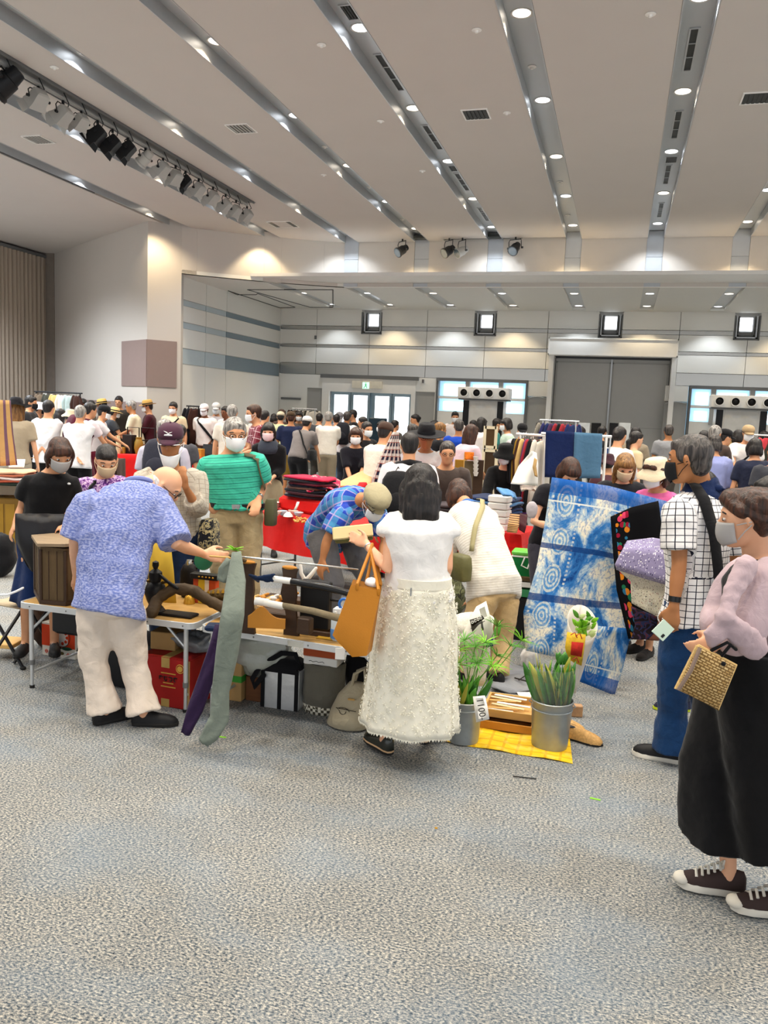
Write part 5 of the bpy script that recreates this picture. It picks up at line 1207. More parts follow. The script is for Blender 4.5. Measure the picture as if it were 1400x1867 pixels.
crowd('man in cream shirt with dark strap, far side near the pillar', 315, 735, 16.6, 280, 2, top='#d9c9a6', bot='#2a2a2a', mask='w', glasses=True, key='st1', hc='black')
crowd('person with black hair half hidden behind the maroon cap', 330, 768, 10.2, 110, 4, top='#4a4a50', bot='#222222', H=1.5)
crowd('person in lavender shirt with dark backpack behind the maroon cap man', 302, 776, 7.9, 108, 14, top='#b9b6c6', bot='#2a2a2e', hc='grey', H=1.62, key='bp2')
crowd('man in white T-shirt and white cap with black strap across chest', 372, 737, 16.9, 282, 3, top='#ece6e2', bot='#4a3428', hat='cap', hatc='#e9e2df', mask='w', glasses=True, skin='dark', key='st2')
crowd('man in pale grey shirt and white cap at the rear', 394, 735, 18.0, 290, 4, top='#b8b0b2', bot='#37373b', hat='cap', hatc='#dfdbd8', mask='w', skin='mid')
crowd('dark skinned man in white shirt leaning over goods', 409, 744, 17.0, 250, 16, top='#ece8e6', bot='#3a3a40', skin='dark', armR=TAB, armL=TAB)
crowd('grey haired man in pale beige shirt behind the teal polo man', 424, 741, 12.6, 110, 4, top='#d5cabc', bot='#6e675c', hc='grey', fat=1.1)
crowd('man in maroon checked shirt looking down, white mask', 459, 742, 11.4, 215, 14, top='#6b1f2c', kind='plaid', kk=dict(c2='#8e4a58', c3='#d8c0c4'), bot='#2c2b30', hc='brown', mask='w', armL=FRO, armR=FRO)
crowd('woman with pulled back black hair and pale pink top', 485, 751, 14.8, 80, 10, top='#e8cfd0', bot='#3a3a3a', fem=True, hair='bun')
crowd('woman in black with grey scarf and pink mask beside the teal polo man', 489, 775, 9.6, 288, 18, top='#121215', bot='#9c9177', hair='bob', hc='black', mask='p', fem=True, sleeve=1.6, armR=(.24, .02, 1.0), armL=(.24, .05, .98), btype='skirt', extra=dict(hem=.25, fl=.2), key='sc1', skin='fair')
crowd('person in pale green top among the far crowd', 512, 752, 17.5, 110, 14, top='#bcc49a', bot='#3a3a3a', hat='cap', hatc='#cfc6ac')
crowd('dark brown haired person behind the navy T-shirt man', 516, 749, 18.6, 60, 10, top='#4b3a34', bot='#333333', hc='brown')
crowd('man in navy T-shirt and mustard shorts, seen from behind', 531, 751, 15.6, 110, 3, top='#16203f', bot='#94762e', btype='shorts', hc='brown', hat='cap', hatc='#4a3a2a', skin='tan', fat=1.12, sleeve=.85, armL=(.02,.30,.82), armR=(.06,.27,.82), bare_foot=True, shoes='#15151a')
crowd('person in white cap and grey T-shirt bending over a stall, black trousers', 562, 762, 14.6, 80, 32, top='#77706e', bot='#0e0e12', hat='cap', hatc='#dcd6d2', armR=TAB, armL=TAB, key='gs1')
crowd('man in white T-shirt and light khaki trousers from behind', 600, 753, 15.9, 100, 6, top='#dfd8cc', bot='#9c8f78', hc='grey', hat=None, armR=FRO, armL=FRO, fat=1.08, shoes='#3a3030')
crowd('person in magenta shirt behind the khaki trousers man', 613, 757, 17.2, 120, 6, top='#8a1f6a', bot='#6a90b0', hc='black', fem=True)
crowd('person in grey cap near the glass doors', 619, 752, 18.8, 286, 4, top='#8a8a90', bot='#2c2c30', hat='cap', hatc='#8c8c92', mask='w')
crowd('man in white shirt with dark backpack near the glass doors', 634, 753, 16.8, 90, 8, top='#e4e0e2', bot='#2c2f38', hc='dkgrey', skin='tan', key='bp3')
crowd('black haired person in dark jacket before glass doors', 641, 749, 19.0, 200, 4, top='#1d1d22', bot='#1d1d22')
crowd('person with dark hair in navy before the glass doors', 659, 762, 16.2, 200, 8, top='#243048', bot='#243048', fem=True, hair='short')
crowd('woman with brown hair in dark dress sorting peach cloth, white mask', 649, 783, 10.1, 285, 12, top='#15141d', bot='#101018', hc='brown', hair='bob', mask='w', fem=True, sleeve=.95, armR=(.42, -.02, .86), armL=(.45, .02, .82), skin='mid')
crowd('dark haired person in black with white mask behind the peach cloth', 671, 772, 11.8, 320, 10, top='#1a191d', bot='#1a191d', fem=True, mask='w')
crowd('person in brown cap and white shirt with blue collar holding plaid cloth', 706, 773, 9.4, 70, 18, top='#ded9cc', bot='#35383f', hat='cap', hatc='#4a3830', armR=(.30, .10, 1.46), armL=FRO, sleeve=1.4, skin='mid', key='pl1')
crowd('woman with topknot and orange top near the glass bay', 755, 757, 17.6, 200, 6, top='#a3622c', bot='#5a4a3c', fem=True, hair='bun')
crowd('person in pale lavender shirt behind the broad brimmed hat', 757, 778, 13.2, 30, 28, top='#d7d0dc', bot='#4a4a55', hc='dkgrey', armR=TAB)
crowd('man in broad black brimmed hat with glasses and pale blue scarf', 778, 781, 8.7, 286, 22, top='#e0dcda', bot='#3a3a40', hat='wide', hatc='#17161a', glasses=True, skin='tan', collar=fb('#8fa9cf'), armR=FRO, armL=FRO, hscale=1.12)
crowd('man in black T-shirt with thin brown hair bending', 806, 775, 12.4, 40, 22, top='#17171b', bot='#2c3e58', hc='light', skin='tan', armR=TAB, armL=TAB)
crowd('young man in white T-shirt and jeans facing out by the air unit', 830, 752, 19.0, 284, 0, top='#e9dedc', bot='#4c6a88', hc='black', mask='w')
crowd('man in royal blue shirt seen from behind', 837, 768, 13.2, 104, 6, top='#1440a8', bot='#3d5a80', hc='dkgrey', fat=1.1, skin='tan')
crowd('woman with long brown hair and pale pink T-shirt', 863, 778, 10.6, 50, 14, top='#d8bcc6', bot='#5a5560', hair='shoulder', hc='brown', fem=True, armR=FRO, armL=FRO, skin='tan')
crowd('woman in white blouse and grey green trousers by the air unit', 880, 763, 15.4, 60, 4, top='#e6dcda', bot='#7e9690', hair='shoulder', fem=True, mask='w', armR=FRO, armL=FRO)
crowd('dark haired person talking beside the air unit', 866, 768, 17.6, 20, 4, top='#2b2a30', bot='#33333a', fem=True, mask='w')
crowd('person in teal top left of the mint blouse', 909, 765, 16.4, 20, 4, top='#3a8a86', bot='#33333a', fem=True, mask='w')
crowd('woman in pale mint blouse with short black hair', 921, 764, 14.8, 200, 4, top='#c6dccb', bot='#c9d6c8', fem=True, hair='bob', mask='w')
crowd('person all in black with black hood and white mask leaning over indigo cloth', 921, 812, 8.15, 262, 30, top='#0b0b0d', bot='#0b0b0d', hat='bucket', hatc='#0b0b0d', mask='w', fem=True, sleeve=1.35, armR=(.52, .14, .86), armL=(.48, .10, .84), skin='fair')
crowd('dark capped person behind the garment rack', 953, 773, 13.6, 286, 4, top='#c9c4c8', bot='#33333a', hat='cap', hatc='#17171a', mask='w')
crowd('person with dark hair looking over the garment rack', 984, 770, 14.6, 240, 4, top='#a89a94', bot='#33333a', mask='w', fem=True)
crowd('dark haired person with white shirt and black backpack behind the white blouse woman', 746, 816, 6.9, 108, 16, top='#e6e0e2', bot='#2a2a2e', H=1.62, key='bp4')
crowd('person with glasses and dark hair peeping between two browsing visitors', 815, 838, 7.5, 286, 20, top='#4a3f3a', bot='#2a2a2e', hc='dkgrey', glasses=True, H=1.55, skin='mid')
# right-hand side
crowd('brown haired woman holding up the large indigo cloth', 1038, 829, 6.0, 300, 22, top='#17161c', bot='#3c3a44', hair='bob', hc='brown', fem=True, skin='fair', hpit=45, sleeve=.5, armR=(.38, .15, 1.10), armL=(.38, .5, 1.16), H=1.56)
crowd('woman with light brown hair and beige mask behind the indigo cloth', 1140, 832, 6.5, 282, 12, top='#1f2026', bot='#2c2c30', hair='shoulder', hc='light', mask='b', fem=True, skin='fair', hpit=30, H=1.55)
crowd('woman in cream bucket hat and pink shirt with white mask holding black cloth', 1194, 833, 6.1, 232, 14, top='#e26aa4', bot='#6a4030', hat='bucket', hatc='#d6c5a8', mask='w', fem=True, skin='mid', hair='bob', hc='brown', btype='crop', flare=.6, armR=(.34, .0, 1.14), armL=(.34, .02, 1.10), hscale=1.12, H=1.52, shoes='#1c1816', bare_foot=True, stance=.07)
crowd('woman in white shirt with black hair tied back leaning right of the hanging indigo cloth', 1133, 783, 10.2, 60, 18, top='#e6e3e4', bot='#23304a', fem=True, hair='bun', sleeve=1.4, armR=TAB, armL=TAB)
crowd('woman with dark hair and beige top behind the white shirt woman', 1164, 790, 11.2, 30, 10, top='#cdb893', bot='#5a5040', fem=True, hair='tail', skin='fair')
crowd('person in beige cap near the grey double door', 1160, 781, 13.2, 80, 6, top='#8c7f6c', bot='#444444', hair='long', hc='black', fem=True)
crowd('person in maroon hat low behind the indigo cloths', 1106, 838, 8.6, 110, 18, top='#4a2a32', bot='#333333', hat='bucket', hatc='#3a2028', fem=True, H=1.45)
crowd('man in grey T-shirt before the grey side door', 1219, 777, 14.6, 100, 2, top='#8f9094', bot='#55504c', skin='tan', hc='dkgrey')
crowd('woman in lavender shirt with white tote bag on shoulder', 1302, 795, 9.8, 96, 8, top='#8f97c8', bot='#46464c', hc='dkgrey', hair='bob', fem=True, sleeve=1.2, key='tote')
crowd('grey haired person at the stall right of the lavender shirt', 1306, 780, 11.8, 60, 12, top='#4a3c36', bot='#33333a', hc='grey', armR=TAB)
crowd('person in dark cap and white shirt leaning over the right stall', 1327, 786, 12.6, 20, 26, top='#e8e4e4', bot='#222226', hat='cap', hatc='#17171a', armR=TAB, armL=TAB)
crowd('man in beige cap and white T-shirt with crossbody strap facing the stall', 1366, 777, 13.0, 280, 8, top='#ebe5e2', bot='#5a4a3c', hat='cap', hatc='#b59a76', mask='w', skin='mid', armR=(.35, .2, .95), armL=(.1, .28, .85), key='st3')
crowd('woman in navy shirt and dark green trousers from behind', 1376, 803, 9.6, 96, 10, top='#20253a', bot='#1f3b33', hair='bob', fem=True, fat=1.08)
crowd('dark haired person far right behind the checked shirt man', 1283, 788, 12.2, 100, 4, top='#55555c', bot='#333333')
crowd('person in dark grey with pale bag at the right edge', 1412, 812, 9.2, 100, 12, top='#3a3b42', bot='#2f343c', fat=1.1)
pS = crowd('visitor in white trousers behind the walking woman, mostly hidden', 1400, 905, 3.9, 190, 0, top='#c9c9d2', bot='#d9d8e0', H=1.55, shoes='#2a2a30', solem=m_sole)
pN = crowd('visitor in navy and pink trainers hidden behind the checked shirt man', 1272, 900, 5.0, 182, 4, top='#2a2f45', bot='#0f1d33', H=1.50, shoes='#26283c', solem=fb('#c8d62c'), stance=.09)
# far background rows along the stalls
bg = [(38, 748, 16.5, '#3a2f2a', 'dark haired person low at the curtain end'), (20, 752, 14.0, '#5a4636', 'person in brown at the far left edge'), (150, 730, 17.2, '#6a6258', 'person before the beige wall left of the straw hat'), (168, 733, 18.2, '#8b8176', 'grey clothed person between straw hats'),
      (545, 752, 19.0, '#5b5450', 'person in taupe by the far garment rack'), (583, 756, 18.4, '#44474c', 'slate clad person by the far rack'), (500, 756, 18.9, '#a34a52', 'person in dull red before the alcove wall'), (470, 754, 18.2, '#d0ccc8', 'pale clad person before the alcove wall'),
      (694, 770, 15.2, '#2f2c30', 'dark clad person near the exit'), (722, 768, 17.4, '#4f4b46', 'person in brown grey near the glass bay'), (790, 768, 16.8, '#c8b8b0', 'person in pale pink by the air unit'), (1008, 778, 13.8, '#5a4c74', 'person in violet behind the rack'),
      (1060, 781, 14.2, '#3a3230', 'person in dark brown left of the grey door stall'), (1100, 780, 15.0, '#1d1d20', 'black clad person before the grey door'), (1345, 786, 13.6, '#7a6a58', 'person in tan at the right stall'), (1392, 790, 14.8, '#c8c4be', 'person in light grey at the right stall')]
for i, (px, hy, d, c, lb) in enumerate(bg):
 crowd(lb, px, hy, d, random.choice((60, 100, 200, 290)), random.choice((4, 12, 20)), top=c, bot=random.choice(('#2c2c30', '#3c3a36', '#4a4640')), fem=i % 2 == 0, hair=('bob' if i % 2 == 0 else 'short'), mask='w', armR=random.choice((None, TAB, FRO)), armL=random.choice((None, FRO)))
# ---- bags, scarves carried by the crowd
def shoulder_bag(key, label, m, pouch, pts, size=(.24, .09, .18), w=.03, cat='bag', name='crossbody_bag'):
 p = CR_[key] if isinstance(key, str) else key; c = body_pt(p, *pouch); F, Rt = p['F'], p['Rt']
 n = (c-p['pelvis'].lerp(p['neck'], pouch[0])); n.z = 0; n = n.normalized() if n.length > 0 else F; s = V((-n.y, n.x, 0)); M = frame(s, n, V((0,0,1)))
 o = thing(name, label, cat, c-V((0,0,size[2]/2)))
 x, y, z = size; rings = []
 for q, e in ((-.5, .80), (-.45, .96), (0, 1.0), (.4, .9), (.5, .7)): rings.append([c+M @ V((x/2*e*a, y/2*e*b+.03*0, z*q)) for a, b in ((-1, -.6), (-.8, -1), (.8, -1), (1, -.6), (1, .6), (.8, 1), (-.8, 1), (-1, .6))])
 part('pouch', MB().loft(rings), m, o, True, 50)
 if pts:
  class Q(dict): pass
  q = dict(p); q['root'] = o; strap(q, pts, m, w, 'strap', 1.07)
 return o
def backpack(key, label, m, dx=0, dz=0):
 p = CR_[key] if isinstance(key, str) else key; bk = -p['SF']; UPt = p['TD']; k = p['k']; c = p['chest'].lerp(p['neck'], .25)+bk*(.10+.10)*k+V((dx, 0, dz)); M = frame(p['SR'], bk, UPt)
 o = thing('backpack', label, 'backpack', c-V((0,0,.2)))
 rings = []
 for q, w, d in ((-.23, .10, .05), (-.20, .14, .085), (0, .15, .09), (.14, .135, .075), (.20, .10, .05), (.215, .05, .03)): rings.append([c+M @ V((w*k*math.copysign(abs(math.cos(t_))**.6, math.cos(t_)), d*k*math.copysign(abs(math.sin(t_))**.6, math.sin(t_)), q*k)) for t_ in [2*PI*j/20 for j in range(20)]])
 part('pack_body', MB().loft(rings), m, o, True, None); part('pack_pocket', MB().ell(c+M @ V((0, .075*k, -.08*k)), (.105*k, .04*k, .10*k), M), m, o)
 part('top_loop', MB().tube([c+M @ V((-.03, -.03, .19)), c+M @ V((0, -.03, .25)), c+M @ V((.03, -.03, .19))], .008, 6), m, o)
 q = dict(p); q['root'] = o
 for s in (60, -60): strap(q, [(.55, 180-s), (.97, 180-s*1.25), (.99, s*.8), (.72, s*.8), (.45, 90 if s > 0 else -90)], m, .05, 'strap', 1.07)
 return o
def garb(name, mb, m, p): return part(name, mb, m, p['root'], True, None)
m_bagk = fb('#141417'); m_bago = mat('bag_olive', '#5d5a34', .5, var=.3, bump=.2);
backpack('bp4', 'black drawstring backpack on the dark haired visitor in white', m_bagk, -.10, -.14)
backpack('bp1', 'maroon backpack on the man at the left stalls', fb('#4a1224'))
backpack('bp2', 'dark grey backpack worn behind the maroon cap man', fb('#2b2c38'))
backpack('bp3', 'dark backpack on the white shirt man near the glass doors', fb('#1c1d24'))
shoulder_bag('st1', 'dark crossbody bag on the man in cream shirt', m_bagk, (.05, 80, 1.3), [(.98, -60), (.75, -15), (.35, 35), (.05, 80)])
shoulder_bag('st2', 'black crossbody bag on the man in white cap', m_bagk, (.0, -80, 1.3), [(.98, 60), (.75, 15), (.35, -35), (.05, -80)], w=.05)
shoulder_bag('st3', 'dark crossbody bag on the beige cap man at the right stall', m_bagk, (.0, 80, 1.3), [(.98, -60), (.75, -15), (.35, 35), (.05, 80)], w=.03)
shoulder_bag('gs1', 'black bag slung on the bending person in grey T-shirt', m_bagk, (.1, 90, 1.5), [(.98, 200), (.7, 170), (.35, 140), (.1, 100)], w=.03)
tg = CR_['tote']; tb = thing('tote_bag', 'plain white cloth tote bag hanging from the lavender shirt woman', 'bag', tg['pelvis']+tg['Rt']*.22-V((0,0,.35))); cc = tg['pelvis']+tg['Rt']*.24
part('bag_body', MB().loft([[cc+V((0,0,z))+tg['F']*a*math.cos(t_)+tg['Rt']*b*math.sin(t_) for t_ in [2*PI*j/16 for j in range(16)]] for z, a, b in ((-.30, .13, .03), (-.27, .17, .055), (-.05, .17, .05), (.08, .16, .02))]), f_white, tb, True, None)
for s in (-.07, .07): part('handle', MB().tube([cc+tg['F']*s+V((0,0,.07)), tg['shR']+V((0,0,-.1))+tg['Rt']*.06+tg['F']*s*.7, tg['shR']+V((0,0,.05))+tg['F']*s*.4], .014, 6, False, (tg['Rt'], .4)), f_white, tb)
sc = CR_['sc1']; part('scarf', MB().loft([[sc['neck']+sc['TD']*z+sc['SR']*a*math.cos(t_)+sc['SF']*b*math.sin(t_) for t_ in [2*PI*j/20 for j in range(20)]] for z, a, b in ((-.09, .15, .13), (-.03, .14, .125), (.03, .095, .095), (.05, .08, .08), (.0, .07, .07))]), fb('#3c424e'), sc['root'], True, None)
# straps and bags on the people nearer by
q5 = dict(P5); b5 = shoulder_bag(P5, 'olive and black shoulder bag at the teal polo man\'s hip', mat('bag_khaki', '#55543a', .6, var=.3), (-.05, -72, 1.25), [(.99, -65), (.85, -62), (.6, -70), (.3, -85)], (.09, .08, .20), .045)
b10 = shoulder_bag(P10, 'olive leather crossbody bag on the bending person in striped shirt', m_bago, (.10, -100, 1.45), [(.97, 165), (.75, 185), (.5, 215), (.25, 240)], (.17, .09, .17), .035)
m_tan = mat('strap_tan', '#a39a72', .7, var=.1)
for ch in b10.children:
 if ch.name.startswith('strap'): ch.data.materials.clear(); ch.data.materials.append(m_tan)
b3 = shoulder_bag(P3, 'black crossbody bag on the checked shirt man\'s back', m_bagk, (.02, 110, 1.5), None, (.22, .1, .2), .05)
sheetpx([[(1256, 882, 4.16), (1274, 880, 4.16)], [(1274, 915, 4.05), (1294, 908, 4.05)], [(1292, 975, 3.99), (1311, 968, 3.99)], [(1300, 1040, 3.98), (1318, 1035, 3.98)], [(1306, 1105, 4.0), (1326, 1100, 4.0)]], m_bagk, 'strap', b3, .006)
shoulder_bag(P8, 'dark strap bag on the floral blouse woman', m_bagk, (-.05, 90, 1.3), [(.99, 30), (.8, 20), (.5, 40), (.1, 80)], w=.03)
b6 = shoulder_bag(P6, 'black and cream patterned pouch at the cap man\'s waist', fabric('pouch_pattern', '#14161c', 'floral', '#a89a70', '#1c2230', sc=2), (-.12, -70, 1.35), None, (.18, .1, .26))
wb7 = P7; ap = MB(); rows = []
for i in range(7):
 s = i/6; w = (.16 if i < 4 else .16-.02*(i-3)); rows.append([P7['pelvis']+P7['Rt']*(w*u)+P7['F']*(.155+.05*math.sin(PI*s)*(1-u*u)+.008*math.sin(9*u+3*s))+V((0,0,.10-.34*s-.06*s*(1-u*u))) for u in [j/5-1 for j in range(11)]])
part('leather_apron', ap.sheet(rows, .012), m_leather, P7['root'], True, None)
part('shirt_mark', MB().ell(body_pt(P7, .82, -35, 1.09), (.014, .004, .007)), m_mask, P7['root'])
# ================================================================= GOODS AND TABLES
m_wood = mat('wood_plywood', '#b08a4e', .55, var=.18, scale=6, stretch=(1, 12, 1)); m_wooddk = mat('wood_dark', '#3a281a', .5, var=.3, scale=5, stretch=(1, 1, 6), bump=.2)
m_woodold = mat('wood_weathered', '#57452c', .7, var=.4, scale=5, stretch=(6, 6, 1), bump=.3); m_woodlt = mat('wood_light', '#d3a763', .55, var=.15, scale=5, stretch=(1, 8, 8)); m_wooded = mat('wood_edge', '#b97c2c', .5, var=.15, scale=8)
m_kraft = mat('cardboard', '#b5935f', .8, var=.1); m_paper = mat('paper_white', '#e6e4de', .8, var=.03); m_red = fabric('cloth_red', '#c9100c', bump=.12, rough=.75)
m_zinc = mat('zinc', '#9aa0a2', .38, metal=.55, var=.25, scale=14, bump=.1, bscale=30); m_ceram = mat('ceramic_white', '#e2dcd4', .25, var=.05, spec=.5); m_iron = mat('cast_iron', '#1b1918', .5, metal=.4, var=.2, bump=.2, bscale=60); m_brass = mat('old_brass', '#6b5226', .4, metal=.7, var=.35, scale=20)
m_rust = mat('carved_bark', '#46351f', .65, var=.45, scale=14, bump=.5, bscale=30); m_gold = mat('gold_paint', '#b98a2a', .35, metal=.5, var=.3); m_vinyl = mat('bag_mustard', '#b5741a', .55, var=.08, bump=.08, bscale=150); m_steel = mat('blade_steel', '#d4d4cf', .2, metal=.9, var=.03)
def rectM(a=0.0): return Matrix.Rotation(a, 3, 'Z')
def Tm(c, a=0.0): return Matrix.Translation(V(c)) @ Matrix.Rotation(a, 4, 'Z')
def box_on(mb, c, w, d, h, a=0.0, ch=0.004):
 M = Tm(c, a); return mb.bbox((-w/2, -d/2, 0), (w/2, d/2, h), min(ch, w*.3, d*.3, h*.3), M)
def bx(name, label, cat, c, w, d, h, m, a=0.0, group=None, ch=.004, lid=None):
 o = solo(name, box_on(MB(), c, w, d, h, a, ch), m, label, cat, group, loc=c, angle=30); return o
def text_on(body, parent, p, xdir, ydir, size, m, name='lettering', ext=.0008, align='CENTER'):
 cu = bpy.data.curves.new(name, 'FONT'); cu.body = body; cu.size = size; cu.extrude = ext; cu.align_x = align; cu.align_y = 'CENTER'
 o = bpy.data.objects.new(name, cu); COL.objects.link(o); cu.materials.append(m); x = V(xdir).normalized(); z = x.cross(V(ydir)).normalized(); y = z.cross(x); bpy.context.view_layer.update(); me = bpy.data.meshes.new_from_object(o.evaluated_get(bpy.context.evaluated_depsgraph_get())); bpy.data.objects.remove(o); o = link(name, me)
 o.parent = parent; M = frame(x, y, z).to_4x4(); M.translation = V(p)-world_loc(parent); o.matrix_local = M; return o
def fold_table(label, X0, X1, Y0, Y1, z, dy=0.0, group='aluminium folding tables'):
 o = thing('folding_table', label, 'table', ((X0+X1)/2, (Y0+Y1)/2, 0), group); t = .035
 def yy(x): return dy*(x-X0)/(X1-X0)
 def ringz(zz, e, rr=.05):
  pts = []
  for cx_, cy_, a0 in ((X1-e-rr, Y0+e+rr, -90), (X1-e-rr, Y1-e-rr, 0), (X0+e+rr, Y1-e-rr, 90), (X0+e+rr, Y0+e+rr, 180)):
   for q in range(5): a = R(a0+90*q/4); x = cx_+rr*math.cos(a); pts.append(V((x, cy_+rr*math.sin(a)+yy(x), zz)))
  return pts
 part('tabletop', MB().loft([ringz(z-.012, .012), ringz(z-.001, .012)]), m_wood, o, True, 30)
 part('edge_frame', MB().loft([ringz(z-t, .0), ringz(z, .0), ringz(z+.002, .006), ringz(z-.002, .012), ringz(z-t, .006)]), m_alu, o, True, 30)
 for x in (X0+.09, X0+.35, (X0+X1)/2+.08, X1-.3, X1-.07): part('rivet', MB().ell((x, Y0+yy(x)-.001, z-.018), (.005, .002, .005)), m_dkgrey, o)
 for x in (X0+.07, X1-.07):
  for y in (Y0+.04, Y1-.04):
   part('leg', MB().tube([(x, y+yy(x), z-t), (x, y+yy(x), .16)], .014, 10).tube([(x, y+yy(x), .17), (x, y+yy(x), 0.005)], .0105, 10), m_alu, o)
   part('leg_collar', MB().tube([(x, y+yy(x), .18), (x, y+yy(x), .15)], .017, 10), m_dkgrey, o); part('foot_cap', MB().tube([(x, y+yy(x), .018), (x, y+yy(x), .001)], .015, 10), m_solek, o)
  part('cross_bar', MB().tube([(x, Y0+.04+yy(x), .10), (x, Y1-.04+yy(x), .10)], .009, 8), m_alu, o)
  s = 1 if x < (X0+X1)/2 else -1
  part('brace', MB().tube([(x, Y0+.05+yy(x), z-.17), (x+s*.14, Y0+.05+yy(x), z-t)], .008, 8), m_alu, o)
 part('hinge', MB().box(((X0+X1)/2-.04, Y0+yy((X0+X1)/2)-.004, z-.036), ((X0+X1)/2+.06, Y0+yy((X0+X1)/2), z-.004)), m_steel, o, False)
 return o
ZT = .545
fold_table('aluminium folding table carrying the wooden box and bronzes, behind the bald man', -3.45, -2.245, 4.03, 4.66, ZT)
fold_table('aluminium folding table carrying the sword stand beside the woman in white', -2.205, -1.0, 4.02, 4.64, ZT, -.09)
# --- old pentagonal wooden box
c = V((-3.27, 4.26, ZT)); wb_ = thing('wooden_box', 'old dark weathered wooden box with slanting lid on the folding table', 'box', c)
fp = [(-.25, .02), (-.03, -.20), (.13, -.18), (.27, .10), (.0, .26)]
def pent(s, z, dz=(0,)*5): return [c+V((x*s, y*s, z*1.06+q)) for (x, y), q in zip(fp, dz)]
part('side_boards', MB().loft([pent(1.0, .0), pent(1.0, .33)]), m_woodold, wb_, False)
part('lid', MB().loft([pent(1.12, .335, (.0, .0, .01, .02, .02)), pent(1.12, .352, (.0, .0, .01, .02, .02))]), mat('wood_grey_lid', '#8d7a62', .75, var=.3, scale=5, stretch=(1, 8, 1), bump=.2), wb_, False)
part('base_moulding', MB().loft([pent(1.06, .0), pent(1.06, .025)]), m_wooddk, wb_, False)
for i in range(5):
 q = fp[i]; part('corner_strip', MB().tube([c+V((q[0], q[1], .02)), c+V((q[0], q[1], .335))], .012, 6), m_wooddk, wb_)
for i in range(2):
 a_, b_ = V((*fp[i], 0)), V((*fp[i+1], 0))
 for s in (.33, .66): q = a_.lerp(b_, s); part('board_joint', MB().tube([c+q+V((0, -.001, .03)), c+q+V((0, -.001, .33))], .003, 4), m_wooddk, wb_)
bx('green_sticker', 'small green sticker slip on the old wooden box lid', 'label', c+V((.08, .05, .372)), .04, .03, .004, mat('green_slip', '#a9c95a', .7), ch=.001)
# --- yellow cloth standing behind the goods
yb = [[at(268, 985, 5.0), at(285, 975, 5.02), at(300, 985, 5.0), at(312, 1000, 5.0)], [at(270, 1040, 4.98), at(288, 1040, 5.0), at(302, 1040, 4.99), at(316, 1040, 4.98)], [at(272, 1110, 4.97), at(290, 1110, 4.97), at(305, 1110, 4.97), at(322, 1110, 4.97)]]
solo('yellow_board', MB().sheet([[q for q in r] for r in yb], .012), mat('yellow_cloth', '#c3a135', .8, var=.12), 'yellow draped board standing behind the bronzes', 'cloth', angle=None)
# --- bronzes and small goods on table one
def lathe_on(name, label, cat, px, py, prof, m, z=ZT, n=20, group=None, extra=None):
 c = G(px, py, z); mb = MB().lathe(prof, c=c, n=n)
 if extra: extra(mb, c)
 return solo(name, mb, m, label, cat, group, loc=c)
c = G(283, 1118, ZT); br = thing('bronze_burner', 'tall ornate dark bronze incense burner beside the bald man', 'ornament', c)
part('burner_body', MB().lathe([(.0, 0), (.055, .0), (.06, .02), (.035, .05), (.05, .08), (.065, .13), (.055, .17), (.03, .19), (.04, .22), (.038, .25), (.012, .27), (.02, .29), (.018, .31), (0, .32)], c=c, n=18), m_iron, br)
for s in (-1, 1): part('handle', MB().tube([c+V((s*.06, 0, .12)), c+V((s*.10, 0, .15)), c+V((s*.09, 0, .20)), c+V((s*.045, 0, .19))], .009, 8, True), m_brass, br)
part('spout_arm', MB().tube([c+V((.03, -.01, .24)), c+V((.09, -.01, .20)), c+V((.15, -.01, .17))], .010, 8, True), m_iron, br)
for k_ in range(3): a = 2*PI*k_/3; part('foot', MB().tube([c+V((.04*math.cos(a), .04*math.sin(a), .03)), c+V((.06*math.cos(a), .06*math.sin(a), .0))], .01, 6, True), m_brass, br)
c = G(318, 1100, ZT)+V((0,.18,0)); bt = thing('black_flask', 'rounded black lacquer flask with silver cap and ring', 'flask', c)
part('flask_body', MB().loft([ell_ring(c+V((0,0,z)), V((1,0,0)), V((0,1,0)), a, a*.6, 20) for z, a in ((0, .05), (.02, .062), (.10, .066), (.17, .062), (.21, .045), (.225, .022))]), m_iron, bt, True, None)
part('cap', MB().lathe([(0, .25), (.018, .248), (.024, .23), (.022, .215), (0, .215)], c=c, n=14), m_steel, bt); part('ring', MB().tube([c+V((.035+.025*math.cos(a), 0, .215+.03*math.sin(a))) for a in [2*PI*j/14 for j in range(15)]], .006, 6), m_iron, bt)
# curved roots and carved crocodile-like branch
def rough_tube(name, label, cat, pts, rad, m, n=14, sd=1):
 P_ = [V(p) for p in pts]; Q = []; Rr = []
 for i in range(len(P_)-1):
  for s in range(6): t_ = s/6; Q.append(P_[i].lerp(P_[i+1], t_)); Rr.append(rad[i]*(1-t_)+rad[i+1]*t_)
 Q.append(P_[-1]); Rr.append(rad[-1]); Q2 = [Q[0]]+[(Q[i-1]+Q[i]*2+Q[i+1])/4 for i in range(1, len(Q)-1)]+[Q[-1]]
 Rr = [r*(1+.18*noise.noise(q*30+V((sd, 0, 0)))) for r, q in zip(Rr, Q2)]; mb = MB().tube(Q2, Rr, n, True)
 mb.v = [tuple(V(v)+V((noise.noise(V(v)*40), noise.noise(V(v)*40+V((5,0,0))), noise.noise(V(v)*40+V((0,5,0)))))*.006) for v in mb.v]
 return solo(name, mb, m, label, cat, angle=None)
zt = ZT
rough_tube('carved_branch', 'thick dark gnarled branch arching across the folding table', 'branch', [G(272, 1128, zt)+V((0,.03,.03)), G(278, 1125, zt)+V((0,.05,.10)), G(300, 1128, zt)+V((0,.1,.16)), G(335, 1128, zt)+V((0,.1,.15)), G(365, 1132, zt)+V((0,.1,.10)), G(402, 1137, zt)+V((0,.1,.055))], [.035, .036, .034, .036, .032, .03], m_rust, sd=2)
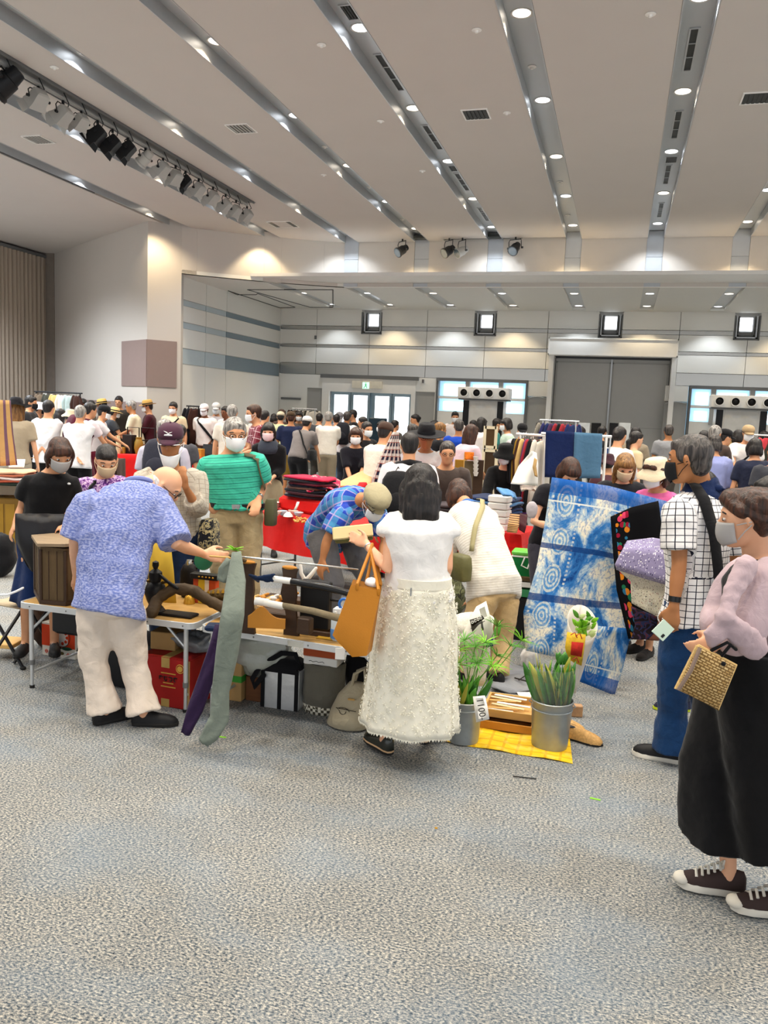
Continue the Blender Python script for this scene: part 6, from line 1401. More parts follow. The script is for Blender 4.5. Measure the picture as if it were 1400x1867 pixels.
rough_tube('carved_crocodile', 'long scaly carved crocodile lying right of the branch', 'carving', [G(355, 1128, zt)+V((0,.14,.10)), G(385, 1128, zt)+V((0,.12,.12)), G(425, 1130, zt)+V((0,.12,.10)), G(455, 1140, zt)+V((0,.12,.05))], [.03, .042, .036, .015], mat('croc_bronze', '#5c4622', .55, metal=.3, var=.5, scale=30, bump=.8, bscale=45), sd=5)
cro = MB()
for i in range(11): q = G(352+9*i, 1128+.8*i, zt)+V((0, .12, .150-.004*abs(i-4))); cro.add([q+V((-.008,-.008,-.01)), q+V((.008,-.008,-.01)), q+V((.008,.008,-.01)), q+V((-.008,.008,-.01)), q+V((0,0,.016))], [(0,1,4),(1,2,4),(2,3,4),(3,0,4),(3,2,1,0)])
solo('carved_comb', cro, m_gold, 'row of golden teeth along the carved crocodile back', 'carving', smooth=False)
lathe_on('brass_bell', 'small domed brass bell near the black flask', 'bell', 345, 1100, [(0, .0), (.036, 0), (.034, .02), (.026, .045), (.012, .055), (.008, .07), (0, .072)], m_gold, extra=None)
for k_, (px, py, r_, mm, nm) in enumerate(((335, 1093, .022, m_ceram, 'white'), (352, 1090, .026, m_gold, 'golden'), (362, 1096, .018, m_brass, 'brown'), (328, 1104, .02, mat('coral', '#c4603c', .5), 'coral red'), (372, 1106, .02, m_ceram, 'pale'))):
 cc = G(px, py, ZT)+V((0, .12, 0)); mb = MB().ell(cc+V((0,0,r_*1.1)), (r_, r_*.8, r_*1.1)); mb.ell(cc+V((0,0,r_*2.4)), (r_*.6, r_*.55, r_*.6)); mb.tube([cc+V((-r_, 0, .002)), cc+V((r_, 0, .002))], r_*.5, 8, True)
 solo('figurine', mb, mm, '%s little figurine among the bronzes on the table' % nm, 'figurine', 'small figurines among the bronzes')
cc = G(305, 1110, ZT)+V((.04,.20,0)); bx('brass_tray', 'shallow black tray holding golden scraps at table front', 'tray', G(325, 1122, ZT), .22, .10, .016, m_iron)
cc = at(376, 1092, 5.0); cc.z = ZT; sb = thing('upright_box', 'small upright box striped orange, yellow and white under a black bar', 'box', cc)
for k_, (cl, w_) in enumerate((('#b5431c', .035), ('#d8b62c', .045), ('#e8dfd0', .03), ('#c24a1c', .045))):
 x0 = -.08+[0, .035, .08, .11][k_]; part('stripe_panel', box_on(MB(), cc+V((x0+w_/2, 0, 0)), w_, .05, .155, ch=.002), mat('stripe%d' % k_, cl, .6), sb, True, 30)
part('top_bar', box_on(MB(), cc+V((0, -.01, .157)), .19, .06, .035, ch=.003), m_iron, sb, True, 30)
for k_ in range(5): part('stud', MB().ell(cc+V((-.03+.024*k_, -.043, .175)), (.007, .004, .005)), m_gold, sb)
bx('dark_red_wallet', 'flat dark red leather case lying beside the grey cloth', 'case', G(408, 1110, ZT)+V((0,.16,0)), .15, .10, .02, mat('dark_red', '#4a1420', .5), .3)
disc = MB().lathe([(0, .012), (.058, .010), (.060, 0), (.058, -.010), (0, -.012)], c=at(371, 1022, 4.85), n=24, M=Matrix.Rotation(R(80), 3, 'X')); solo('jade_disc', disc, mat('jade_green', '#2f6a4a', .3, var=.2), 'round dark green disc held near the bald man\'s hand', 'disc')
solo('bamboo_rod', MB().tube([at(383, 1014, 4.72), at(424, 1017, 4.70)], .006, 8, True), m_woodlt, 'thin bamboo rod held in the bald man\'s hand', 'rod')
# grey and purple cloth sheaths hanging to the floor
def strip_cloth(name, label, pts, ws, m, dd, th=.02, cat='cloth sheath'):
 rows = []; n_ = 9
 P_ = []
 for i in range(len(pts)-1):
  for s in (0, .25, .5, .75): P_.append(tuple(pts[i][q]*(1-s)+pts[i+1][q]*s for q in range(3))+(ws[i]*(1-s)+ws[i+1]*s,))
 P_.append(pts[-1]+(ws[-1],))
 for i, (x, y, d, w) in enumerate(P_):
  c = at(x, y, d); a = P_[max(0, i-1)]; b = P_[min(len(P_)-1, i+1)]; dr = (at(*b[:3])-at(*a[:3])).normalized(); sd = dr.cross(FH).normalized(); r = []
  for j in range(16):
   t_ = 2*PI*j/16; wv = .008*math.sin(3*t_+i*.7)+.01*noise.noise(c*14+V((j, 0, 0))); r.append(c+sd*(w/2*math.cos(t_))+FH*((w*.20+wv)*math.sin(t_)))
  rows.append(r)
 return solo(name, MB().loft(rows), m, label, cat, angle=None)
f_greygreen = fabric('cloth_greygreen', '#6f786f', bump=.4); f_purple = fabric('cloth_purple', '#2c1c3c', bump=.3)
strip_cloth('cloth_sheath', 'long grey green cloth sheath hanging from the sword to the floor', [(431, 1006, 4.28), (430, 1060, 4.15), (424, 1120, 4.0), (414, 1190, 3.98), (402, 1260, 3.97), (400, 1310, 3.95), (383, 1340, 3.93), (370, 1354, 3.92)], [.05, .105, .12, .115, .09, .10, .09, .06], f_greygreen, 0)
strip_cloth('cloth_sheath', 'dark purple cloth sheath trailing to the floor beside the grey one', [(402, 1140, 4.15), (394, 1180, 4.1), (378, 1230, 4.06), (357, 1290, 4.03), (338, 1338, 4.0)], [.06, .075, .08, .085, .05], f_purple, 0)
strip_cloth('cloth_fold', 'short grey fold of cloth hanging under the bald man\'s hand', [(420, 1020, 4.32), (412, 1040, 4.30), (405, 1060, 4.29)], [.05, .085, .06], f_greygreen, 0)
# leaf sprig on top of the sheath and green tapes on the carpet
def leaf(mb, b, d, L, w, nrm, bend=.3, n=5):
 b = V(b); d = V(d).normalized(); nrm = V(nrm); nrm = (nrm-d*nrm.dot(d)); nrm = nrm.normalized() if nrm.length > 1e-4 else d.orthogonal().normalized(); s = d.cross(nrm); rows = []
 for i in range(n+1):
  t_ = i/n; c = b+d*L*t_-nrm*L*bend*t_*t_; ww = w*math.sin(PI*min(1, t_*.93+.05))**.8; rows.append([c-s*ww/2+nrm*ww*.12, c, c+s*ww/2+nrm*ww*.12])
 return mb.sheet(rows, .0012)
m_leafb = mat('leaf_bright', '#7fc22e', .5, var=.2, scale=20); m_leaf = mat('leaf_green', '#55962c', .5, var=.35, scale=16, spec=.4); m_leafd = mat('leaf_dark', '#336f22', .5, var=.35, scale=16, spec=.4); m_leafy = mat('leaf_yellowing', '#9a9a3a', .6, var=.3, scale=16)
sp = thing('leaf_sprig', 'bright green leaf sprig above the grey sheath', 'plant', at(428, 1003, 4.45))
for k_ in range(11): a = 2*PI*k_/11; part('leaf', leaf(MB(), at(427, 1004, 4.45), (math.cos(a), math.sin(a)*.5, .5+.3*math.sin(3*a)), .055, .016, (0,0,1), .3), m_leafb, sp, True, None)
for k_, (px, py, w_, a_, lb) in enumerate(((405, 1344, .045, .1, 'green tape scrap on the carpet beside the grey sheath'), (1085, 1457, .05, -.1, 'green tape scrap on the open carpet in front of the mat'), (795, 1510, .012, .3, 'tiny yellow tape scrap on the front carpet'))): bx('floor_tape', lb, 'tape', G(px, py, .0005), w_, .014, .002, m_leafb if k_ < 2 else m_gold, a_, ch=.0005)
solo('black_pin', MB().tube([G(935, 1415, .006), G(978, 1420, .006)], .003, 5), m_solek, 'thin black stick lying on carpet before the yellow mat', 'stick')
# --- sword stand
ss = thing('sword_stand', 'dark wooden three tier sword stand with shaped uprights', 'sword stand', V((-1.78, 4.28, ZT)))
def upright(px, tpx, tpy):
 b = at(px, 1140, 4.36); b.z = ZT; t_ = at(tpx, tpy, 4.36); rings = []
 for s, w, o_ in ((0, .045, 0), (.12, .040, 0), (.3, .030, .004), (.5, .036, -.004), (.62, .046, -.008), (.75, .038, -.004), (.9, .036, 0), (1, .045, .004)):
  q = b.lerp(t_, s)+V((o_, 0, 0)); rings.append([q+V((x, y, 0)) for x, y in ((-w, -.012), (w, -.012), (w, .012), (-w, .012))])
 o = part('upright', MB().loft(rings), m_wooddk, ss, True, 30); part('upright_cap', MB().ell(t_+V((0, 0, .004)), (.045, .02, .012)), m_wooded, ss); return t_
tA = upright(452, 452, 1026); tB = upright(532, 528, 1036)
part('base_beam', box_on(MB(), V((-1.80, 4.30, ZT)), .42, .10, .06, -.06, .006), m_wooddk, ss, True, 30); part('end_block', box_on(MB(), at(556, 1155, 4.26)*1.0, .075, .06, .09, -.06, .006), m_wooddk, ss, True, 30).location.z
arch = MB(); rows = []
bp0, bp1 = at(452, 1135, 4.30), at(520, 1142, 4.30)
for i in range(13): s = i/12; q = bp0.lerp(bp1, s); hgt = .055+.065*math.exp(-((s-.35)/.25)**2); rows.append([V((q.x, q.y, ZT+.05)), V((q.x, q.y, ZT+.05+hgt))])
part('shaped_apron', arch.sheet(rows, .016), m_wooded, ss, True, 30)
sw = thing('long_sword', 'long thin pale sword laid across the top of stand', 'sword', at(540, 1028, 4.33))
part('blade', MB().tube([at(424, 1014, 4.36), at(540, 1026, 4.35), at(652, 1038, 4.34)], [.006, .006, .004], 8, True, (V((0,1,0)), .5)), m_steel, sw)
part('sword_tie', MB().tube([at(421, 1013, 4.37), at(436, 1018, 4.33), at(447, 1023, 4.35)], .010, 8, True), m_woodold, sw)
sw2 = thing('black_scabbard', 'thick black sword scabbard with navy cord and white wrapped grip', 'sword', at(560, 1065, 4.3))
part('scabbard', MB().tube([at(532, 1060, 4.31), at(590, 1070, 4.26), at(652, 1086, 4.2)], [.020, .020, .019], 14, True), mat('lacquer_black', '#1b1b1d', .25, var=.1), sw2)
part('grip_wrap', MB().tube([at(488, 1054, 4.33), at(533, 1060, 4.31)], .018, 14), m_paper, sw2); nb = MB()
for k_ in range(5): nb.tube([at(455+4*k_, 1048+3*k_, 4.33), at(472, 1054+2*math.sin(k_), 4.30), at(488+3*k_, 1060-3*k_+(8 if k_ == 3 else 0), 4.31)], .010, 7, True)
skinned('cord_knot', nb, f_navy, sw2, .008, 2)
sw3 = thing('wooden_scabbard', 'rough driftwood coloured scabbard with white paper wrapping', 'sword', at(560, 1110, 4.3))
part('paper_wrap', MB().tube([at(465, 1096, 4.33), at(490, 1099, 4.32)], .022, 14).tube([at(482, 1099, 4.32), at(515, 1105, 4.3)], .020, 14, True), m_paper, sw3)
part('scabbard', MB().tube([at(515, 1104, 4.3), at(570, 1114, 4.24), at(628, 1130, 4.16)], [.017, .019, .020], 12, True), mat('driftwood', '#7c7058', .8, var=.3, scale=12, bump=.4), sw3)
# antler and wood scraps behind
for k_, (pts, lb) in enumerate(((((548, 1030), (549, 1045), (556, 1058)), 'pale antler tip standing behind black panel, nearer the sword'), (((576, 1036), (568, 1047), (558, 1058)), 'pale antler tip leaning away from the other one'))):
 solo('antler', MB().tube([at(x, y, 4.62) for x, y in pts], [.009, .012, .014], 8, True), m_ceram, lb, 'antler')
for k_ in range(9):
 px = 462+9*k_; q = at(px, 1092+random.uniform(-5, 5), 4.55); q.z = max(q.z-.0, ZT+.02)
 mb = MB().ell(q, (.025, .016, .016), rotz(k_*.9)); mb.tube([q+V((-.02, 0, 0)), q+V((.025, .01, .02))], .008, 6, True); solo('carved_scrap', mb, [m_woodlt, m_ceram, m_wooded][k_ % 3], '%s carved wooden oddment behind the paper wrapped sword' % ORD[k_], 'carving', 'small carved oddments behind the sword stand')
st = box_on(MB(), V((-1.83, 4.56, ZT)), .42, .10, .085, -.05); solo('wooden_tray', st, m_wooddk, 'low dark wooden tray heaped with carved oddments behind swords', 'tray')
# black panel on a small stand
c = at(574, 1160, 4.42); c.z = ZT; pn = thing('black_screen', 'tall black panel standing on a low dark wooden stand', 'panel', c)
part('panel', box_on(MB(), c+V((0, 0, .03)), .175, .05, .27, -.05, .006), mat('matte_black', '#0c0c0e', .6, var=.05), pn, True, 30)
for s in (-1, 1): part('stand_rail', box_on(MB(), c+V((0, s*.05, 0)), .22, .02, .03, -.05, .003), m_wooddk, pn, True, 30)
part('panel_handle', MB().tube([c+V((.09, 0, .20)), c+V((.13, 0, .20))], .008, 8, True), m_iron, pn)
c = at(615, 1152, 4.3); c.z = ZT; spb = thing('spray_bottle', 'clear spray bottle with blue label and white trigger', 'bottle', c)
part('bottle_body', MB().loft([ell_ring(c+V((0,0,z)), V((1,0,0)), V((0,1,0)), a, b, 18) for z, a, b in ((0, .032, .026), (.01, .038, .03), (.11, .038, .03), (.135, .022, .02), (.15, .013, .013))]), mat('clear_plastic', '#c9d3da', .15, var=.05, spec=.6), spb)
part('bottle_label', MB().loft([ell_ring(c+V((0,0,z)), V((1,0,0)), V((0,1,0)), .0392, .0312, 18) for z in (.012, .065)]), mat('label_blue', '#5b8fd0', .5, var=.25, scale=30), spb)
part('trigger_head', MB().box((-.02, -.03, .155), (.02, .03, .18), Matrix.Translation(c)).box((-.006, -.05, .12), (.006, -.035, .17), Matrix.Translation(c)), m_mask, spb, False)
solo('blue_ring', MB().tube([at(628, 1102, 4.3)+V((.03*math.cos(a), .0, .03*math.sin(a))) for a in [2*PI*j/14 for j in range(15)]], .008, 8), mat('blue_plastic', '#2f6fc4', .4), 'blue plastic tape ring behind the spray bottle', 'tape')
bx('yellow_notebook', 'flat yellow board lying at front edge of sword table', 'board', V((-1.38, 4.10, ZT)), .26, .10, .006, mat('yellow_board', '#c79a2e', .6), -.05)
bx('navy_pouch', 'folded dark navy cloth on the front of sword table', 'cloth', G(395, 1148, ZT), .12, .10, .03, f_navy, .3, ch=.012)
# ---- things under the tables
def carton(label, c, w, d, h, m, a=0.0, tape=None, name='carton', group=None):
 o = thing(name, label, 'box', c, group); M = Tm(c, a); part('carton_body', MB().bbox((-w/2, -d/2, 0), (w/2, d/2, h), .004, M), m, o, True, 30)
 part('flap', MB().box((-w/2, -d/2-.001, h), (w/2, -.002, h+.003), M), m, o, False); part('flap', MB().box((-w/2, .002, h), (w/2, d/2, h+.003), M), m, o, False)
 if tape: part('tape', MB().box((-.028, -d/2-.0015, h-.06), (.028, -d/2, h), M).box((-.028, -d/2-.0015, h+.003), (.028, d/2, h+.0042), M), tape, o, False); part('tape', MB().box((-.028, -d/2-.0015, 0.002), (.028, -d/2, .05), M), tape, o, False)
 return o, M
m_cred = mat('carton_red', '#a31c1a', .6, var=.06); m_cyel = mat('print_yellow', '#cfa54a', .6, var=.05); m_cblk = mat('print_black', '#1d1614', .6, var=0); m_tape = mat('tape_gold', '#b79a5a', .4)
cr, M = carton('red cardboard carton with gold emblem under the folding table', V((-2.46, 4.22, 0)), .33, .24, .30, m_cred, -.05, m_tape)
def onface(M, x, z, d): return (M @ V((x, -d/2-.0012, z)))
part('emblem', MB().tube([onface(M, .10+.026*math.cos(a), .245+.026*math.sin(a), .24) for a in [2*PI*j/18 for j in range(19)]], .0025, 4), m_cyel, cr); part('emblem_disc', MB().lathe([(0, 0), (.018, 0), (.018, .001), (0, .001)], c=onface(M, .10, .245, .242), M=Matrix.Rotation(R(90), 3, 'X'), n=14), m_cyel, cr)
xd = (M.to_3x3() @ V((1,0,0))); [part('letter_mark', MB().tube([onface(M, .02+x0+.010*math.cos(a), .175+.013*math.sin(a), .243) for a in [a0+q*.9 for q in range(5)]], .0035, 4).tube([onface(M, .02+x0-.012, .186, .243), onface(M, .02+x0+.012, .184, .243)], .003, 4), m_cblk, cr) for x0, a0 in ((-.05, .3), (-.017, 2.2), (.017, 4.0), (.05, 1.0))]
for z_, w_ in ((.207, .10), (.148, .07), (.125, .10)): part('print_line', MB().box((.02-w_/2, -.1215, z_-.003), (.02+w_/2, -.120, z_+.003), M), m_cyel, cr, False)
part('edge_band', MB().box((.145, -.1212, 0), (.1655, -.1195, .30), M), m_kraft, cr, False)
cw, M = carton('white and orange carton printed with big round flower under the left table', V((-3.62, 4.74, 0)), .28, .22, .235, mat('carton_white', '#e4ddd0', .6, var=.05), -.04)
m_or = mat('print_orange', '#d9431a', .6, var=.08); m_gr = mat('print_green', '#174d36', .6, var=.05)
part('orange_panel', MB().box((-.139, -.1115, .075), (.139, -.1102, .225), M), m_or, cw, False); part('white_oval', MB().lathe([(0, 0), (.026, 0), (.026, .001), (0, .001)], c=(0,0,0), n=18, M=Matrix.Rotation(R(90), 3, 'X') @ Matrix.Diagonal((1, 2.1, 1))), m_paper, cw).location = V(M @ V((-.10, -.113, .135)))-cw.location
part('flower_ground', MB().lathe([(0, 0), (.068, 0), (.068, .001), (0, .001)], c=M @ V((.03, -.1125, .15)), n=24, M=Matrix.Rotation(R(90), 3, 'X')), m_paper, cw)
for k_ in range(9): a = 2*PI*k_/9; part('petal', MB().ell(M @ V((.03+.045*math.cos(a), -.1135, .15+.045*math.sin(a))), (.012, .001, .012), None, 10, 4), m_or, cw)
part('flower_ring', MB().tube([M @ V((.03+.069*math.cos(a), -.113, .15+.069*math.sin(a))) for a in [2*PI*j/24 for j in range(25)]], .0022, 4), m_cblk, cw)
for s in (-1, 1): part('leaf_print', leaf(MB(), M @ V((.03, -.1135, .07)), (s, 0, .05), .09, .026, (0, -1, 0), 0.0), m_gr, cw, True, None)
for k_ in range(3): part('letter_mark', MB().tube([M @ V((-.10+.032*k_+.010*math.cos(a), -.1125, .035+.012*math.sin(a))) for a in [2*PI*j/8 for j in range(9)]], .0028, 4).tube([M @ V((-.112+.032*k_, -.1125, .035)), M @ V((-.088+.032*k_, -.1125, .035))], .0025, 4), m_or, cw)
part('seal_print', MB().ell(M @ V((.03, -.1125, .035)), (.02, .001, .012), None, 12, 4), mat('print_olive', '#5a4a1e', .6), cw)
part('letter_mark', MB().tube([M @ V((.07+.012*k_, -.1125, .028+.014*(k_ % 2))) for k_ in range(5)], .003, 4), m_or, cw)
gb, M = carton('pale green banded box behind the grey cloth sheath', V((-2.22, 4.44, 0)), .26, .2, .27, m_kraft, .0); part('green_band', MB().box((-.131, -.102, .12), (.131, .102, .16), M), mat('print_lime', '#3f9a35', .6), gb, False); part('green_patch', MB().box((-.131, -.1025, .21), (-.06, -.1, .265), M), mat('print_pale', '#a5cf7a', .6), gb, False)
carton('brown wooden crate under the sword table', V((-2.01, 4.46, 0)), .14, .16, .15, mat('crate_brown', '#6a4326', .6, var=.3, stretch=(1, 1, 6)))
bx('small_carton', 'small tan carton stacked on the red carton', 'box', V((-2.56, 4.28, .305)), .16, .14, .11, m_kraft, .1); bx('small_carton', 'orange flat parcel leaning behind the small tan carton', 'box', V((-2.52, 4.40, .42)), .2, .1, .05, m_wooded, .15)
bx('black_crate', 'black plastic crate in the shadow behind the bald man', 'crate', V((-2.82, 4.42, 0)), .34, .28, .30, m_fix, 0)
bx('black_case', 'tall black suitcase standing left behind the table', 'suitcase', V((-3.38, 4.50, .24)), .28, .16, .24, m_fix, 0, ch=.02)
def blob(name, label, cat, c, r, m, disp=.04, vox=.012, flatb=True, group=None, seed=0):
 """soft crumpled bag or heap"""
 c = V(c); mb = MB().ell((0, 0, r[2]), r, None, 26, 18); v2 = []
 for v in mb.v:
  p = V(v); n_ = noise.noise(p*11+V((seed, 3, 0)))*disp+abs(noise.noise(p*28+V((seed, 0, 7))))*disp*.5; q = V((p.x, p.y, p.z-r[2])); q = q*(1+n_/max(.05, q.length)); q.z = max(q.z+r[2], 0.002); v2.append(tuple(q))
 mb.v = [tuple(V(v)+c) for v in v2]; return solo(name, mb, m, label, cat, group, loc=c, angle=50)
m_plas = mat('plastic_white', '#cfd2cc', .25, var=.1, spec=.6, bump=.5, bscale=25); m_plasg = mat('plastic_grey', '#76787c', .3, var=.2, spec=.6, bump=.5, bscale=25)
blob('plastic_bag', 'crumpled grey plastic bag on top of the red carton', 'bag', V((-2.38, 4.30, .31)), (.13, .10, .055), m_plasg, .05, seed=1)
blob('plastic_bag', 'large crumpled translucent bag under the sword table', 'bag', V((-2.0, 4.44, .16)), (.19, .13, .15), mat('plastic_clear', '#a9ada2', .2, var=.2, scale=5, spec=.6, bump=.5, bscale=20), .06, seed=2)
blob('white_sack', 'white knitted sack half hidden beside the bald man\'s leg', 'sack', V((-3.18, 4.42, 0)), (.09, .10, .16), fabric('knit_white', '#ddd5bc', bump=.6), .03, seed=3)
blob('brown_bag', 'slumped dark brown leather bag under the left table', 'bag', V((-3.86, 4.82, 0)), (.15, .13, .26), mat('leather_brown', '#3a2417', .6, var=.25, bump=.3), .05, seed=4)
# silver and black cooler bag
c = V((-1.83, 4.40, 0)); cb = thing('cooler_bag', 'silver insulated cooler bag with black straps and zip lid', 'bag', c)
m_foil = mat('foil_silver', '#d9dbdc', .28, metal=.35, var=.25, scale=10, bump=.6, bscale=14)
rings = []
for z, w, d in ((0, .115, .075), (.02, .12, .08), (.12, .12, .08), (.22, .12, .08), (.25, .115, .078)): rings.append([c+V((w*a, d*b, z)) for a, b in ((-1, -.85), (-.85, -1), (.85, -1), (1, -.85), (1, .85), (.85, 1), (-.85, 1), (-1, .85))])
part('foil_body', MB().loft(rings), m_foil, cb, True, 50); part('zip_lid', MB().loft([[c+V((w*math.copysign(abs(math.cos(t_))**.4, math.cos(t_)), d*math.copysign(abs(math.sin(t_))**.4, math.sin(t_)), z)) for t_ in [2*PI*j/20 for j in range(20)]] for z, w, d in ((.245, .124, .085), (.275, .12, .08), (.30, .09, .05), (.305, .05, .02))]), m_bagk, cb, True, 60)
for x in (-.108, .0, .108): part('webbing', MB().box((c.x+x-.012, c.y-.0835, .002), (c.x+x+.012, c.y-.080, .25)), m_bagk, cb, False)
part('webbing', MB().box((c.x-.121, c.y-.084, .225), (c.x+.121, c.y-.079, .25)), m_bagk, cb, False)
part('carry_strap', MB().tube([c+V((-.10, -.09, .20)), c+V((-.16, -.10, .12)), c+V((-.17, -.10, .17)), c+V((-.12, -.09, .26)), c+V((0, -.06, .34)), c+V((.08, -.04, .34)), c+V((.11, -.04, .26))], .016, 8, True, (V((0,1,0)), .4)), m_bagk, cb)
# grey cloth bin with gingham hem and orange box on it
c = V((-1.58, 4.40, 0)); bn_ = thing('fabric_bin', 'tall grey canvas bin with gingham hem beside the cooler bag', 'storage bin', c)
part('bin_body', MB().loft([[c+V((w*math.cos(t_)*(1+.03*math.sin(5*t_)), w*.7*math.sin(t_)*(1+.03*math.sin(4*t_)), z)) for t_ in [2*PI*j/28 for j in range(28)]] for z, w in ((.05, .125), (.12, .132), (.22, .126), (.30, .13), (.305, .12), (.29, .118))]), fabric('canvas_grey', '#6d695d', bump=.5), bn_, True, None)
gh = part('gingham_hem', MB().loft([[c+V((w*math.cos(t_), w*.7*math.sin(t_), z)) for t_ in [2*PI*j/28 for j in range(28)]] for z, w in ((.0, .118), (.052, .127))]), mat('gingham', '#cfc7b0', .8), bn_, True, None)
def gingham():
 m, t, b = base_mat('gingham_check', '#d8d2bd', .85); tc = t.add('ShaderNodeTexCoord'); ck = t.add('ShaderNodeTexChecker', i_Scale=58.0); t.link(tc.outputs['Object'], ck.inputs['Vector']); t.link(t.mix(ck.outputs['Fac'], '#e4dfcc', '#4f4a3c'), b.inputs['Base Color']); return m
gh.data.materials.clear(); gh.data.materials.append(gingham())
c2 = V((-1.58, 4.40, .30)); ob = thing('parcel_box', 'orange and white parcel box set in the grey bin', 'box', c2); part('white_base', box_on(MB(), c2, .21, .15, .05, 0), m_paper, ob, True, 30); part('orange_lid', box_on(MB(), c2+V((0,0,.05)), .215, .155, .085, 0), mat('parcel_orange', '#a8481c', .6, var=.1), ob, True, 30); part('script_mark', MB().tube([c2+V((-.07+.012*q, -.0765, .022+.004*math.sin(q*2.1))) for q in range(9)], .0016, 4), m_cblk, ob)
# cream canvas tote on the floor
c = V((-1.36, 4.22, 0)); ct_ = thing('canvas_tote', 'cream canvas tote bag slumped under the sword table', 'bag', c)
cm = fabric('canvas_cream', '#b9ad92', bump=.5); part('tote_body', MB().loft([[c+V((w*math.cos(t_)*(1+.05*math.sin(3*t_))+sx, d*math.sin(t_), z)) for t_ in [2*PI*j/26 for j in range(26)]] for z, w, d, sx in ((0, .10, .06, 0), (.015, .13, .085, 0), (.10, .115, .08, .01), (.19, .085, .05, .02), (.25, .055, .03, .04), (.27, .045, .02, .045))]), cm, ct_, True, None)
for s in (-1, 1): part('handle', MB().tube([c+V((.0+.02, s*.02, .25)), c+V((.04, s*.03-.01, .33)), c+V((.09, s*.02, .36)), c+V((.10, s*.02, .29)), c+V((.08, s*.02, .22))], .010, 8, True), cm, ct_)
part('toggle', MB().tube([c+V((.02, -.068, .19)), c+V((.05, -.066, .19))], .006, 6, True), m_woodlt, ct_); part('print_mark', MB().tube([c+V((-.01+.04*math.cos(a)*(1 if a < 3 else .5), -.078, .12+.02*math.sin(a))) for a in [2*PI*j/10 for j in range(11)]], .002, 4).tube([c+V((-.05, -.08, .135)), c+V((.07, -.08, .128))], .002, 4), m_cblk, ct_)
bd_ = MB().box((-1.27, 4.26, 0), (-1.18, 4.29, .50)); solo('wooden_board', bd_, m_woodold, 'upright wooden board leaning behind the woman in white\'s skirt', 'board', smooth=False)
c = V((-1.46, 4.5, .2)); blob('black_shoulder_bag', 'black bag with white tag hanging behind the cream tote', 'bag', V((-1.40, 4.52, .0)), (.09, .06, .22), m_bagk, .03, seed=6); bx('price_slip', 'white price slip hanging below the sword table edge', 'label', at(620, 1192, 4.0)-V((0,0,.03)), .05, .004, .06, m_paper, .2, ch=.001)
# folding stool at the left edge
c = G(15, 1215); fs_ = thing('folding_stool', 'black folding stool with cream seat at the left picture edge', 'stool', (c.x-.05, c.y, 0))
a0, a1, a2, a3 = G(42, 1218, .01), at(-25, 1100, dep(G(42, 1218))+.05), G(-40, 1235, .01), at(40, 1112, dep(G(42, 1218))+.12)
part('leg', MB().tube([a0, a1], .011, 8), m_fix, fs_); part('leg', MB().tube([a2, a3], .011, 8), m_fix, fs_); part('leg', MB().tube([a0+V((0,.32,0)), a1+V((0,.32,0))], .011, 8), m_fix, fs_); part('leg', MB().tube([a2+V((0,.32,0)), a3+V((0,.32,0))], .011, 8), m_fix, fs_)
part('foot_cap', MB().ell(a0, (.02, .02, .012)), m_solek, fs_); part('seat', MB().sheet([[a1+V((0,-.02,.012)), a3+V((0,-.02,.012))], [a1+V((0,.18,-.01)), a3+V((0,.18,-.01))], [a1+V((0,.34,.012)), a3+V((0,.34,.012))]], .01), fabric('seat_cream', '#bfae92'), fs_, True, None)
tr = G(10, 1175, .08); bx('bamboo_tray', 'pale bamboo tray tucked under the folding stool', 'tray', tr, .2, .2, .03, m_woodlt, .2)
solo('stool_cable', MB().tube([at(-5, 1085, 4.9), at(15, 1084, 4.9), at(30, 1078, 4.9), at(42, 1072, 4.9)], .007, 6, True), m_mask, 'white cable loop on the stool at left edge', 'cable')
# ---- things in hands of the foreground people
c = at(643, 970, 4.27); hb_ = thing('flat_box', 'flat cream box held in the white blouse woman\'s hand', 'box', c)
xv = (at(681, 966, 4.27)-at(606, 974, 4.27)).normalized(); yv = V((0,0,1)).cross(xv); zv = xv.cross(yv); Mb = frame(xv, yv, zv)
Mq = Matrix.Translation(c) @ Mb.to_4x4() @ Matrix.Rotation(R(-22), 4, 'X')
part('lid', MB().bbox((-.108, -.012, -.036), (.108, .004, .036), .006, Mq), mat('box_cream', '#d9c793', .6, var=.05), hb_, True, 40); part('tray', MB().bbox((-.10, .004, -.046), (.104, .05, .03), .006, Mq), mat('box_olive', '#5a5a34', .7, var=.1), hb_, True, 40)
tq = thing('tote_bag', 'mustard leather tote bag hanging from the white blouse woman\'s forearm', 'bag', at(648, 1190, 3.86))
def q4(pts): return [at(*p) for p in pts]
r0 = q4([(640, 1066, 3.80), (694, 1078, 3.80), (696, 1068, 3.93), (644, 1056, 3.93)]); r1 = q4([(606, 1158, 3.76), (668, 1196, 3.74), (678, 1185, 3.93), (622, 1150, 3.94)]); rr = []
def quadring(q, n=6):
 out = []
 for i in range(4):
  for s in range(n): out.append(q[i].lerp(q[(i+1) % 4], s/n))
 return out
r1b = q4([(612, 1166, 3.76), (642, 1198, 3.76), (676, 1188, 3.90), (640, 1170, 3.92)])
for s in (0, .33, .66, 1): rr.append(quadring([a.lerp(b, s) for a, b in zip(r0, r1)]))
rr.append(quadring(r1b)); part('bag_body', MB().loft(rr), m_vinyl, tq, True, 40)
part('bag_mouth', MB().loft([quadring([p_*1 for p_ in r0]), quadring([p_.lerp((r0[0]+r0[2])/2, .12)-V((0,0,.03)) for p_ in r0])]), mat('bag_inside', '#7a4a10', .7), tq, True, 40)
fa_ = P2['wrL'].lerp(P2['elL'], .28)
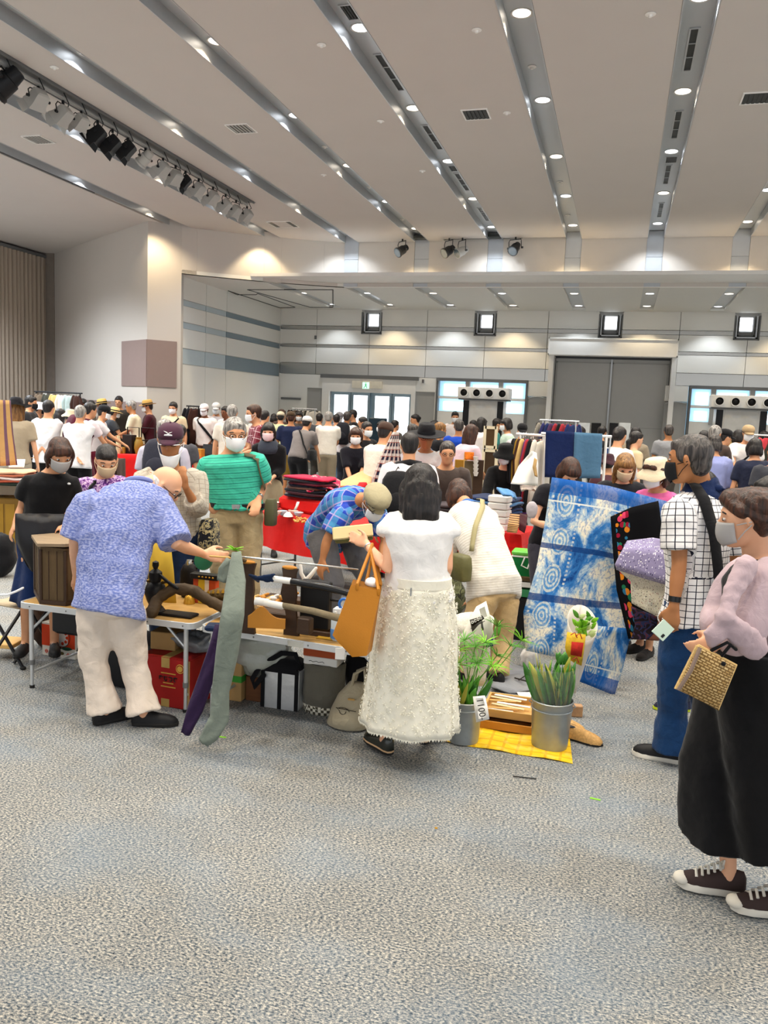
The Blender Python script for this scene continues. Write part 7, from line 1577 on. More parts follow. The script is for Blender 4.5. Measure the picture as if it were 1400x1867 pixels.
for (x, y), (x2, y2) in (((651, 1066), (668, 1060)), ((690, 1076), (694, 1066))):
 part('handle', MB().tube([at(x, y+8, 3.80), at(x, y, 3.80), fa_+V((0, -.03, .01))*1, fa_+V((0, 0, .035)), fa_+V((0, .035, .01)), at(x2, y2, 3.93)], .0085, 8, True), m_vinyl, tq)
blob('white_purse', 'white pouch peeping out of the mustard tote', 'pouch', at(676, 1072, 3.87), (.03, .03, .025), m_mask, .01, seed=8)
# straw clutch
A_, B_, C_, D_ = at(1272, 1178, 2.66), at(1340, 1213, 2.66), at(1308, 1292, 2.66), at(1233, 1254, 2.66); sc_ = thing('straw_clutch', 'woven straw clutch bag held by the walking woman', 'bag', (A_+C_)/2)
def weave():
 m, t, b = base_mat('woven_straw', '#cfae74', .75); uv = t.add('ShaderNodeUVMap'); uv.uv_map = 'UVMap'; mp = t.add('ShaderNodeMapping'); mp.inputs['Scale'].default_value = (4, 4.5, 1); t.link(uv.outputs[0], mp.inputs[0])
 bk = t.add('ShaderNodeTexBrick'); bk.inputs['Scale'].default_value = 1.0; bk.inputs['Mortar Size'].default_value = .06; bk.inputs['Color1'].default_value = lin('#d8bb84'); bk.inputs['Color2'].default_value = lin('#b8945a'); bk.inputs['Mortar'].default_value = lin('#7a5c30'); t.link(mp.outputs[0], bk.inputs[0]); t.link(bk.outputs[0], b.inputs['Base Color'])
 bp = t.add('ShaderNodeBump', i_Strength=1.0, i_Distance=.004); t.link(bk.outputs['Fac'], bp.inputs['Height']); bp.invert = True; t.link(bp.outputs[0], b.inputs['Normal']); return m
m_weave = weave()
def grid_uv(o, m_, n_, su=1.0, sv=1.0, dbl=True):
 me = o.data; uv = me.uv_layers.new(name='UVMap'); N_ = m_*n_
 for li_, l in enumerate(me.loops): i = l.vertex_index % N_; uv.data[li_].uv = ((i % n_)/(n_-1)*su, (i//n_)/(m_-1)*sv)
nn = 13; bm_ = MB(); nv = FH
for sgn in (-1, 1):
 rows = []
 for i in range(nn):
  v = i/(nn-1); rows.append([A_.lerp(B_, j/(nn-1)).lerp(D_.lerp(C_, j/(nn-1)), v)+nv*sgn*(.004+.028*math.sin(PI*v*.8+.4)*math.sin(PI*j/(nn-1))**.5)+V((0,0,.002*math.sin(i*2.1))) for j in range(nn)])
 w_ = part('woven_side', MB().sheet(rows, .006), m_weave, sc_, True, None); grid_uv(w_, nn, nn)
part('woven_rim', MB().tube([A_, B_, C_, D_, A_], .008, 8), m_straw, sc_); part('ribbon', MB().tube([A_+nv*-.02, A_.lerp(D_, .5)+nv*-.035, D_-nv*.02], .007, 6), mat('ribbon_brown', '#8a7568', .6), sc_); part('button', MB().ell(B_.lerp(A_, .4)-nv*.03-V((0,0,.012)), (.008, .008, .008)), m_bagk, sc_)
for k_ in (0, 1): part('leather_handle', MB().tube([A_.lerp(B_, .3+.3*k_)+V((0,0,.0)), A_.lerp(B_, .5+.1*k_)+V((.03, 0, .05)), A_.lerp(B_, .9)+V((.01, 0, .05))], .006, 6, True), m_bagk, sc_)
# phone
q = [at(1188, 1151, 3.93), at(1208, 1169, 3.93), at(1229, 1147, 3.95), at(1210, 1129, 3.95)]; ph_ = thing('smartphone', 'pale mint smartphone in the checked shirt man\'s hand', 'phone', q[1])
nq = (q[1]-q[0]).cross(q[3]-q[0]).normalized()*.004
part('phone_body', MB().loft([[p_-nq for p_ in q], [p_+nq for p_ in q]]), mat('phone_mint', '#c3d9c9', .3), ph_, True, 30); cmr = [q[1].lerp(q[0], .18).lerp(q[2].lerp(q[3], .18), v) for v in (.12, .34)]; cm2 = [q[1].lerp(q[0], .36).lerp(q[2].lerp(q[3], .36), v) for v in (.12, .34)]
sg_ = -1 if nq.dot(FH) > 0 else 1
part('camera_bar', MB().loft([[p_+nq*sg_*1.1 for p_ in (cmr[0], cmr[1], cm2[1], cm2[0])], [p_+nq*sg_*1.5 for p_ in (cmr[0], cmr[1], cm2[1], cm2[0])]]), m_fix, ph_, False)
# ---- indigo cloth held up
def indigo():
 m, t, b = base_mat('indigo_dyed', '#1f5a9a', .85, spec=.15); uv = t.add('ShaderNodeUVMap'); uv.uv_map = 'UVMap'
 n = t.add('ShaderNodeTexNoise', i_Scale=3.2, i_Detail=6.0, i_Roughness=.65, i_Distortion=.6); t.link(uv.outputs[0], n.inputs['Vector'])
 col = t.ramp(n.outputs[0], [(.36, '#0f3c7c'), (.44, '#2f6fb0'), (.50, '#9db4c4'), (.55, '#ddd6c2')])
 sep = t.add('ShaderNodeSeparateXYZ'); t.link(uv.outputs[0], sep.inputs[0]); U, Vv = sep.outputs[0], sep.outputs[1]
 def fr(x, f, ph=0): return t.math('SUBTRACT', t.math('FRACT', t.math('ADD', t.math('MULTIPLY', x, f), ph)), .5)
 # medallion columns
 for u0 in (.16, 1.0):
  du = t.math('SUBTRACT', U, u0); dv = t.math('MULTIPLY', fr(Vv, 4.6), .2174)
  r = t.math('SQRT', t.math('ADD', t.math('MULTIPLY', du, du), t.math('MULTIPLY', dv, dv)))
  inn = t.math('LESS_THAN', r, .085); w = t.math('SINE', t.math('MULTIPLY', r, 230)); n3 = t.add('ShaderNodeTexNoise', i_Scale=34.0, i_Detail=2.0); t.link(uv.outputs[0], n3.inputs['Vector'])
  pat = t.math('GREATER_THAN', t.math('ADD', w, t.math('MULTIPLY', n3.outputs[0], 3.0)), 1.5)
  mc = t.mix(pat, '#c9ccc0', '#4f86b6'); col = t.mix(t.math('MULTIPLY', inn, .7), col, mc)
  hl = t.math('LESS_THAN', t.math('ABSOLUTE', t.math('SUBTRACT', t.math('ABSOLUTE', du), .12)), .010); dt = t.math('GREATER_THAN', fr(Vv, 40), 0.0); col = t.mix(t.math('MULTIPLY', t.math('MULTIPLY', hl, dt), .8), col, '#c8cdc6')
 n4 = t.add('ShaderNodeTexNoise', i_Scale=26.0, i_Detail=3.0, i_Distortion=2.0); t.link(uv.outputs[0], n4.inputs['Vector']); col = t.mix(t.ramp(n4.outputs[0], [(.53, (0,0,0)), (.58, (.75,.75,.75))]), col, '#2c68a8')
 for v0, wd, cc_ in ((.02, .055, '#0f4a92'), (.36, .016, '#0b3470'), (.66, .020, '#0b3470'), (.115, .004, '#d5d8d0')):
  hb = t.math('LESS_THAN', t.math('ABSOLUTE', t.math('SUBTRACT', Vv, v0)), wd); col = t.mix(t.math('MULTIPLY', hb, .85), col, cc_)
 t.link(col, b.inputs['Base Color']); n5 = t.add('ShaderNodeTexNoise', i_Scale=8.0, i_Detail=4.0); t.link(uv.outputs[0], n5.inputs['Vector']); bp = t.add('ShaderNodeBump', i_Strength=.4, i_Distance=.02); t.link(n5.outputs[0], bp.inputs['Height']); t.link(bp.outputs[0], b.inputs['Normal'])
 return m
m_ind = indigo()
def pxcloth(name, label, rows, m, su=1.0, sv=1.0, wob=.02, sd=0, th=.004, cat='cloth', sub=(6, 8), v0=0.0):
 nc = len(rows[0]); big = []
 def sp(a, b, s): return tuple(a[q]*(1-s)+b[q]*s for q in range(3))
 for i in range(len(rows)-1):
  for s in range(sub[0]):
   r = [sp(rows[i][j], rows[i+1][j], s/sub[0]) for j in range(nc)]; big.append(r)
 big.append(list(rows[-1])); out = []
 for i, r in enumerate(big):
  rr_ = []
  for j in range(nc-1):
   for s in range(sub[1]): rr_.append(sp(r[j], r[j+1], s/sub[1]))
  rr_.append(r[-1]); row = []
  for j, (x, y, d) in enumerate(rr_):
   f = i/(len(big)-1); d2 = d+wob*(math.sin(j*.55+f*2+sd)*f+.8*noise.noise(V((j*.23, i*.12, sd)))); row.append(at(x, y, d2))
  out.append(row)
 o = solo(name, MB().sheet(out, th), m, label, cat, angle=None); M_, N_ = len(out), len(out[0]); me = o.data; uv = me.uv_layers.new(name='UVMap')
 for k_, l in enumerate(me.loops): i = l.vertex_index % (M_*N_); uv.data[k_].uv = ((i % N_)/(N_-1)*su, v0+(i//N_)/(M_-1)*sv)
 return o
pxcloth('indigo_cloth', 'large blue and white indigo dyed cloth held up between two hands', [[(1006, 870, 5.60), (1110, 886, 5.62), (1216, 914, 5.60)], [(992, 960, 5.52), (1098, 975, 5.52), (1196, 1000, 5.52)], [(978, 1035, 5.44), (1080, 1050, 5.45), (1172, 1065, 5.46)], [(954, 1115, 5.36), (1062, 1128, 5.38), (1156, 1132, 5.40)], [(958, 1186, 5.30), (1052, 1206, 5.32), (1150, 1168, 5.34)]], m_ind, 1.05, 1.0, .03, 1)
o_ = pxcloth('indigo_cloth', 'trailing lower corner of indigo cloth with solid blue hem on the carpet', [[(1050, 1240, 5.20), (1120, 1268, 5.18)], [(1062, 1200, 5.22), (1136, 1216, 5.22)], [(1072, 1140, 5.26), (1152, 1146, 5.26)]], m_ind, .6, .30, .03, 2)
def embroidery():
 m, t, b = base_mat('black_embroidered', '#0b0b0e', .9, spec=.1); uv = t.add('ShaderNodeUVMap'); uv.uv_map = 'UVMap'; sep = t.add('ShaderNodeSeparateXYZ'); t.link(uv.outputs[0], sep.inputs[0])
 n = t.add('ShaderNodeTexVoronoi', i_Scale=9.0); t.link(uv.outputs[0], n.inputs['Vector']); sc2 = t.add('ShaderNodeSeparateColor'); t.link(n.outputs['Color'], sc2.inputs[0])
 c1 = t.ramp(sc2.outputs[0], [(0, '#c9781e'), (.2, '#8a1530'), (.42, '#1f6a4a'), (.6, '#2a6a8a'), (.8, '#c43a5a'), (.92, '#0b0b0e')], 'CONSTANT'); strp = t.math('MULTIPLY', t.math('GREATER_THAN', sep.outputs[0], .10), t.math('LESS_THAN', sep.outputs[0], .42)); near_ = t.math('LESS_THAN', n.outputs['Distance'], .55)
 t.link(t.mix(t.math('MULTIPLY', strp, near_), '#0b0b0e', c1), b.inputs['Base Color']); return m
pxcloth('embroidered_cloth', 'black cloth with embroidered flower border held by the bucket hat woman', [[(1113, 942, 5.40), (1150, 925, 5.42), (1200, 913, 5.46)], [(1117, 1000, 5.36), (1160, 1000, 5.38), (1212, 1000, 5.40)], [(1124, 1075, 5.30), (1165, 1080, 5.32), (1205, 1080, 5.34)], [(1146, 1165, 5.24), (1170, 1162, 5.26), (1196, 1150, 5.28)]], embroidery(), 1.0, 2.2, .02, 3)
f_dotp = fabric('cloth_dot_purple', '#8d84a6', 'dots', '#e6e0ee', '#2a2450', sc=1.5); f_dotc = fabric('cloth_dot_cream', '#d5ccb4', 'dots', '#20202c', '#7a2038', sc=1.7)
pxcloth('dotted_cloth', 'lilac quilted cloth with coloured dots folded over an arm', [[(1143, 988, 5.0), (1190, 982, 5.0), (1236, 990, 5.0)], [(1134, 1004, 4.92), (1184, 1006, 4.92), (1232, 1016, 4.92)], [(1122, 1030, 4.90), (1172, 1046, 4.90), (1224, 1060, 4.90)], [(1124, 1036, 4.95), (1174, 1052, 4.95), (1222, 1066, 4.95)]], f_dotp, 1.3, .8, .012, 4, th=.02)
pxcloth('dotted_cloth', 'cream cloth with black dots hanging under the lilac one', [[(1124, 1036, 4.98), (1172, 1052, 4.98), (1222, 1066, 4.98)], [(1150, 1060, 4.97), (1180, 1070, 4.97), (1214, 1078, 4.97)], [(1152, 1100, 4.96), (1178, 1114, 4.96), (1206, 1128, 4.96)]], f_dotc, 1.2, 1.0, .012, 5, th=.008)
pxcloth('brown_shawl', 'dark brown patterned cloth hanging below the dotted cloths', [[(1150, 1105, 5.08), (1200, 1125, 5.08)], [(1158, 1140, 5.06), (1196, 1150, 5.06)], [(1150, 1166, 5.04), (1182, 1166, 5.04)]], fabric('shawl_dark', '#20141a', 'floral', '#2c3358', '#5a2a30', sc=2), 1, 1, .01, 6)
# ---- flowers and mat at the right
def plaid_y():
 m, t, b = base_mat('yellow_check', '#f2c11a', .8); tc = t.add('ShaderNodeTexCoord'); sep = t.add('ShaderNodeSeparateXYZ'); t.link(tc.outputs['Object'], sep.inputs[0]);
 def ln(s, f, w): return t.math('LESS_THAN', t.math('FRACT', t.math('MULTIPLY', s, f)), w)
 c = t.mix(t.math('MULTIPLY', t.math('MAXIMUM', ln(sep.outputs[0], 13, .18), ln(sep.outputs[1], 13, .18)), .55), '#f4c51c', '#d08a10'); n = t.add('ShaderNodeTexNoise', i_Scale=14.0); t.link(tc.outputs['Object'], n.inputs['Vector']); c = t.mix(t.ramp(n.outputs[0], [(.5, (0,0,0)), (.65, (.6,.6,.6))]), c, '#f2dd7a'); t.link(c, b.inputs['Base Color']); return m
ym = [G(788, 1350, .006), G(1044, 1392, .006), G(1042, 1360, .006), G(930, 1325, .006), G(815, 1300, .006)]
rows = []
for i in range(5):
 v = i/4; a = G(788, 1350).lerp(G(822, 1290), v); b = G(1044, 1393).lerp(G(1036, 1330), v); rows.append([a.lerp(b, j/10)+V((0,0,.006+.004*math.sin(j*1.7+i))) for j in range(11)])
solo('floor_mat', MB().sheet(rows, .004), plaid_y(), 'yellow checked plastic mat under the zinc buckets', 'mat', angle=None)
def bucket(label, c, r, h, grp='zinc buckets of greenery'):
 o = thing('zinc_bucket', label, 'bucket', c, grp); c = V(c)
 part('bucket_body', MB().lathe([(r*.86, 0), (r*.88, .008), (r, h*.98), (r*1.04, h), (r*1.0, h+.004), (r*.96, h*.98), (r*.85, .02), (0, .018)], c=c, n=28), m_zinc, o)
 part('bucket_base', MB().lathe([(0, .0), (r*.86, 0), (r*.86, .016), (0, .016)], c=c, n=28), m_zinc, o)
 part('rolled_band', MB().tube([c+V((r*.985*math.cos(a), r*.985*math.sin(a), h*.82)) for a in [2*PI*j/28 for j in range(29)]], .004, 6), m_zinc, o)
 for s in (-1, 1): part('ear', MB().tube([c+V((s*r*.98, 0, h*.86)), c+V((s*r*1.12, 0, h*.90)), c+V((s*r*.99, 0, h*.96))], .004, 6), m_zinc, o)
 return o
cB1 = G(843, 1350); cB1.z = .006; bucket('zinc bucket of palm-like sedge with price tag beside the white skirt', cB1, .100, .235)
cB2 = G(1001, 1360); cB2.z = .006; bucket('zinc bucket of wrapped leafy stems, the one near the mat edge', cB2, .112, .262)
sg2 = thing('sedge_bunch', 'fresh green umbrella sedge and leaves standing in the zinc bucket', 'plant', cB1+V((0,0,.2)))
random.seed(21)
heads = [(905, 1165, 4.45), (950, 1170, 4.5), (880, 1130, 4.5), (855, 1180, 4.3), (835, 1170, 4.3), (925, 1200, 4.4), (868, 1200, 4.2), (890, 1195, 4.3), (840, 1195, 4.15), (962, 1185, 4.55), (912, 1185, 4.45), (845, 1215, 4.15)]
heads = [(832, 1186, 4.30), (846, 1168, 4.32), (866, 1180, 4.25), (884, 1172, 4.30), (905, 1196, 4.30), (930, 1178, 4.36), (950, 1168, 4.42), (868, 1210, 4.2), (836, 1212, 4.2), (896, 1215, 4.22), (906, 1142, 4.5)]
for k_, h_ in enumerate(heads):
 tp = at(*h_); b0 = cB1+V((random.uniform(-.05, .05), random.uniform(-.05, .05), .2)); part('stem', MB().tube([b0, b0.lerp(tp, .5)+V((0,0,.02)), tp], .0028, 5), m_leaf, sg2); mb = MB(); dr = (tp-b0).normalized()
 for j in range(20): a = 2*PI*j/20+random.random()*.3; sd = dr.orthogonal().normalized(); sd2 = dr.cross(sd); leaf(mb, tp, dr*random.uniform(.25, .9)+sd*math.cos(a)+sd2*math.sin(a), random.uniform(.07, .115), .0062, dr, .25, 3)
 part('frond', mb, m_leaf if k_ % 3 else m_leafb, sg2, True, None)
for k_ in range(26):
 a = random.uniform(-.9, .95); b0 = cB1+V((random.uniform(-.07, .07), random.uniform(-.07, .04), .19)); part('leaf', leaf(MB(), b0, (a*.55, random.uniform(-.3, .1), 1), random.uniform(.13, .22), random.uniform(.022, .04), (0, -1, .2), random.uniform(0, .2)), [m_leafd, m_leaf, m_leafy, m_leafd][k_ % 4], sg2, True, None)
bq = thing('leaf_bunch', 'broad leafy green stems wrapped in clear film in the bucket', 'plant', cB2+V((0,0,.2)))
for k_ in range(64):
 a = 2*PI*k_/21; rr0 = random.uniform(.02, .085); b0 = cB2+V((rr0*math.cos(a), rr0*math.sin(a)*.8, .22)); part('leaf', leaf(MB(), b0, (math.cos(a)*.35-.14, math.sin(a)*.25, 1), random.uniform(.16, .29), random.uniform(.030, .052), (math.cos(a+1), math.sin(a+1), .2), random.uniform(-.1, .25)), [m_leafd, m_leafd, m_leaf, m_leafy][k_ % 4 if k_ % 7 else 3], bq, True, None)
def film():
 m = bpy.data.materials.new('clear_film'); m.use_nodes = True; nt = m.node_tree; b = nt.nodes['Principled BSDF']; b.inputs['Base Color'].default_value = (.9, .93, .9, 1); b.inputs['Roughness'].default_value = .12; b.inputs['Alpha'].default_value = .10; b.inputs['Specular IOR Level'].default_value = .8
 n = nt.nodes.new('ShaderNodeTexNoise'); n.inputs['Scale'].default_value = 22; bp = nt.nodes.new('ShaderNodeBump'); bp.inputs['Strength'].default_value = .8; bp.inputs['Distance'].default_value = .02; nt.links.new(n.outputs[0], bp.inputs['Height']); nt.links.new(bp.outputs[0], b.inputs['Normal']); return m
m_film = film(); fl_ = thing('film_wrap', 'crinkled clear film sleeve around the leafy stems', 'wrapping', cB2+V((0,0,.2)))
part('film_sleeve', MB().loft([[cB2+V((r_*math.cos(t_)*(1+.08*math.sin(6*t_+z*20))-.05*(z-.2), r_*math.sin(t_)*(1+.08*math.sin(5*t_)), z)) for t_ in [2*PI*j/30 for j in range(30)]] for z, r_ in ((.20, .09), (.27, .112), (.36, .13), (.46, .14))], cap=False), m_film, fl_, True, None)
# newspaper wrapped bouquets
def newsprint():
 m, t, b = base_mat('newsprint', '#d5d1c4', .85); uv = t.add('ShaderNodeUVMap'); uv.uv_map = 'UVMap'; sep = t.add('ShaderNodeSeparateXYZ'); t.link(uv.outputs[0], sep.inputs[0]); U, Vv = sep.outputs[0], sep.outputs[1]
 l1 = t.math('LESS_THAN', t.math('FRACT', t.math('MULTIPLY', Vv, 46)), .42); n = t.add('ShaderNodeTexNoise', i_Scale=120.0, i_Detail=1.0); t.link(uv.outputs[0], n.inputs['Vector']); l2 = t.math('GREATER_THAN', n.outputs[0], .47); cg = t.math('GREATER_THAN', t.math('FRACT', t.math('MULTIPLY', U, 4)), .1)
 t.link(t.mix(t.math('MULTIPLY', t.math('MULTIPLY', l1, l2), t.math('MULTIPLY', cg, .35)), '#d9d5c9', '#4a4a48'), b.inputs['Base Color']); return m
m_news = newsprint()
def cone_wrap(name, label, base, top, r0, r1, m, open_dir, cat='bouquet', tilt=.5):
 ax = (top-base).normalized(); s = ax.cross(FH).normalized(); f = s.cross(ax); rows = []
 for i in range(9):
  v = i/8; row = []
  for j in range(25):
   a = 2*PI*j/24; r_ = r0+(r1-r0)*v; L = (top-base).length*(v*(1+tilt*.35*v*(math.cos(a)))); row.append(base+ax*L+s*r_*math.sin(a)+f*r_*math.cos(a))
  rows.append(row)
 o = thing(name, label, cat, base); p_ = part('paper_cone', MB().sheet(rows, .003), m, o, True, None); grid_uv(p_, 9, 25, 1, 1); return o, ax, s, f
nb_, ax, s_, f_ = cone_wrap('newspaper_bouquet', 'sedge bunch wrapped in open newspaper behind the first bucket', at(868, 1250, 4.62), at(862, 1128, 4.72), .05, .125, m_news, 0, tilt=.3)
part('masthead', MB().sheet([[at(857+.0, 1133, 4.50), at(879, 1122, 4.49)], [at(861, 1142, 4.50), at(883, 1128, 4.49)]], .002), m_cblk, nb_, True, None)
for q_ in range(4): part('masthead_letter', MB().tube([at(861+5.2*q_+2.0*math.cos(a), 1134.5-2.6*q_+2.2*math.sin(a), 4.485) for a in [2*PI*j/8 for j in range(8 if q_ % 2 else 9)]], .0022, 4), m_paper, nb_)
part('newspaper_sheet', MB().sheet([[at(826, 1172, 4.56), at(845, 1152, 4.53), at(868, 1106, 4.56), at(886, 1096, 4.6)], [at(829, 1180, 4.55), at(850, 1166, 4.52), at(876, 1136, 4.52), at(895, 1130, 4.57)], [at(838, 1188, 4.55), at(856, 1186, 4.52), at(880, 1182, 4.52), at(904, 1176, 4.56)]], .003), m_news, nb_, True, None)
part('grey_line', MB().tube([at(858, 1146, 4.495), at(884, 1132, 4.485)], .002, 4), m_cblk, nb_)
part('photo_print', MB().sheet([[at(856, 1130, 4.52), at(878, 1124, 4.52)], [at(862, 1156, 4.52), at(882, 1148, 4.52)]], .002), mat('photo_grey', '#55544e', .8, var=.6, scale=30), nb_, True, None); part('blue_print', MB().sheet([[at(884, 1168, 4.5), at(899, 1164, 4.5)], [at(886, 1180, 4.5), at(899, 1178, 4.5)]], .002), mat('print_navy', '#2b3566', .8), nb_, True, None)
lp = [(900, 1150), (908, 1140), (896, 1162)]
for x, y in lp: part('leaf', leaf(MB(), at(x, y+20, 4.7), (.1, 0, 1), .09, .02, FH*-1), m_leaf, nb_, True, None)
nb2, ax, s_, f_ = cone_wrap('newspaper_bouquet', 'leafy greens wrapped in colour printed newspaper leaning right', at(1040, 1262, 4.50), at(1062, 1135, 4.58), .028, .088, mat('news_plain', '#cbc4bb', .8, var=.1), 0, tilt=.7)
part('printed_panel', MB().sheet([[at(1034, 1152, 4.42), at(1050, 1155, 4.40), at(1068, 1157, 4.42)], [at(1030, 1180, 4.42), at(1047, 1186, 4.40), at(1064, 1190, 4.42)], [at(1034, 1200, 4.42), at(1046, 1208, 4.40), at(1060, 1214, 4.42)]], .002), mat('news_yellow', '#d9ad2c', .8, var=.5, scale=40), nb2, True, None)
part('red_print', MB().sheet([[at(1042, 1170, 4.39), at(1064, 1172, 4.39)], [at(1040, 1194, 4.39), at(1060, 1198, 4.39)]], .002), mat('news_red', '#b8281c', .8, var=.5, scale=60), nb2, True, None)
for k_, (cx_, cy_) in enumerate(((1046, 1158), (1055, 1160), (1049, 1203))): part('print_stroke', MB().tube([at(cx_-6, cy_, 4.385), at(cx_+2, cy_-5, 4.385), at(cx_+6, cy_+5, 4.385)], .003, 4), m_cred, nb2)
for k_ in range(26): q_ = at(1064+random.uniform(-12, 14), 1142+random.uniform(-16, 20), 4.52); part('leaf', leaf(MB(), q_, (random.uniform(-.6, .6), -.5, random.uniform(.2, 1)), random.uniform(.045, .075), .026, (random.uniform(-1, 1), -1, .3), .2), [m_leafb, m_leafb, m_leaf][k_ % 3] if k_ % 5 else mat('leaf_pale', '#cfe0a0', .6), nb2, True, None)
nb3, ax, s_, f_ = cone_wrap('paper_bouquet', 'small leafy bunch in translucent paper in the second bucket', at(1030, 1275, 4.36), at(1028, 1215, 4.36), .03, .06, m_film, 0, tilt=.4)
for k_ in range(9): part('leaf', leaf(MB(), at(1022+random.uniform(-8, 10), 1212, 4.36), (random.uniform(-.5, .5), random.uniform(-.3, .1), 1), .07, .03, (0, -1, .2), .2), [m_leafd, m_leaf][k_ % 2], nb3, True, None)
# price tag
tg = thing('price_tag', 'white paper price tag reading 1100 clipped on the bucket', 'price tag', at(877, 1316, 4.02)); part('tag_sheet', MB().sheet([[at(862, 1270, 4.11), at(884, 1268, 4.09)], [at(865, 1292, 4.06), at(889, 1290, 4.05)], [at(868, 1317, 4.05), at(892, 1311, 4.05)]], .002), m_paper, tg, True, None)
tx = text_on('1100-', tg, at(877, 1293, 4.035), (at(882, 1315, 4.03)-at(874, 1270, 4.06)), (at(892, 1288, 4.04)-at(865, 1292, 4.05)), .048, m_cblk)
# wooden trays with fans
wt = V((-.48, 4.66, .006))
wt = G(928, 1318, .006)
for k_, (dz, lb) in enumerate(((0, 'lower of two light wooden trays beside the second bucket'), (.05, 'upper light wooden tray with folded fans beside the second bucket'))):
 o = thing('wooden_tray', lb, 'tray', wt+V((0, .06*k_, dz)), 'stacked light wooden trays'); cc = V(o.location); w_, d_, h_ = .30, .30, .05
 part('tray_floor', MB().box((cc.x-w_/2, cc.y-d_/2, cc.z), (cc.x+w_/2, cc.y+d_/2, cc.z+.006)), m_woodlt, o, False)
 for a, b in (((-w_/2, -d_/2), (w_/2, -d_/2+.012)), ((-w_/2, d_/2-.012), (w_/2, d_/2)), ((-w_/2, -d_/2+.012), (-w_/2+.012, d_/2-.012)), ((w_/2-.012, -d_/2+.012), (w_/2, d_/2-.012))): part('tray_side', MB().box((cc.x+a[0], cc.y+a[1], cc.z), (cc.x+b[0], cc.y+b[1], cc.z+h_)), m_wooded if k_ == 0 else m_woodlt, o, False)
for k_ in range(7): q = wt+V((-.08+.03*(k_ % 4), .0+.03*k_, .065+.004*k_)); solo('folded_fan', box_on(MB(), q, .20, .022, .007, .2*math.sin(k_*2), .002), [m_paper, m_woodlt, mat('fan_cream', '#dcc9a0', .6)][k_ % 3], '%s folded paper fan in the upper wooden tray' % ORD[k_], 'fan', 'folded fans in the wooden tray')
# pair of perforated tan shoes and rolled thing
for k_, (px, py, a) in enumerate(((1040, 1330, -.35), (1068, 1350, -.3))):
 c = G(px-12, py, 0); o = thing('tan_shoe', ['tan perforated slip-on shoe half behind the bucket', 'tan perforated slip-on shoe with pointed toe on the carpet'][k_], 'shoe', c, 'pair of tan perforated shoes'); d = V((math.cos(a), math.sin(a), 0)); s = V((-d.y, d.x, 0)); rg = []
 for x, w, h in ((-.12, .02, .05), (-.10, .034, .075), (-.04, .036, .07), (.0, .037, .066), (.04, .042, .058), (.08, .042, .048), (.11, .034, .036), (.128, .018, .02)): rg.append([c+d*x+s*w*math.cos(t_)+V((0,0,.010+h*max(0, math.sin(t_))**.8)) for t_ in [PI*j/9 for j in range(10)]])
 part('shoe_upper', MB().loft(rg), mat('perforated_tan', '#c79a5c', .6, var=.5, scale=90), o, True, 60); part('shoe_sole', MB().loft([[c+d*x+s*y+V((0,0,z)) for x, y in ((-.125, 0), (-.10, .036), (0, .038), (.06, .044), (.11, .037), (.137, 0), (.11, -.037), (.06, -.044), (0, -.038), (-.10, -.036))] for z in (.001, .012)]), m_solek, o, True, 30)
 part('shoe_opening', MB().ell(c-d*.06+V((0,0,.072)), (.045, .026, .008), rotz(a)), m_fix, o)
bx('grey_package', 'small tan and red packet standing behind the tan shoes', 'packet', G(1050, 1305), .07, .05, .07, mat('packet_tan', '#b8906a', .6, var=.4, scale=25), .2)
# grey T-shirt like cloth with marks on floor behind trays
fc = []
for i in range(7): fc.append([G(895, 1210).lerp(G(1000, 1225), j/8).lerp(G(895, 1262).lerp(G(985, 1270), j/8), i/6)+V((0,0,.02+.015*math.sin(i*1.3+j))) for j in range(9)])
solo('grey_cloth', MB().sheet(fc, .01), fabric('cloth_greyblue', '#8a8d93', bump=.3), 'crumpled light grey cloth on carpet behind the wooden trays', 'cloth', angle=None)
solo('white_card', MB().sheet([[G(942, 1262, .03), G(968, 1262, .03)], [G(950, 1275, .03), G(972, 1278, .03)]], .002), m_paper, 'white card lying on the grey cloth', 'card')
solo('cloth_mark', MB().tube([G(938, 1236, .045), G(975, 1246, .045), G(1000, 1248, .045)], .005, 4).tube([G(946, 1240, .045), G(960, 1230, .045)], .005, 4), m_cblk, 'black drawn strokes on the grey cloth', 'print')
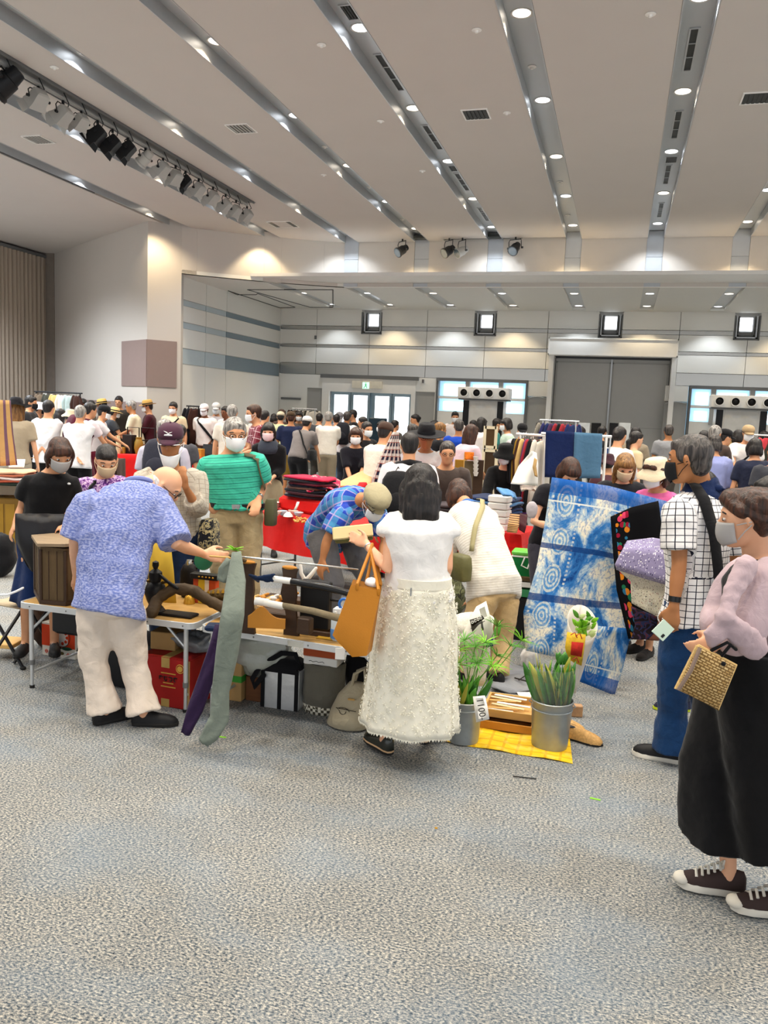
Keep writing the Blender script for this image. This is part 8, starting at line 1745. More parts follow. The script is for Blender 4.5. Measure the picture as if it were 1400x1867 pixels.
# ================================================================= STALLS FURTHER BACK
def draped_table(label, FL, FR, depth, z, hem, m, clothlabel, group='cloth covered stall tables', seed=0):
 FL, FR = V((*FL, 0)), V((*FR, 0)); u = (FR-FL).normalized(); v = V((-u.y, u.x, 0)); L = (FR-FL).length; c = (FL+FR)/2+v*depth/2
 o = thing('stall_table', label, 'table', c, group)
 P_ = lambda a, b, zz: FL+u*a+v*b+V((0,0,zz))
 part('tabletop', MB().loft([[P_(.02, .02, zz), P_(L-.02, .02, zz), P_(L-.02, depth-.02, zz), P_(.02, depth-.02, zz)] for zz in (z-.03, z-.004)]), m_woodlt, o, False)
 for a in (.08, L-.08):
  for b in (.08, depth-.08): part('leg', MB().tube([P_(a, b, z-.03), P_(a, b, .003)], .014, 8), m_dkgrey, o)
  part('leg_brace', MB().tube([P_(a, .08, .12), P_(a, depth-.08, .12)], .009, 6), m_dkgrey, o)
 per = []; n1 = max(8, int(L/.07)); n2 = max(5, int(depth/.08))
 for i in range(n1): per.append((i/n1*L, 0, -v))
 for i in range(n2): per.append((L, i/n2*depth, u))
 for i in range(n1): per.append((L-i/n1*L, depth, v))
 for i in range(n2): per.append((0, depth-i/n2*depth, -u))
 rings = []
 for zz, off in ((z+.004, -.0), (z-.01, .008), (z-.1, .012), ((z+hem)/2, .016), (hem, .022)):
  s = (z-zz)/max(.01, z-hem); rings.append([P_(a, b, zz+(.02*noise.noise(V((i*.15, seed, 0))) if s > .9 else 0))+nn*(off+(.022*s*math.sin(i*1.1+seed)+.02*s*noise.noise(V((i*.31, seed, 2))))) for i, (a, b, nn) in enumerate(per)])
 mb = MB().loft([rings[4], rings[3], rings[2], rings[1], rings[0]], cap=False); vs = [r for r in rings[0]]; mb.add(vs, [tuple(range(len(vs)))])
 cl = solo('tablecloth', mb, m, clothlabel, 'tablecloth', angle=50); return o, P_, L
_, RT, RL = draped_table('stall table under red cloth behind the plaid shirt man', (-3.66, 7.74), (-1.75, 6.86), .66, .70, .34, m_red, 'bright red cloth draped over the table behind the plaid shirt man', seed=1)
def onT(px, py, z): return G(px, py, z)
# plates, bowls and trays on the red table
plate_p = [(0, .004), (.035, 0), (.06, .008), (.075, .018), (.076, .021), (.058, .012), (0, .007)]
pc = onT(494, 930, .706)+V((0, .05, 0))
for k_ in range(6): solo('plate', MB().lathe(plate_p, c=pc+V((.004*(k_ % 2), 0, .012*k_)), n=22), m_ceram, 'white plate with thin rim in the pile by the teal polo man, %s from below' % ORD[k_], 'plate', 'pile of white plates on the red cloth')
bowl_p = [(0, .004), (.02, 0), (.024, .008), (.042, .026), (.050, .046), (.048, .047), (.036, .024), (0, .012)]
for k_, (px, py) in enumerate(((490, 940), (502, 941), (513, 940), (523, 943), (533, 940), (542, 943))):
 flip = k_ % 3 == 0; c = onT(px, py, .706)+V((0, .03, .05 if flip else 0)); M_ = Matrix.Rotation(PI, 3, 'X') if flip else None
 solo('bowl', MB().lathe(bowl_p, c=c, n=18, M=M_), [m_ceram, mat('ceramic_pinkish', '#d9b8ac', .3), mat('ceramic_blueish', '#b4bcc8', .3)][k_ % 3], '%s small bowl from the plates on the red cloth' % ORD[k_], 'bowl', 'small bowls on the red cloth')
for k_, (px, py, cl, lb) in enumerate(((545, 925, '#2b3350', 'shallow dark blue dish behind the small bowls'), (533, 936, '#e0d8cc', 'white square dish near the table edge'))): solo('dish', MB().lathe([(0, .003), (.05, 0), (.085, .02), (.083, .022), (.05, .006), (0, .006)], c=onT(px, py, .706)+V((0,.1,0)), n=22), mat('dish%d' % k_, cl, .3), lb, 'dish')
c = onT(575, 938, .706)+V((0,.12,0)); tw = thing('brass_casket', 'golden brass openwork tray box on the red cloth', 'box', c)
part('casket_body', box_on(MB(), c, .25, .14, .07, -.42), m_gold, tw, True, 30)
for s in (-.1, -.05, 0, .05, .1): part('casket_rib', box_on(MB(), c+rotz(-.42) @ V((s, -.072, 0)), .008, .006, .07, -.42, .001), m_brass, tw, True, 30)
solo('lidded_dish', MB().lathe([(0, 0), (.045, 0), (.07, .02), (.072, .03), (.05, .045), (.02, .055), (.012, .065), (0, .066)], c=onT(548, 932, .706)+V((0,.08,0)), n=20), mat('lacquer_grey', '#4a4440', .3), 'grey lidded dish between the bowls and brass casket', 'dish')
random.seed(5); mbk = MB()
for k_ in range(70):
 px = 536+k_*.78; q = onT(px, 947+random.uniform(-5, 4)+.12*(px-536), .712); mbk.ell(q, (.012, .010, .009), None, 7, 5)
stuff(solo('netsuke_beads', mbk, mat('beads_amber', '#c98a3c', .4, var=.5, scale=80), 'strewn small amber beads and carvings along the red table edge', 'beads', angle=None))
# red covered crate with textile pile on it
rc = G(570, 908, .86); crt = MB().bbox((-.38, -.15, .708), (.38, .15, .86), .03, Tm((rc.x, rc.y, 0), -.43)); solo('red_crate', crt, m_red, 'red cloth covered crate behind the brass casket, tied with white band', 'crate', angle=30)
solo('white_band', MB().sheet([[at(541, 915, 7.75), at(546, 915, 7.75)], [at(539, 922, 7.74), at(544, 922, 7.74)], [at(535, 930, 7.73), at(540, 930, 7.73)]], .003), m_paper, 'white ribbon across the red covered crate', 'ribbon', angle=None)
def folded(c, w, d, h, m, a, label, group, sd=0, name='folded_cloth'):
 mb = MB(); rings = []; n_ = 28
 M_ = Tm(c, a)
 for q, e in ((0, .94), (.15, 1.0), (.5, 1.02), (.85, 1.0), (1, .93)):
  r = []
  for j in range(n_):
   t_ = 2*PI*j/n_; x = w/2*e*math.copysign(abs(math.cos(t_))**.35, math.cos(t_)); y = d/2*e*math.copysign(abs(math.sin(t_))**.35, math.sin(t_)); zz = h*q+.012*noise.noise(V((x*7+sd, y*7, c[2]*9)))*1.5; r.append(M_ @ V((x*(1+.05*noise.noise(V((sd, j*.3, q)))), y, zz)))
  rings.append(r)
 o = solo(name, mb.loft(rings), m, label, 'cloth', group, angle=60); return o
TXT = ['#b01840', '#20202e', '#3a1420', '#15151f', '#6a4a40', '#1c2238', '#5a1a2c', '#2a2a34']
z_ = .87
for k_ in range(8):
 h_ = .024; folded((rc.x+random.uniform(-.03, .03), rc.y-.02+random.uniform(-.03, .03), z_), random.uniform(.46, .54), .32, h_, fabric('pile_a%d' % k_, TXT[(k_+1) % 8], bump=.3), -.4+random.uniform(-.1, .1), '%s folded textile from the bottom of pile on red crate' % ORD[k_], 'textile pile on the red crate', k_); z_ += h_+.003
rows = []
for i in range(9):
 rows.append([at(548+9*i+(2*j if i < 5 else 0), 868+4*j+(abs(i-3)*2.2), dep(rc)+.15-.06*j)+V((0, 0, .02+.07*noise.noise(V((i*.6, j*.7, 1))))) for j in range(7)])
solo('crimson_cloth', MB().sheet(rows, .012), fabric('crimson_silk', '#c01848', 'floral', '#c2244e', '#e89a9a', sc=3.2), 'crimson patterned silk thrown over the textile pile', 'cloth', angle=None)
# peach cloth stall in front of the woman in dark dress
_, PT, PL = draped_table('stall table with textile heaps before the woman in dark dress', (-2.92, 8.50), (-2.3, 8.25), .5, .72, .1, fabric('cloth_darkred', '#5a1418'), 'dark red cloth on the table under the peach cloth', seed=3)
z_ = .73
for k_ in range(9):
 h_ = .022; cc = at(655, 900, 9.15); folded((cc.x+random.uniform(-.04, .04), cc.y+random.uniform(-.03, .03), z_), random.uniform(.7, .85), .36, h_, fabric('pile_b%d' % k_, ['#1a1420', '#6a1a24', '#2c2c38', '#8a2a30', '#17171f', '#3a2a28', '#b02038', '#14141a', '#c04a50'][k_], bump=.3), -.4+random.uniform(-.08, .08), '%s folded textile from bottom under the peach cloth' % ORD[k_], 'textile pile under the peach cloth', k_+20); z_ += h_+.002
f_peach = fabric('cloth_peach', '#eda878', bump=.4)
pxcloth('peach_cloth', 'peach silk cloth spread over the pile by the woman in dark dress', [[(664, 858, 9.35), (676, 856, 9.35)], [(640, 869, 9.2), (677, 866, 9.2)], [(618, 880, 9.05), (677, 878, 9.05)], [(604, 888, 8.93), (676, 886, 8.93)]], f_peach, 1, 1, .05, 7, th=.02)
pxcloth('red_scarf', 'small red cloth end beside the peach cloth', [[(655, 880, 8.90), (668, 880, 8.90)], [(650, 890, 8.85), (672, 892, 8.85)]], fb('#c02028'), 1, 1, .03, 8, th=.015)
pl_ = CR_['pl1']
pxcloth('plaid_cloth', 'long plaid cloth of navy, white and rust held up by brown cap person', [[(716, 788, 8.85), (727, 787, 8.85)], [(702, 815, 8.8), (729, 815, 8.8)], [(690, 840, 8.75), (731, 842, 8.75)], [(680, 868, 8.7), (726, 875, 8.7)], [(677, 892, 8.68), (700, 900, 8.68)]], fabric('plaid_rust', '#141a30', 'plaid', '#d8d0c8', '#8a3a2a', sc=1.6), .7, 1.2, .04, 9)
# ---- folded indigo fabrics stall
_, IT, IL = draped_table('stall table of folded indigo fabrics behind the bending person', (-1.78, 7.08), (-.74, 6.86), .6, .80, .60, m_red, 'red cloth on the indigo fabric stall', seed=5)
base = V((-1.20, 7.28, .81)); IND = ['#101a38', '#14203f', '#3a5a80', '#18284c', '#2a4a78', '#1a2a50', '#0f1830', '#34587e', '#16264a', '#5a84ae']
z_ = .81
for k_ in range(9): folded((base.x+.16+random.uniform(-.02, .02), base.y+random.uniform(-.02, .02), z_), .46, .38, .026, fabric('indigo_f%d' % k_, IND[k_], bump=.3), -.29+random.uniform(-.06, .06), '%s folded indigo cloth from below in the tall pile' % ORD[k_], 'tall pile of folded indigo cloth', k_+40); z_ += .029
z_ = .81
for k_ in range(6): folded((base.x-.26, base.y-.05, z_), .34, .32, .028, fabric('grey_f%d' % k_, ['#d8d4cc', '#2a2428', '#4a4044', '#1c1c24', '#3a3438', '#453c40'][k_], bump=.3), -.25+random.uniform(-.06, .06), '%s folded grey brown cloth from below in the lower pile' % ORD[k_], 'lower pile of grey brown cloths', k_+50); z_ += .030
pxcloth('pale_blue_cloth', 'light blue cloth lying loose on top of indigo pile', [[(905, 890, 6.9), (925, 893, 6.9), (938, 900, 6.9)], [(918, 903, 6.8), (935, 905, 6.8), (942, 912, 6.8)]], fb('#5a8cc0'), 1, 1, .03, 10, th=.02)
wp = at(908, 975, 7.06)
for k_ in range(5): o = solo('paper_pack', box_on(MB(), (wp.x, wp.y, .80+.062*k_), .18, .14, .058, -.2, .008), m_paper, '%s white paper pack from below in the column on fabric stall' % ORD[k_], 'paper pack', 'column of white paper packs')
pxcloth('striped_runner', 'brown and black striped runner hanging over the fabric stall edge', [[(930, 936, 6.95), (950, 938, 6.93)], [(926, 955, 6.72), (946, 958, 6.72)], [(924, 970, 6.71), (942, 972, 6.71)]], fabric('runner_stripe', '#c09060', 'stripe', '#2a1810', sc=3), 1, .5, .01, 11, th=.006)
pxcloth('maroon_runner', 'dark maroon fringed cloth hanging right of the striped runner', [[(948, 936, 6.9), (962, 940, 6.9)], [(947, 955, 6.72), (959, 962, 6.72)], [(946, 966, 6.71), (956, 972, 6.71)]], fb('#3a1018'), 1, .5, .01, 12, th=.006)
gc = at(957, 1038, 6.5); gc.z = .52; gcl = thing('green_cooler', 'green plastic cooler box with lime lid and white handle', 'cooler box', gc)
part('cooler_body', MB().loft([[gc+V((x*s, y*s, z)) for x, y in ((-.10, -.08), (.10, -.08), (.10, .08), (-.10, .08))] for z, s in ((0, .88), (.16, 1.0))]), mat('green_plastic', '#0f7a3c', .35), gcl, True, 30)
part('cooler_lid', MB().bbox((-.108, -.088, .165), (.108, .088, .205), .012, Tm(gc)), mat('lime_plastic', '#6ac04a', .35), gcl, True, 30); part('carry_handle', MB().tube([gc+V((-.0, -.095, .15)), gc+V((-.02, -.10, .09)), gc+V((.03, -.10, .07)), gc+V((.05, -.095, .15))], .007, 6, True), m_paper, gcl); part('white_rim', MB().bbox((-.105, -.085, .152), (.105, .085, .166), .003, Tm(gc)), m_paper, gcl, True, 30)
sh_ = thing('green_crate', 'green and white slatted crate stand under the green cooler', 'crate', (gc.x, gc.y, 0))
for k_, (z0, z1, mm) in enumerate(((.49, .52, m_woodold), (.44, .48, m_paper), (.36, .42, mat('crate_green', '#3a8a5a', .5)), (.30, .35, m_fix), (.0, .30, m_fix))): part('crate_slat', MB().box((gc.x-.18+(.03 if k_ == 4 else 0), gc.y-.12, z0), (gc.x+.18-(.03 if k_ == 4 else 0), gc.y+.14, z1), None), mm, sh_, False)
bx('yellow_block', 'small yellow block on the crate edge', 'block', V((gc.x-.12, gc.y-.10, .521)), .045, .04, .045, m_gold)
def steel_stand(px, y0, y1, d, label):
 a = at(px, y0, d); b = V((a.x, a.y, 0.003)); o = solo('steel_post', MB().tube([a, b], .014, 8).tube([b, b+V((0,0,.02))], .03, 10), m_alu, label, 'post'); return o
steel_stand(976, 942, 990, 6.9, 'bright steel post behind the green cooler')
pxcloth('white_paper_sheet', 'large crumpled white paper sheet held by the black hooded person', [[(970, 822, 6.95), (978, 826, 6.95)], [(945, 850, 6.9), (981, 848, 6.9)], [(931, 882, 6.85), (980, 886, 6.85)]], m_paper, 1, 1, .08, 13, th=.004)
pxcloth('kraft_strip', 'brown kraft paper strip on the white paper sheet', [[(974, 834, 6.82), (979, 838, 6.82)], [(971, 852, 6.8), (977, 850, 6.8)], [(975, 868, 6.8), (980, 870, 6.8)]], m_kraft, 1, 1, .02, 14)
pxcloth('folded_cream_cloth', 'cream folded cloth under the white paper sheet', [[(948, 888, 6.9), (978, 886, 6.9)], [(950, 893, 6.85), (976, 894, 6.85)]], fb('#d8c8bc'), 1, 1, .03, 15, th=.03)
# ---- clothes racks
def garment(c, u, w, L, m, th=.03, sleeves=True, sd=0):
 """a garment on a hanger; u = direction of its width"""
 u = V(u).normalized(); v = V((-u.y, u.x, 0)); rings = []
 for q, ww, tt in ((0, .10, .012), (.03, .5, .02), (.08, .95, th), (.3, 1.0, th), (.7, 1.05, th*1.1), (1, 1.15, th*1.2)): rings.append([c+u*(w/2*ww*math.cos(t_))+v*(tt*math.sin(t_)+.008*math.sin(6*t_+sd)*q)-V((0,0,.05+L*q)) for t_ in [2*PI*j/18 for j in range(18)]])
 mb = MB().loft(rings)
 if sleeves:
  for s in (-1, 1): a = c+u*(s*w*.42)-V((0,0,.08)); mb.tube([a, a+u*(s*.05)-V((0,0,L*.25)), a+u*(s*.04)-V((0,0,L*.5))], [.04, .042, .035], 8, True, (v, .5))
 return mb
def rack(label, a, b, z, cols, d_label, m=m_alu, turn=70, w=.38, L=.8, group=None, foot=True, gname='hanging_garment'):
 a, b = V((*a, z)), V((*b, z)); u = (b-a).normalized(); v = V((-u.y, u.x, 0)); o = thing('clothes_rack', label, 'clothes rack', ((a.x+b.x)/2, (a.y+b.y)/2, 0))
 part('top_rail', MB().tube([a-u*.05, b+u*.05], .014, 8), m, o)
 for p_ in (a, b):
  part('upright', MB().tube([p_, V((p_.x, p_.y, .05))], .013, 8), m, o)
  if foot: part('foot_bar', MB().tube([V((p_.x, p_.y, .03))-v*.22, V((p_.x, p_.y, .03))+v*.22], .014, 8), m, o)
 part('lower_rail', MB().tube([V((a.x, a.y, .12)), V((b.x, b.y, .12))], .010, 6), m, o)
 n_ = len(cols)
 for i, cl in enumerate(cols):
  c = a.lerp(b, (i+.5)/n_); t_ = R(turn+random.uniform(-9, 9)); uu = u*math.cos(t_)+v*math.sin(t_); g = thing(gname, '%s hanging garment, %s along the %s' % (CN.get(cl, 'patterned'), ORD[i % 16], d_label), 'garment', c-V((0,0,.05)), group or ('garments on the '+d_label))
  part('hanger_hook', MB().tube([c+V((0,0,.02)), c+V((0,0,-.0)), c-V((0,0,.06))], .004, 5), m_dkgrey, g); part('garment_body', garment(c, uu, w*random.uniform(.9, 1.1), L*random.uniform(.8, 1.05), fb(cl), sd=i), fb(cl), g, True, None)
 return o
CN = {'#101014': 'black', '#18181e': 'charcoal', '#8a6a1e': 'mustard', '#5a2a68': 'purple', '#9a2a34': 'red', '#d8cfc0': 'cream', '#1c2a58': 'navy', '#2a2a5a': 'indigo', '#3a2018': 'dark brown', '#6a5a4a': 'taupe', '#c8d070': 'lime', '#c8404a': 'coral red', '#8a8478': 'grey', '#3a3a30': 'olive', '#e4ded6': 'white', '#4a3050': 'plum', '#c9a86a': 'gold', '#a8b8b4': 'pale blue'}
p0, p1 = at(950, 786, 8.3), at(992, 787, 8.15)
rack('white tubular clothes rack left of the hanging indigo sheets', (p0.x, p0.y), (p1.x+.0, p1.y), 1.62, ['#101014', '#18181e', '#3a2018', '#8a6a1e', '#c9a86a', '#5a2a68', '#9a2a34', '#101014', '#d8cfc0'], 'rack left of the indigo sheets', m_white, 78, .36, .75)
p2, p3 = at(996, 787, 8.1), at(1106, 791, 8.05)
rk = rack('white tubular rack carrying two hanging indigo sheets', (p2.x, p2.y), (p3.x, p3.y), 1.64, [], '', m_white)
pxcloth('indigo_sheet', 'dark navy cloth sheet hung over the white rack', [[(995, 785, 8.0), (1047, 788, 8.0)], [(994, 820, 7.98), (1046, 823, 7.98)], [(993, 870, 7.96), (1044, 872, 7.96)]], fb('#0f1f4a'), 1, 1, .015, 16, th=.012)
pxcloth('indigo_sheet', 'slate blue cloth sheet hung beside the dark navy one', [[(1047, 788, 8.0), (1098, 791, 8.0)], [(1046, 823, 7.98), (1097, 826, 7.98)], [(1044, 872, 7.96), (1094, 872, 7.96)]], fb('#4a6e8a'), 1, 1, .02, 17, th=.012)
q0, q1 = at(990, 766, 12.2), at(1050, 768, 12.0); rack('thin grey rack of purple and red clothes before the grey double door', (q0.x, q0.y), (q1.x, q1.y), 1.76, ['#8a8478', '#2a2a5a', '#1c2a58', '#4a3050', '#9a2a34', '#101014', '#9a2a34', '#1c2a58'], 'rack before grey double door', m_alu, 60, .3, .6)
q0, q1 = at(536, 748, 20.3), at(574, 748, 20.2); rack('crowded garment rack before the grey panel by the exit', (q0.x, q0.y), (q1.x, q1.y), 1.76, ['#3a2018', '#101014', '#6a5a4a', '#3a2018', '#e4ded6', '#3a3a30', '#8a8478', '#3a3a30', '#d8cfc0'], 'rack by the exit', m_alu, 60, .42, .8)
q0, q1 = at(1291, 779, 13.9), at(1420, 783, 13.6); rack('long rack of hanging textiles at the right stall', (q0.x, q0.y), (q1.x, q1.y), 1.66, ['#c8d070', '#d8cfc0', '#e4ded6', '#1c2a58', '#101014', '#c9a86a', '#8a8478', '#6a5a4a', '#4a3050', '#101014', '#c8404a', '#c8404a', '#3a3a30'], 'right stall rack', m_white, 15, .17, .95)
q0, q1 = at(66, 713, 16.2), at(146, 713, 15.8); p_s = q0; rack('black rack of hanging textile samples before the beige wall', (q0.x, q0.y), (q1.x, q1.y), 1.88, ['#6a5a4a', '#3a3a30', '#c9a86a', '#d8cfc0', '#a8b8b4', '#3a2018'], 'sample rack by the beige wall', m_fix, 8, .17, .55)
q0, q1 = at(344, 744, 17.0), at(362, 744, 17.0); rack('black rack of dark clothes behind the white cap man', (q0.x, q0.y), (q1.x, q1.y), 1.72, ['#101014', '#18181e', '#3a2018'], 'rack behind the white cap man', m_fix, 40, .3, .8)
for k_, (px, py) in enumerate(((82, 721), (94, 719))): bx('paper_note', '%s white paper note pinned on the sample rack' % ORD[k_], 'note', at(px, py+4, dep(p_s)-.06), .09-.03*k_, .004, .09-.04*k_, m_paper, ch=.001)
# ---- left edge stall
_, LT, LL = draped_table('stall table at the left edge with folded kimono cloth', (-6.6, 7.35), (-5.48, 7.75), .6, .82, .70, fb('#c9b49a'), 'thin cream cloth over the left edge stall', seed=8)
wp0 = V((-5.5, 7.80, 0));
ws_ = thing('wooden_chest', 'ochre plywood chest under the left edge stall', 'chest', at(10, 985, 8.6)); c = at(8, 940, 8.9); M_ = Tm((c.x, c.y, 0), .34)
part('chest_body', MB().bbox((-.30, -.2, .0), (.26, .22, .68), .01, M_), mat('ply_ochre', '#7a5a1e', .6, var=.35, scale=4), ws_, True, 30)
for s in (-.10, .02, .14): part('chest_panel', MB().box((s-.05, -.207, .06), (s+.05, -.2, .62), M_), mat('ply_ochre2', '#94701f', .6, var=.3, scale=4), ws_, False)
for k_, (dz, cl, w_) in enumerate(((0, '#1e2a22', .62), (.03, '#a04a34', .60), (.06, '#d8c8c4', .60), (.09, '#b86a50', .58), (.12, '#d8a888', .56))): cc = at(10, 872, 8.8); folded((cc.x, cc.y, .83+dz), w_, .4, .028, fabric('kimono%d' % k_, cl, bump=.4), .35, '%s folded kimono cloth from below on the left edge stall' % ORD[k_], 'folded kimono cloths at the left edge', k_+70)
pxcloth('white_sheet', 'white sheet of paper lying behind the folded kimono cloths', [[(18, 838, 9.2), (46, 838, 9.2)], [(16, 852, 9.0), (44, 852, 9.0)]], m_paper, 1, 1, .02, 18, th=.01)
pxcloth('woven_strip', 'tall hanging woven strip of ochre with a purple band, left edge', [[(-6, 729, 8.9), (19, 730, 8.9)], [(-6, 790, 8.88), (24, 790, 8.88)], [(-6, 850, 8.85), (32, 848, 8.85)]], fabric('woven_ochre', '#b8905a', 'vstripe', '#6a4a58', sc=6.5), 1.0, 1.0, .01, 19, th=.01)
blob('black_backpack', 'black backpack slumped on the floor at the left edge', 'backpack', (at(3, 985, 7.9).x, at(3, 985, 7.9).y, 0), (.14, .12, .22), m_bagk, .03, seed=11)
# ---- far red tables with antiques
_, FT, FL_ = draped_table('far red stall table loaded with wooden antiques', (-9.35, 13.35), (-7.0, 13.55), .8, .76, .05, m_red, 'red cloth on the far antique table left of the teal polo man', seed=9)
def goods(lst, d, z, group, suffix):
 for k_, (px, w, h, cl, shp, lb, dz) in enumerate(lst):
  c = at(px, 800, d+(dz if shp != 'x' else 0)); c.z = z; m = mat('goods_'+cl.strip('#'), cl, .55, var=.25, scale=9)
  if shp == 'box': mb = box_on(MB(), c, w, w*.7, h, random.uniform(-.3, .3), .006)
  elif shp == 'jar': mb = MB().lathe([(0, 0), (w*.35, 0), (w*.5, h*.35), (w*.46, h*.7), (w*.3, h*.9), (w*.34, h), (w*.28, h), (0, h*.92)], c=c, n=16)
  elif shp == 'stack':
   mb = MB()
   for q in range(4): mb.bbox((-w/2, -w*.3, h*q/4), (w/2, w*.3, h*(q+.8)/4), .003, Tm(c, random.uniform(-.15, .15)))
  elif shp == 'frame':
   mb = MB(); q = c; mb.tube([q+V((-w/2, 0, 0)), q+V((-w/2, 0, h)), q+V((w/2, 0, h)), q+V((w/2, 0, 0))], .012, 6); mb.tube([q+V((-w/2, .25, 0)), q+V((-w/2, .25, h*.5)), q+V((w/2, .25, h*.5)), q+V((w/2, .25, 0))], .012, 6)
   for s in (-1, 1): mb.tube([q+V((s*w/2, 0, h*.5)), q+V((s*w/2, .25, h*.5))], .012, 6)
  else: mb = MB().sheet([[c+V((-w/2, 0, 0)), c+V((w/2, 0, 0))], [c+V((-w/2, .06, h)), c+V((w/2, .06, h))]], .02)
  solo({'box': 'antique_box', 'jar': 'antique_jar', 'stack': 'lacquer_tray_stack', 'frame': 'wooden_chair_frame', 'board': 'display_board'}[shp], mb, m, lb+suffix, {'box': 'box', 'jar': 'jar', 'stack': 'trays', 'frame': 'chair', 'board': 'board'}[shp], group, angle=30)
goods([(216, .10, .34, '#c8b890', 'jar', 'tall cream wooden candlestick', 0), (222, .12, .12, '#a8822e', 'box', 'small ochre box', .1), (236, .22, .36, '#1e1410', 'box', 'black lacquer chest of drawers', .2), (253, .18, .32, '#8a6a22', 'jar', 'ochre wooden barrel jar', .15), (268, .2, .18, '#6a3a1e', 'box', 'reddish brown box', .3), (278, .13, .22, '#b88a2e', 'box', 'golden small box', .2), (243, .26, .50, '#17120e', 'frame', 'black bentwood chair frame', .35), (270, .30, .50, '#17120e', 'frame', 'second black bentwood chair frame', .4), (290, .2, .1, '#3a2a22', 'stack', 'low dark tray stack', .0)], 15.5, .765, 'antiques on the far red table', ' on the far red table')
goods([(345, .4, .16, '#2a1a18', 'stack', 'broad lacquer tray stack', .3), (343, .2, .12, '#b8703a', 'stack', 'orange brown tray stack', .1), (361, .22, .16, '#a8822a', 'box', 'ochre bucket box', -.05), (381, .3, .24, '#0e0e10', 'board', 'black picture board leaning', .1), (400, .2, .18, '#a8764a', 'box', 'tan wooden box', .4), (352, .3, .08, '#c0b8b0', 'stack', 'pale plates stack', .4), (372, .2, .12, '#5a1420', 'box', 'dark red lacquer box', .45), (336, .16, .14, '#4a2a20', 'jar', 'brown jar', .2)], 15.55, .765, 'lacquer ware on the far red table', ' beside the teal polo man')
# second row tables of the antique stalls at left with dishes
_, _, _ = draped_table('stall table with small ceramics behind the purple blouse woman', tuple(G(160, 838, .74)[:2]), tuple(G(212, 840, .74)[:2]), .6, .74, .3, fb('#3a2a22'), 'dark brown cloth on the ceramics table', seed=10)
goods([(163, .22, .10, '#c8b070', 'stack', 'pile of straw coloured dishes', 0), (176, .16, .12, '#c9a23c', 'jar', 'yellow dish heap', .1), (198, .18, .20, '#e2d4d6', 'jar', 'tall white teapot', .1), (190, .14, .10, '#8a7a60', 'box', 'small grey brown box', .15), (205, .12, .1, '#d8cfc8', 'jar', 'small pale cup', .0), (182, .2, .06, '#4a7a50', 'stack', 'green striped trays', -.1)], dep(G(190, 839, .74))+.25, .75, 'ceramics behind the purple blouse woman', ' on the dark brown table')
_, _, _ = draped_table('red stall table behind the black dressed woman', (-7.15, 14.6), (-6.5, 14.5), .5, .95, .05, m_red, 'red cloth hanging behind the black dressed woman with scarf', seed=12)
# ---- display screens and wooden boards behind
def screen(px, y0, y1, d, w, cl, label, fr='#d8ccae'):
 a, b = at(px, y0, d), at(px, y1, d); b.z = b.z if y1 < 850 else .003; o = thing('standing_screen', label, 'screen', V((a.x, a.y, b.z))); mf = mat('screenframe'+fr.strip('#'), fr, .6); h = a.z-b.z; x, y = a.x, a.y
 part('screen_panel', MB().box((x-w/2+.02, y-.006, b.z+.02), (x+w/2-.02, y+.006, a.z-.02)), mat('screen'+cl.strip('#'), cl, .7, var=.2), o, False)
 for s in (-1, 1): part('side_rail', MB().box((x+s*w/2-.02, y-.012, b.z), (x+s*w/2+.02, y+.012, a.z)), mf, o, False)
 for zz in (b.z, a.z-.04): part('cross_rail', MB().box((x-w/2, y-.012, zz), (x+w/2, y+.012, zz+.04)), mf, o, False)
 return o
s1 = screen(895, 777, 818, 11.3, .155, '#4a3418', 'cream framed brown panel standing behind the hooded person')
b_ = at(894, 819, 11.3); s2 = screen(894, 819, 900, 11.3, .18, '#3a2814', 'lower cream framed brown panel under the other panel')
g0 = at(840, 838, 10.2); bx('golden_board', 'golden lacquered board standing behind the pink T-shirt woman', 'board', (g0.x, g0.y, .0), .14, .04, g0.z, mat('gold_board', '#9a701e', .5, var=.3))
g0 = at(857, 840, 10.0); bx('grey_wood_board', 'weathered grey brown board beside the golden board', 'board', (g0.x, g0.y, 0), .13, .04, g0.z, mat('grey_board', '#6a5c44', .8, var=.4, scale=6))
g0 = at(849, 826, 10.1); solo('bamboo_post', MB().tube([V((g0.x, g0.y, 0.003)), g0], .02, 8), m_woodlt, 'bamboo post between the two boards', 'post')
pxcloth('orange_cloth', 'orange cloth draped above the grey brown board', [[(847, 824, 9.95), (864, 825, 9.95)], [(848, 838, 9.93), (863, 839, 9.93)]], fabric('orange_cl', '#d0641a', 'floral', '#d87a20', '#a03a10'), 1, 1, .02, 21, th=.02)
for k_ in range(5): q = at(867, 840+7*k_, 9.9); solo('small_cup', MB().lathe([(0, 0), (.02, 0), (.035, .05), (.032, .05), (0, .01)], c=q, n=12), m_ceram, '%s little white cup from the top of the display column' % ORD[k_], 'cup', 'column of small white cups')
q = at(868, 905, 9.9); solo('cup_rack', box_on(MB(), (q.x, q.y+.06, 0), .12, .04, at(867, 838, 9.96).z, 0), m_wooddk, 'narrow dark rack behind the small white cups', 'rack')
tv = at(688, 790, 15.6); bx('dark_board', 'dark navy display board before the glass doors', 'board', (tv.x, tv.y, .0), .36, .05, at(688, 762, 15.6).z, mat('navy_board', '#0c2430', .4), ch=.02)
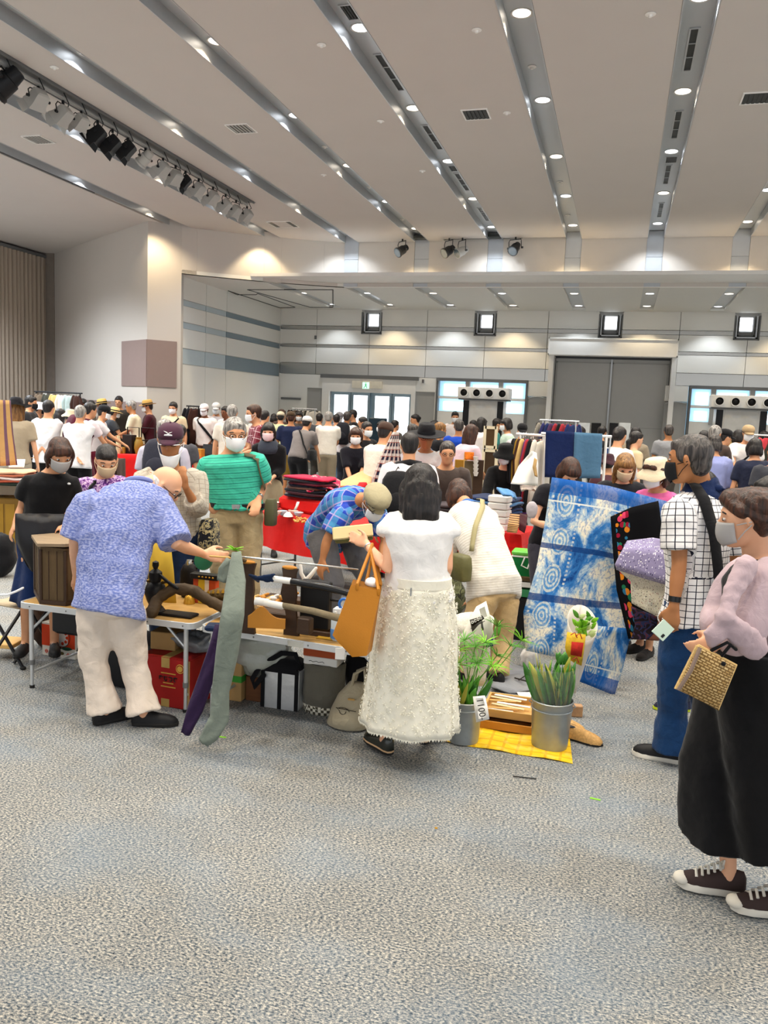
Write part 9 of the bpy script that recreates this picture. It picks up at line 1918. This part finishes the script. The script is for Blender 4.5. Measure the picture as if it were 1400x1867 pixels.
for k_, (px, w, cl, lb) in enumerate(((1064, .26, '#eef2f2', 'white board standing in for a lit window before the grey door, nearer its middle'), (1086, .22, '#131315', 'black display panel beside the white board'), (1138, .26, '#eef2f2', 'second white board standing in for a lit window, right of door middle'), (1118, .2, '#17171a', 'black display panel with white dot'))): q = at(px, 788, 19.3); bx('far_board', lb, 'display', (q.x, q.y, .0), w, .04, at(px, 771, 19.3).z, mat('disp'+cl.strip('#'), cl, .5), ch=.004)  # the white boards stand in for lit window openings near the door
# wire shelf right of the indigo sheets
a = at(1093, 792, 9.2); b = at(1113, 792, 9.2); ws2 = thing('wire_shelf', 'steel shelf with small goods right of the slate blue sheet', 'shelf', ((a.x+b.x)/2, (a.y+b.y)/2, 0))
for p_ in (a, b):
 for dy in (0, .25): part('shelf_post', MB().tube([V((p_.x, p_.y+dy, 1.62)), V((p_.x, p_.y+dy, 0.003))], .010, 6), m_alu, ws2)
for z_ in (.5, .8, 1.1, 1.4, 1.6): part('shelf_board', MB().box((a.x, a.y, z_), (b.x, a.y+.25, z_+.012)), m_alu, ws2, False)
k_ = 0
for z_ in (1.112, 1.412):
 for s in (.2, .5, .8): bx('shelf_parcel', '%s small parcel on the steel shelf, reading downward' % ORD[k_], 'parcel', (a.x+(b.x-a.x)*s, a.y+.1, z_), .035, .08, .07, fb(['#2a4a8a', '#1a1a1c', '#c8c0b8', '#b8b0a8', '#26262a', '#3a5a90'][k_]), 0, 'parcels on the steel shelf'); k_ += 1
# right stall table
a = G(1322, 850, .86); _, _, _ = draped_table('right stall table under pale blue cloth', (1.15, 11.0), (1.75, 11.0), 1.0, .82, .05, fb('#aab4cc'), 'pale blue cloth on the stall table right of the tote bag', seed=14)
for k_ in range(9): folded((1.2+.2*(k_ % 3)+.08, 11.2+.25*(k_//3), .83), .18, .2, .05+.02*(k_ % 2), fb(['#c9a86a', '#3a2018', '#e4ded6', '#8a8478', '#18181e', '#c9a86a', '#6a5a4a', '#e4ded6', '#3a2018'][k_]), .1, '%s small folded fabric on the right stall, counting by rows' % ORD[k_], 'small fabrics on the right stall', k_+90)
a = G(1400, 870, .8); blob('grey_bundle', 'grey cloth bundle on the floor at the right edge', 'bundle', (at(1398, 880, 9.0).x, at(1398, 880, 9.0).y, 0), (.2, .2, .25), fb('#8a8478'), .05, seed=15)
# small white plastic bag and pouch held near the indigo cloth
blob('pale_pouch', 'pale grey patterned pouch hanging from a hand left of indigo cloth', 'pouch', at(968, 945, 5.9), (.045, .03, .06), fb('#b8b0b4'), .015, seed=16)
# clutter on the carpet behind the bending person: boxes and flowers near (985,1130)
for k_, (px, py, w, h, cl, lb) in enumerate(((990, 1150, .16, .06, '#7a2a1e', 'flat red brown box on carpet left of the indigo cloth'), (985, 1165, .14, .05, '#c8c4bc', 'flat white tray on carpet left of the indigo cloth'), (1000, 1180, .2, .08, '#1a1a1e', 'black low box at the foot of indigo cloth'), (965, 1205, .05, .1, '#b89060', 'small tan bottle on carpet by the indigo cloth'))): bx('floor_box', lb, 'box', G(px, py), w, .12, h, mat('fb'+cl.strip('#'), cl, .6), .2)
blob('camouflage_bag', 'olive camouflage bag on the floor between white skirt and beige trousers', 'bag', G(815, 1130), (.16, .14, .2), fabric('camo', '#5a5c40', 'floral', '#6e7250', '#3a3a2c', sc=4), .04, seed=18)
for k_, (px, py, lb) in enumerate(((800, 1190, 'dark blue crumpled cloth on the floor behind the sedge'), (960, 1215, 'small white cloth lump on the carpet by indigo cloth'))): blob('crumpled_cloth', lb, 'cloth', G(px, py), (.14-.08*k_, .12-.06*k_, .06), [f_navy, f_white][k_], .03, seed=19+k_)
bake_pending()
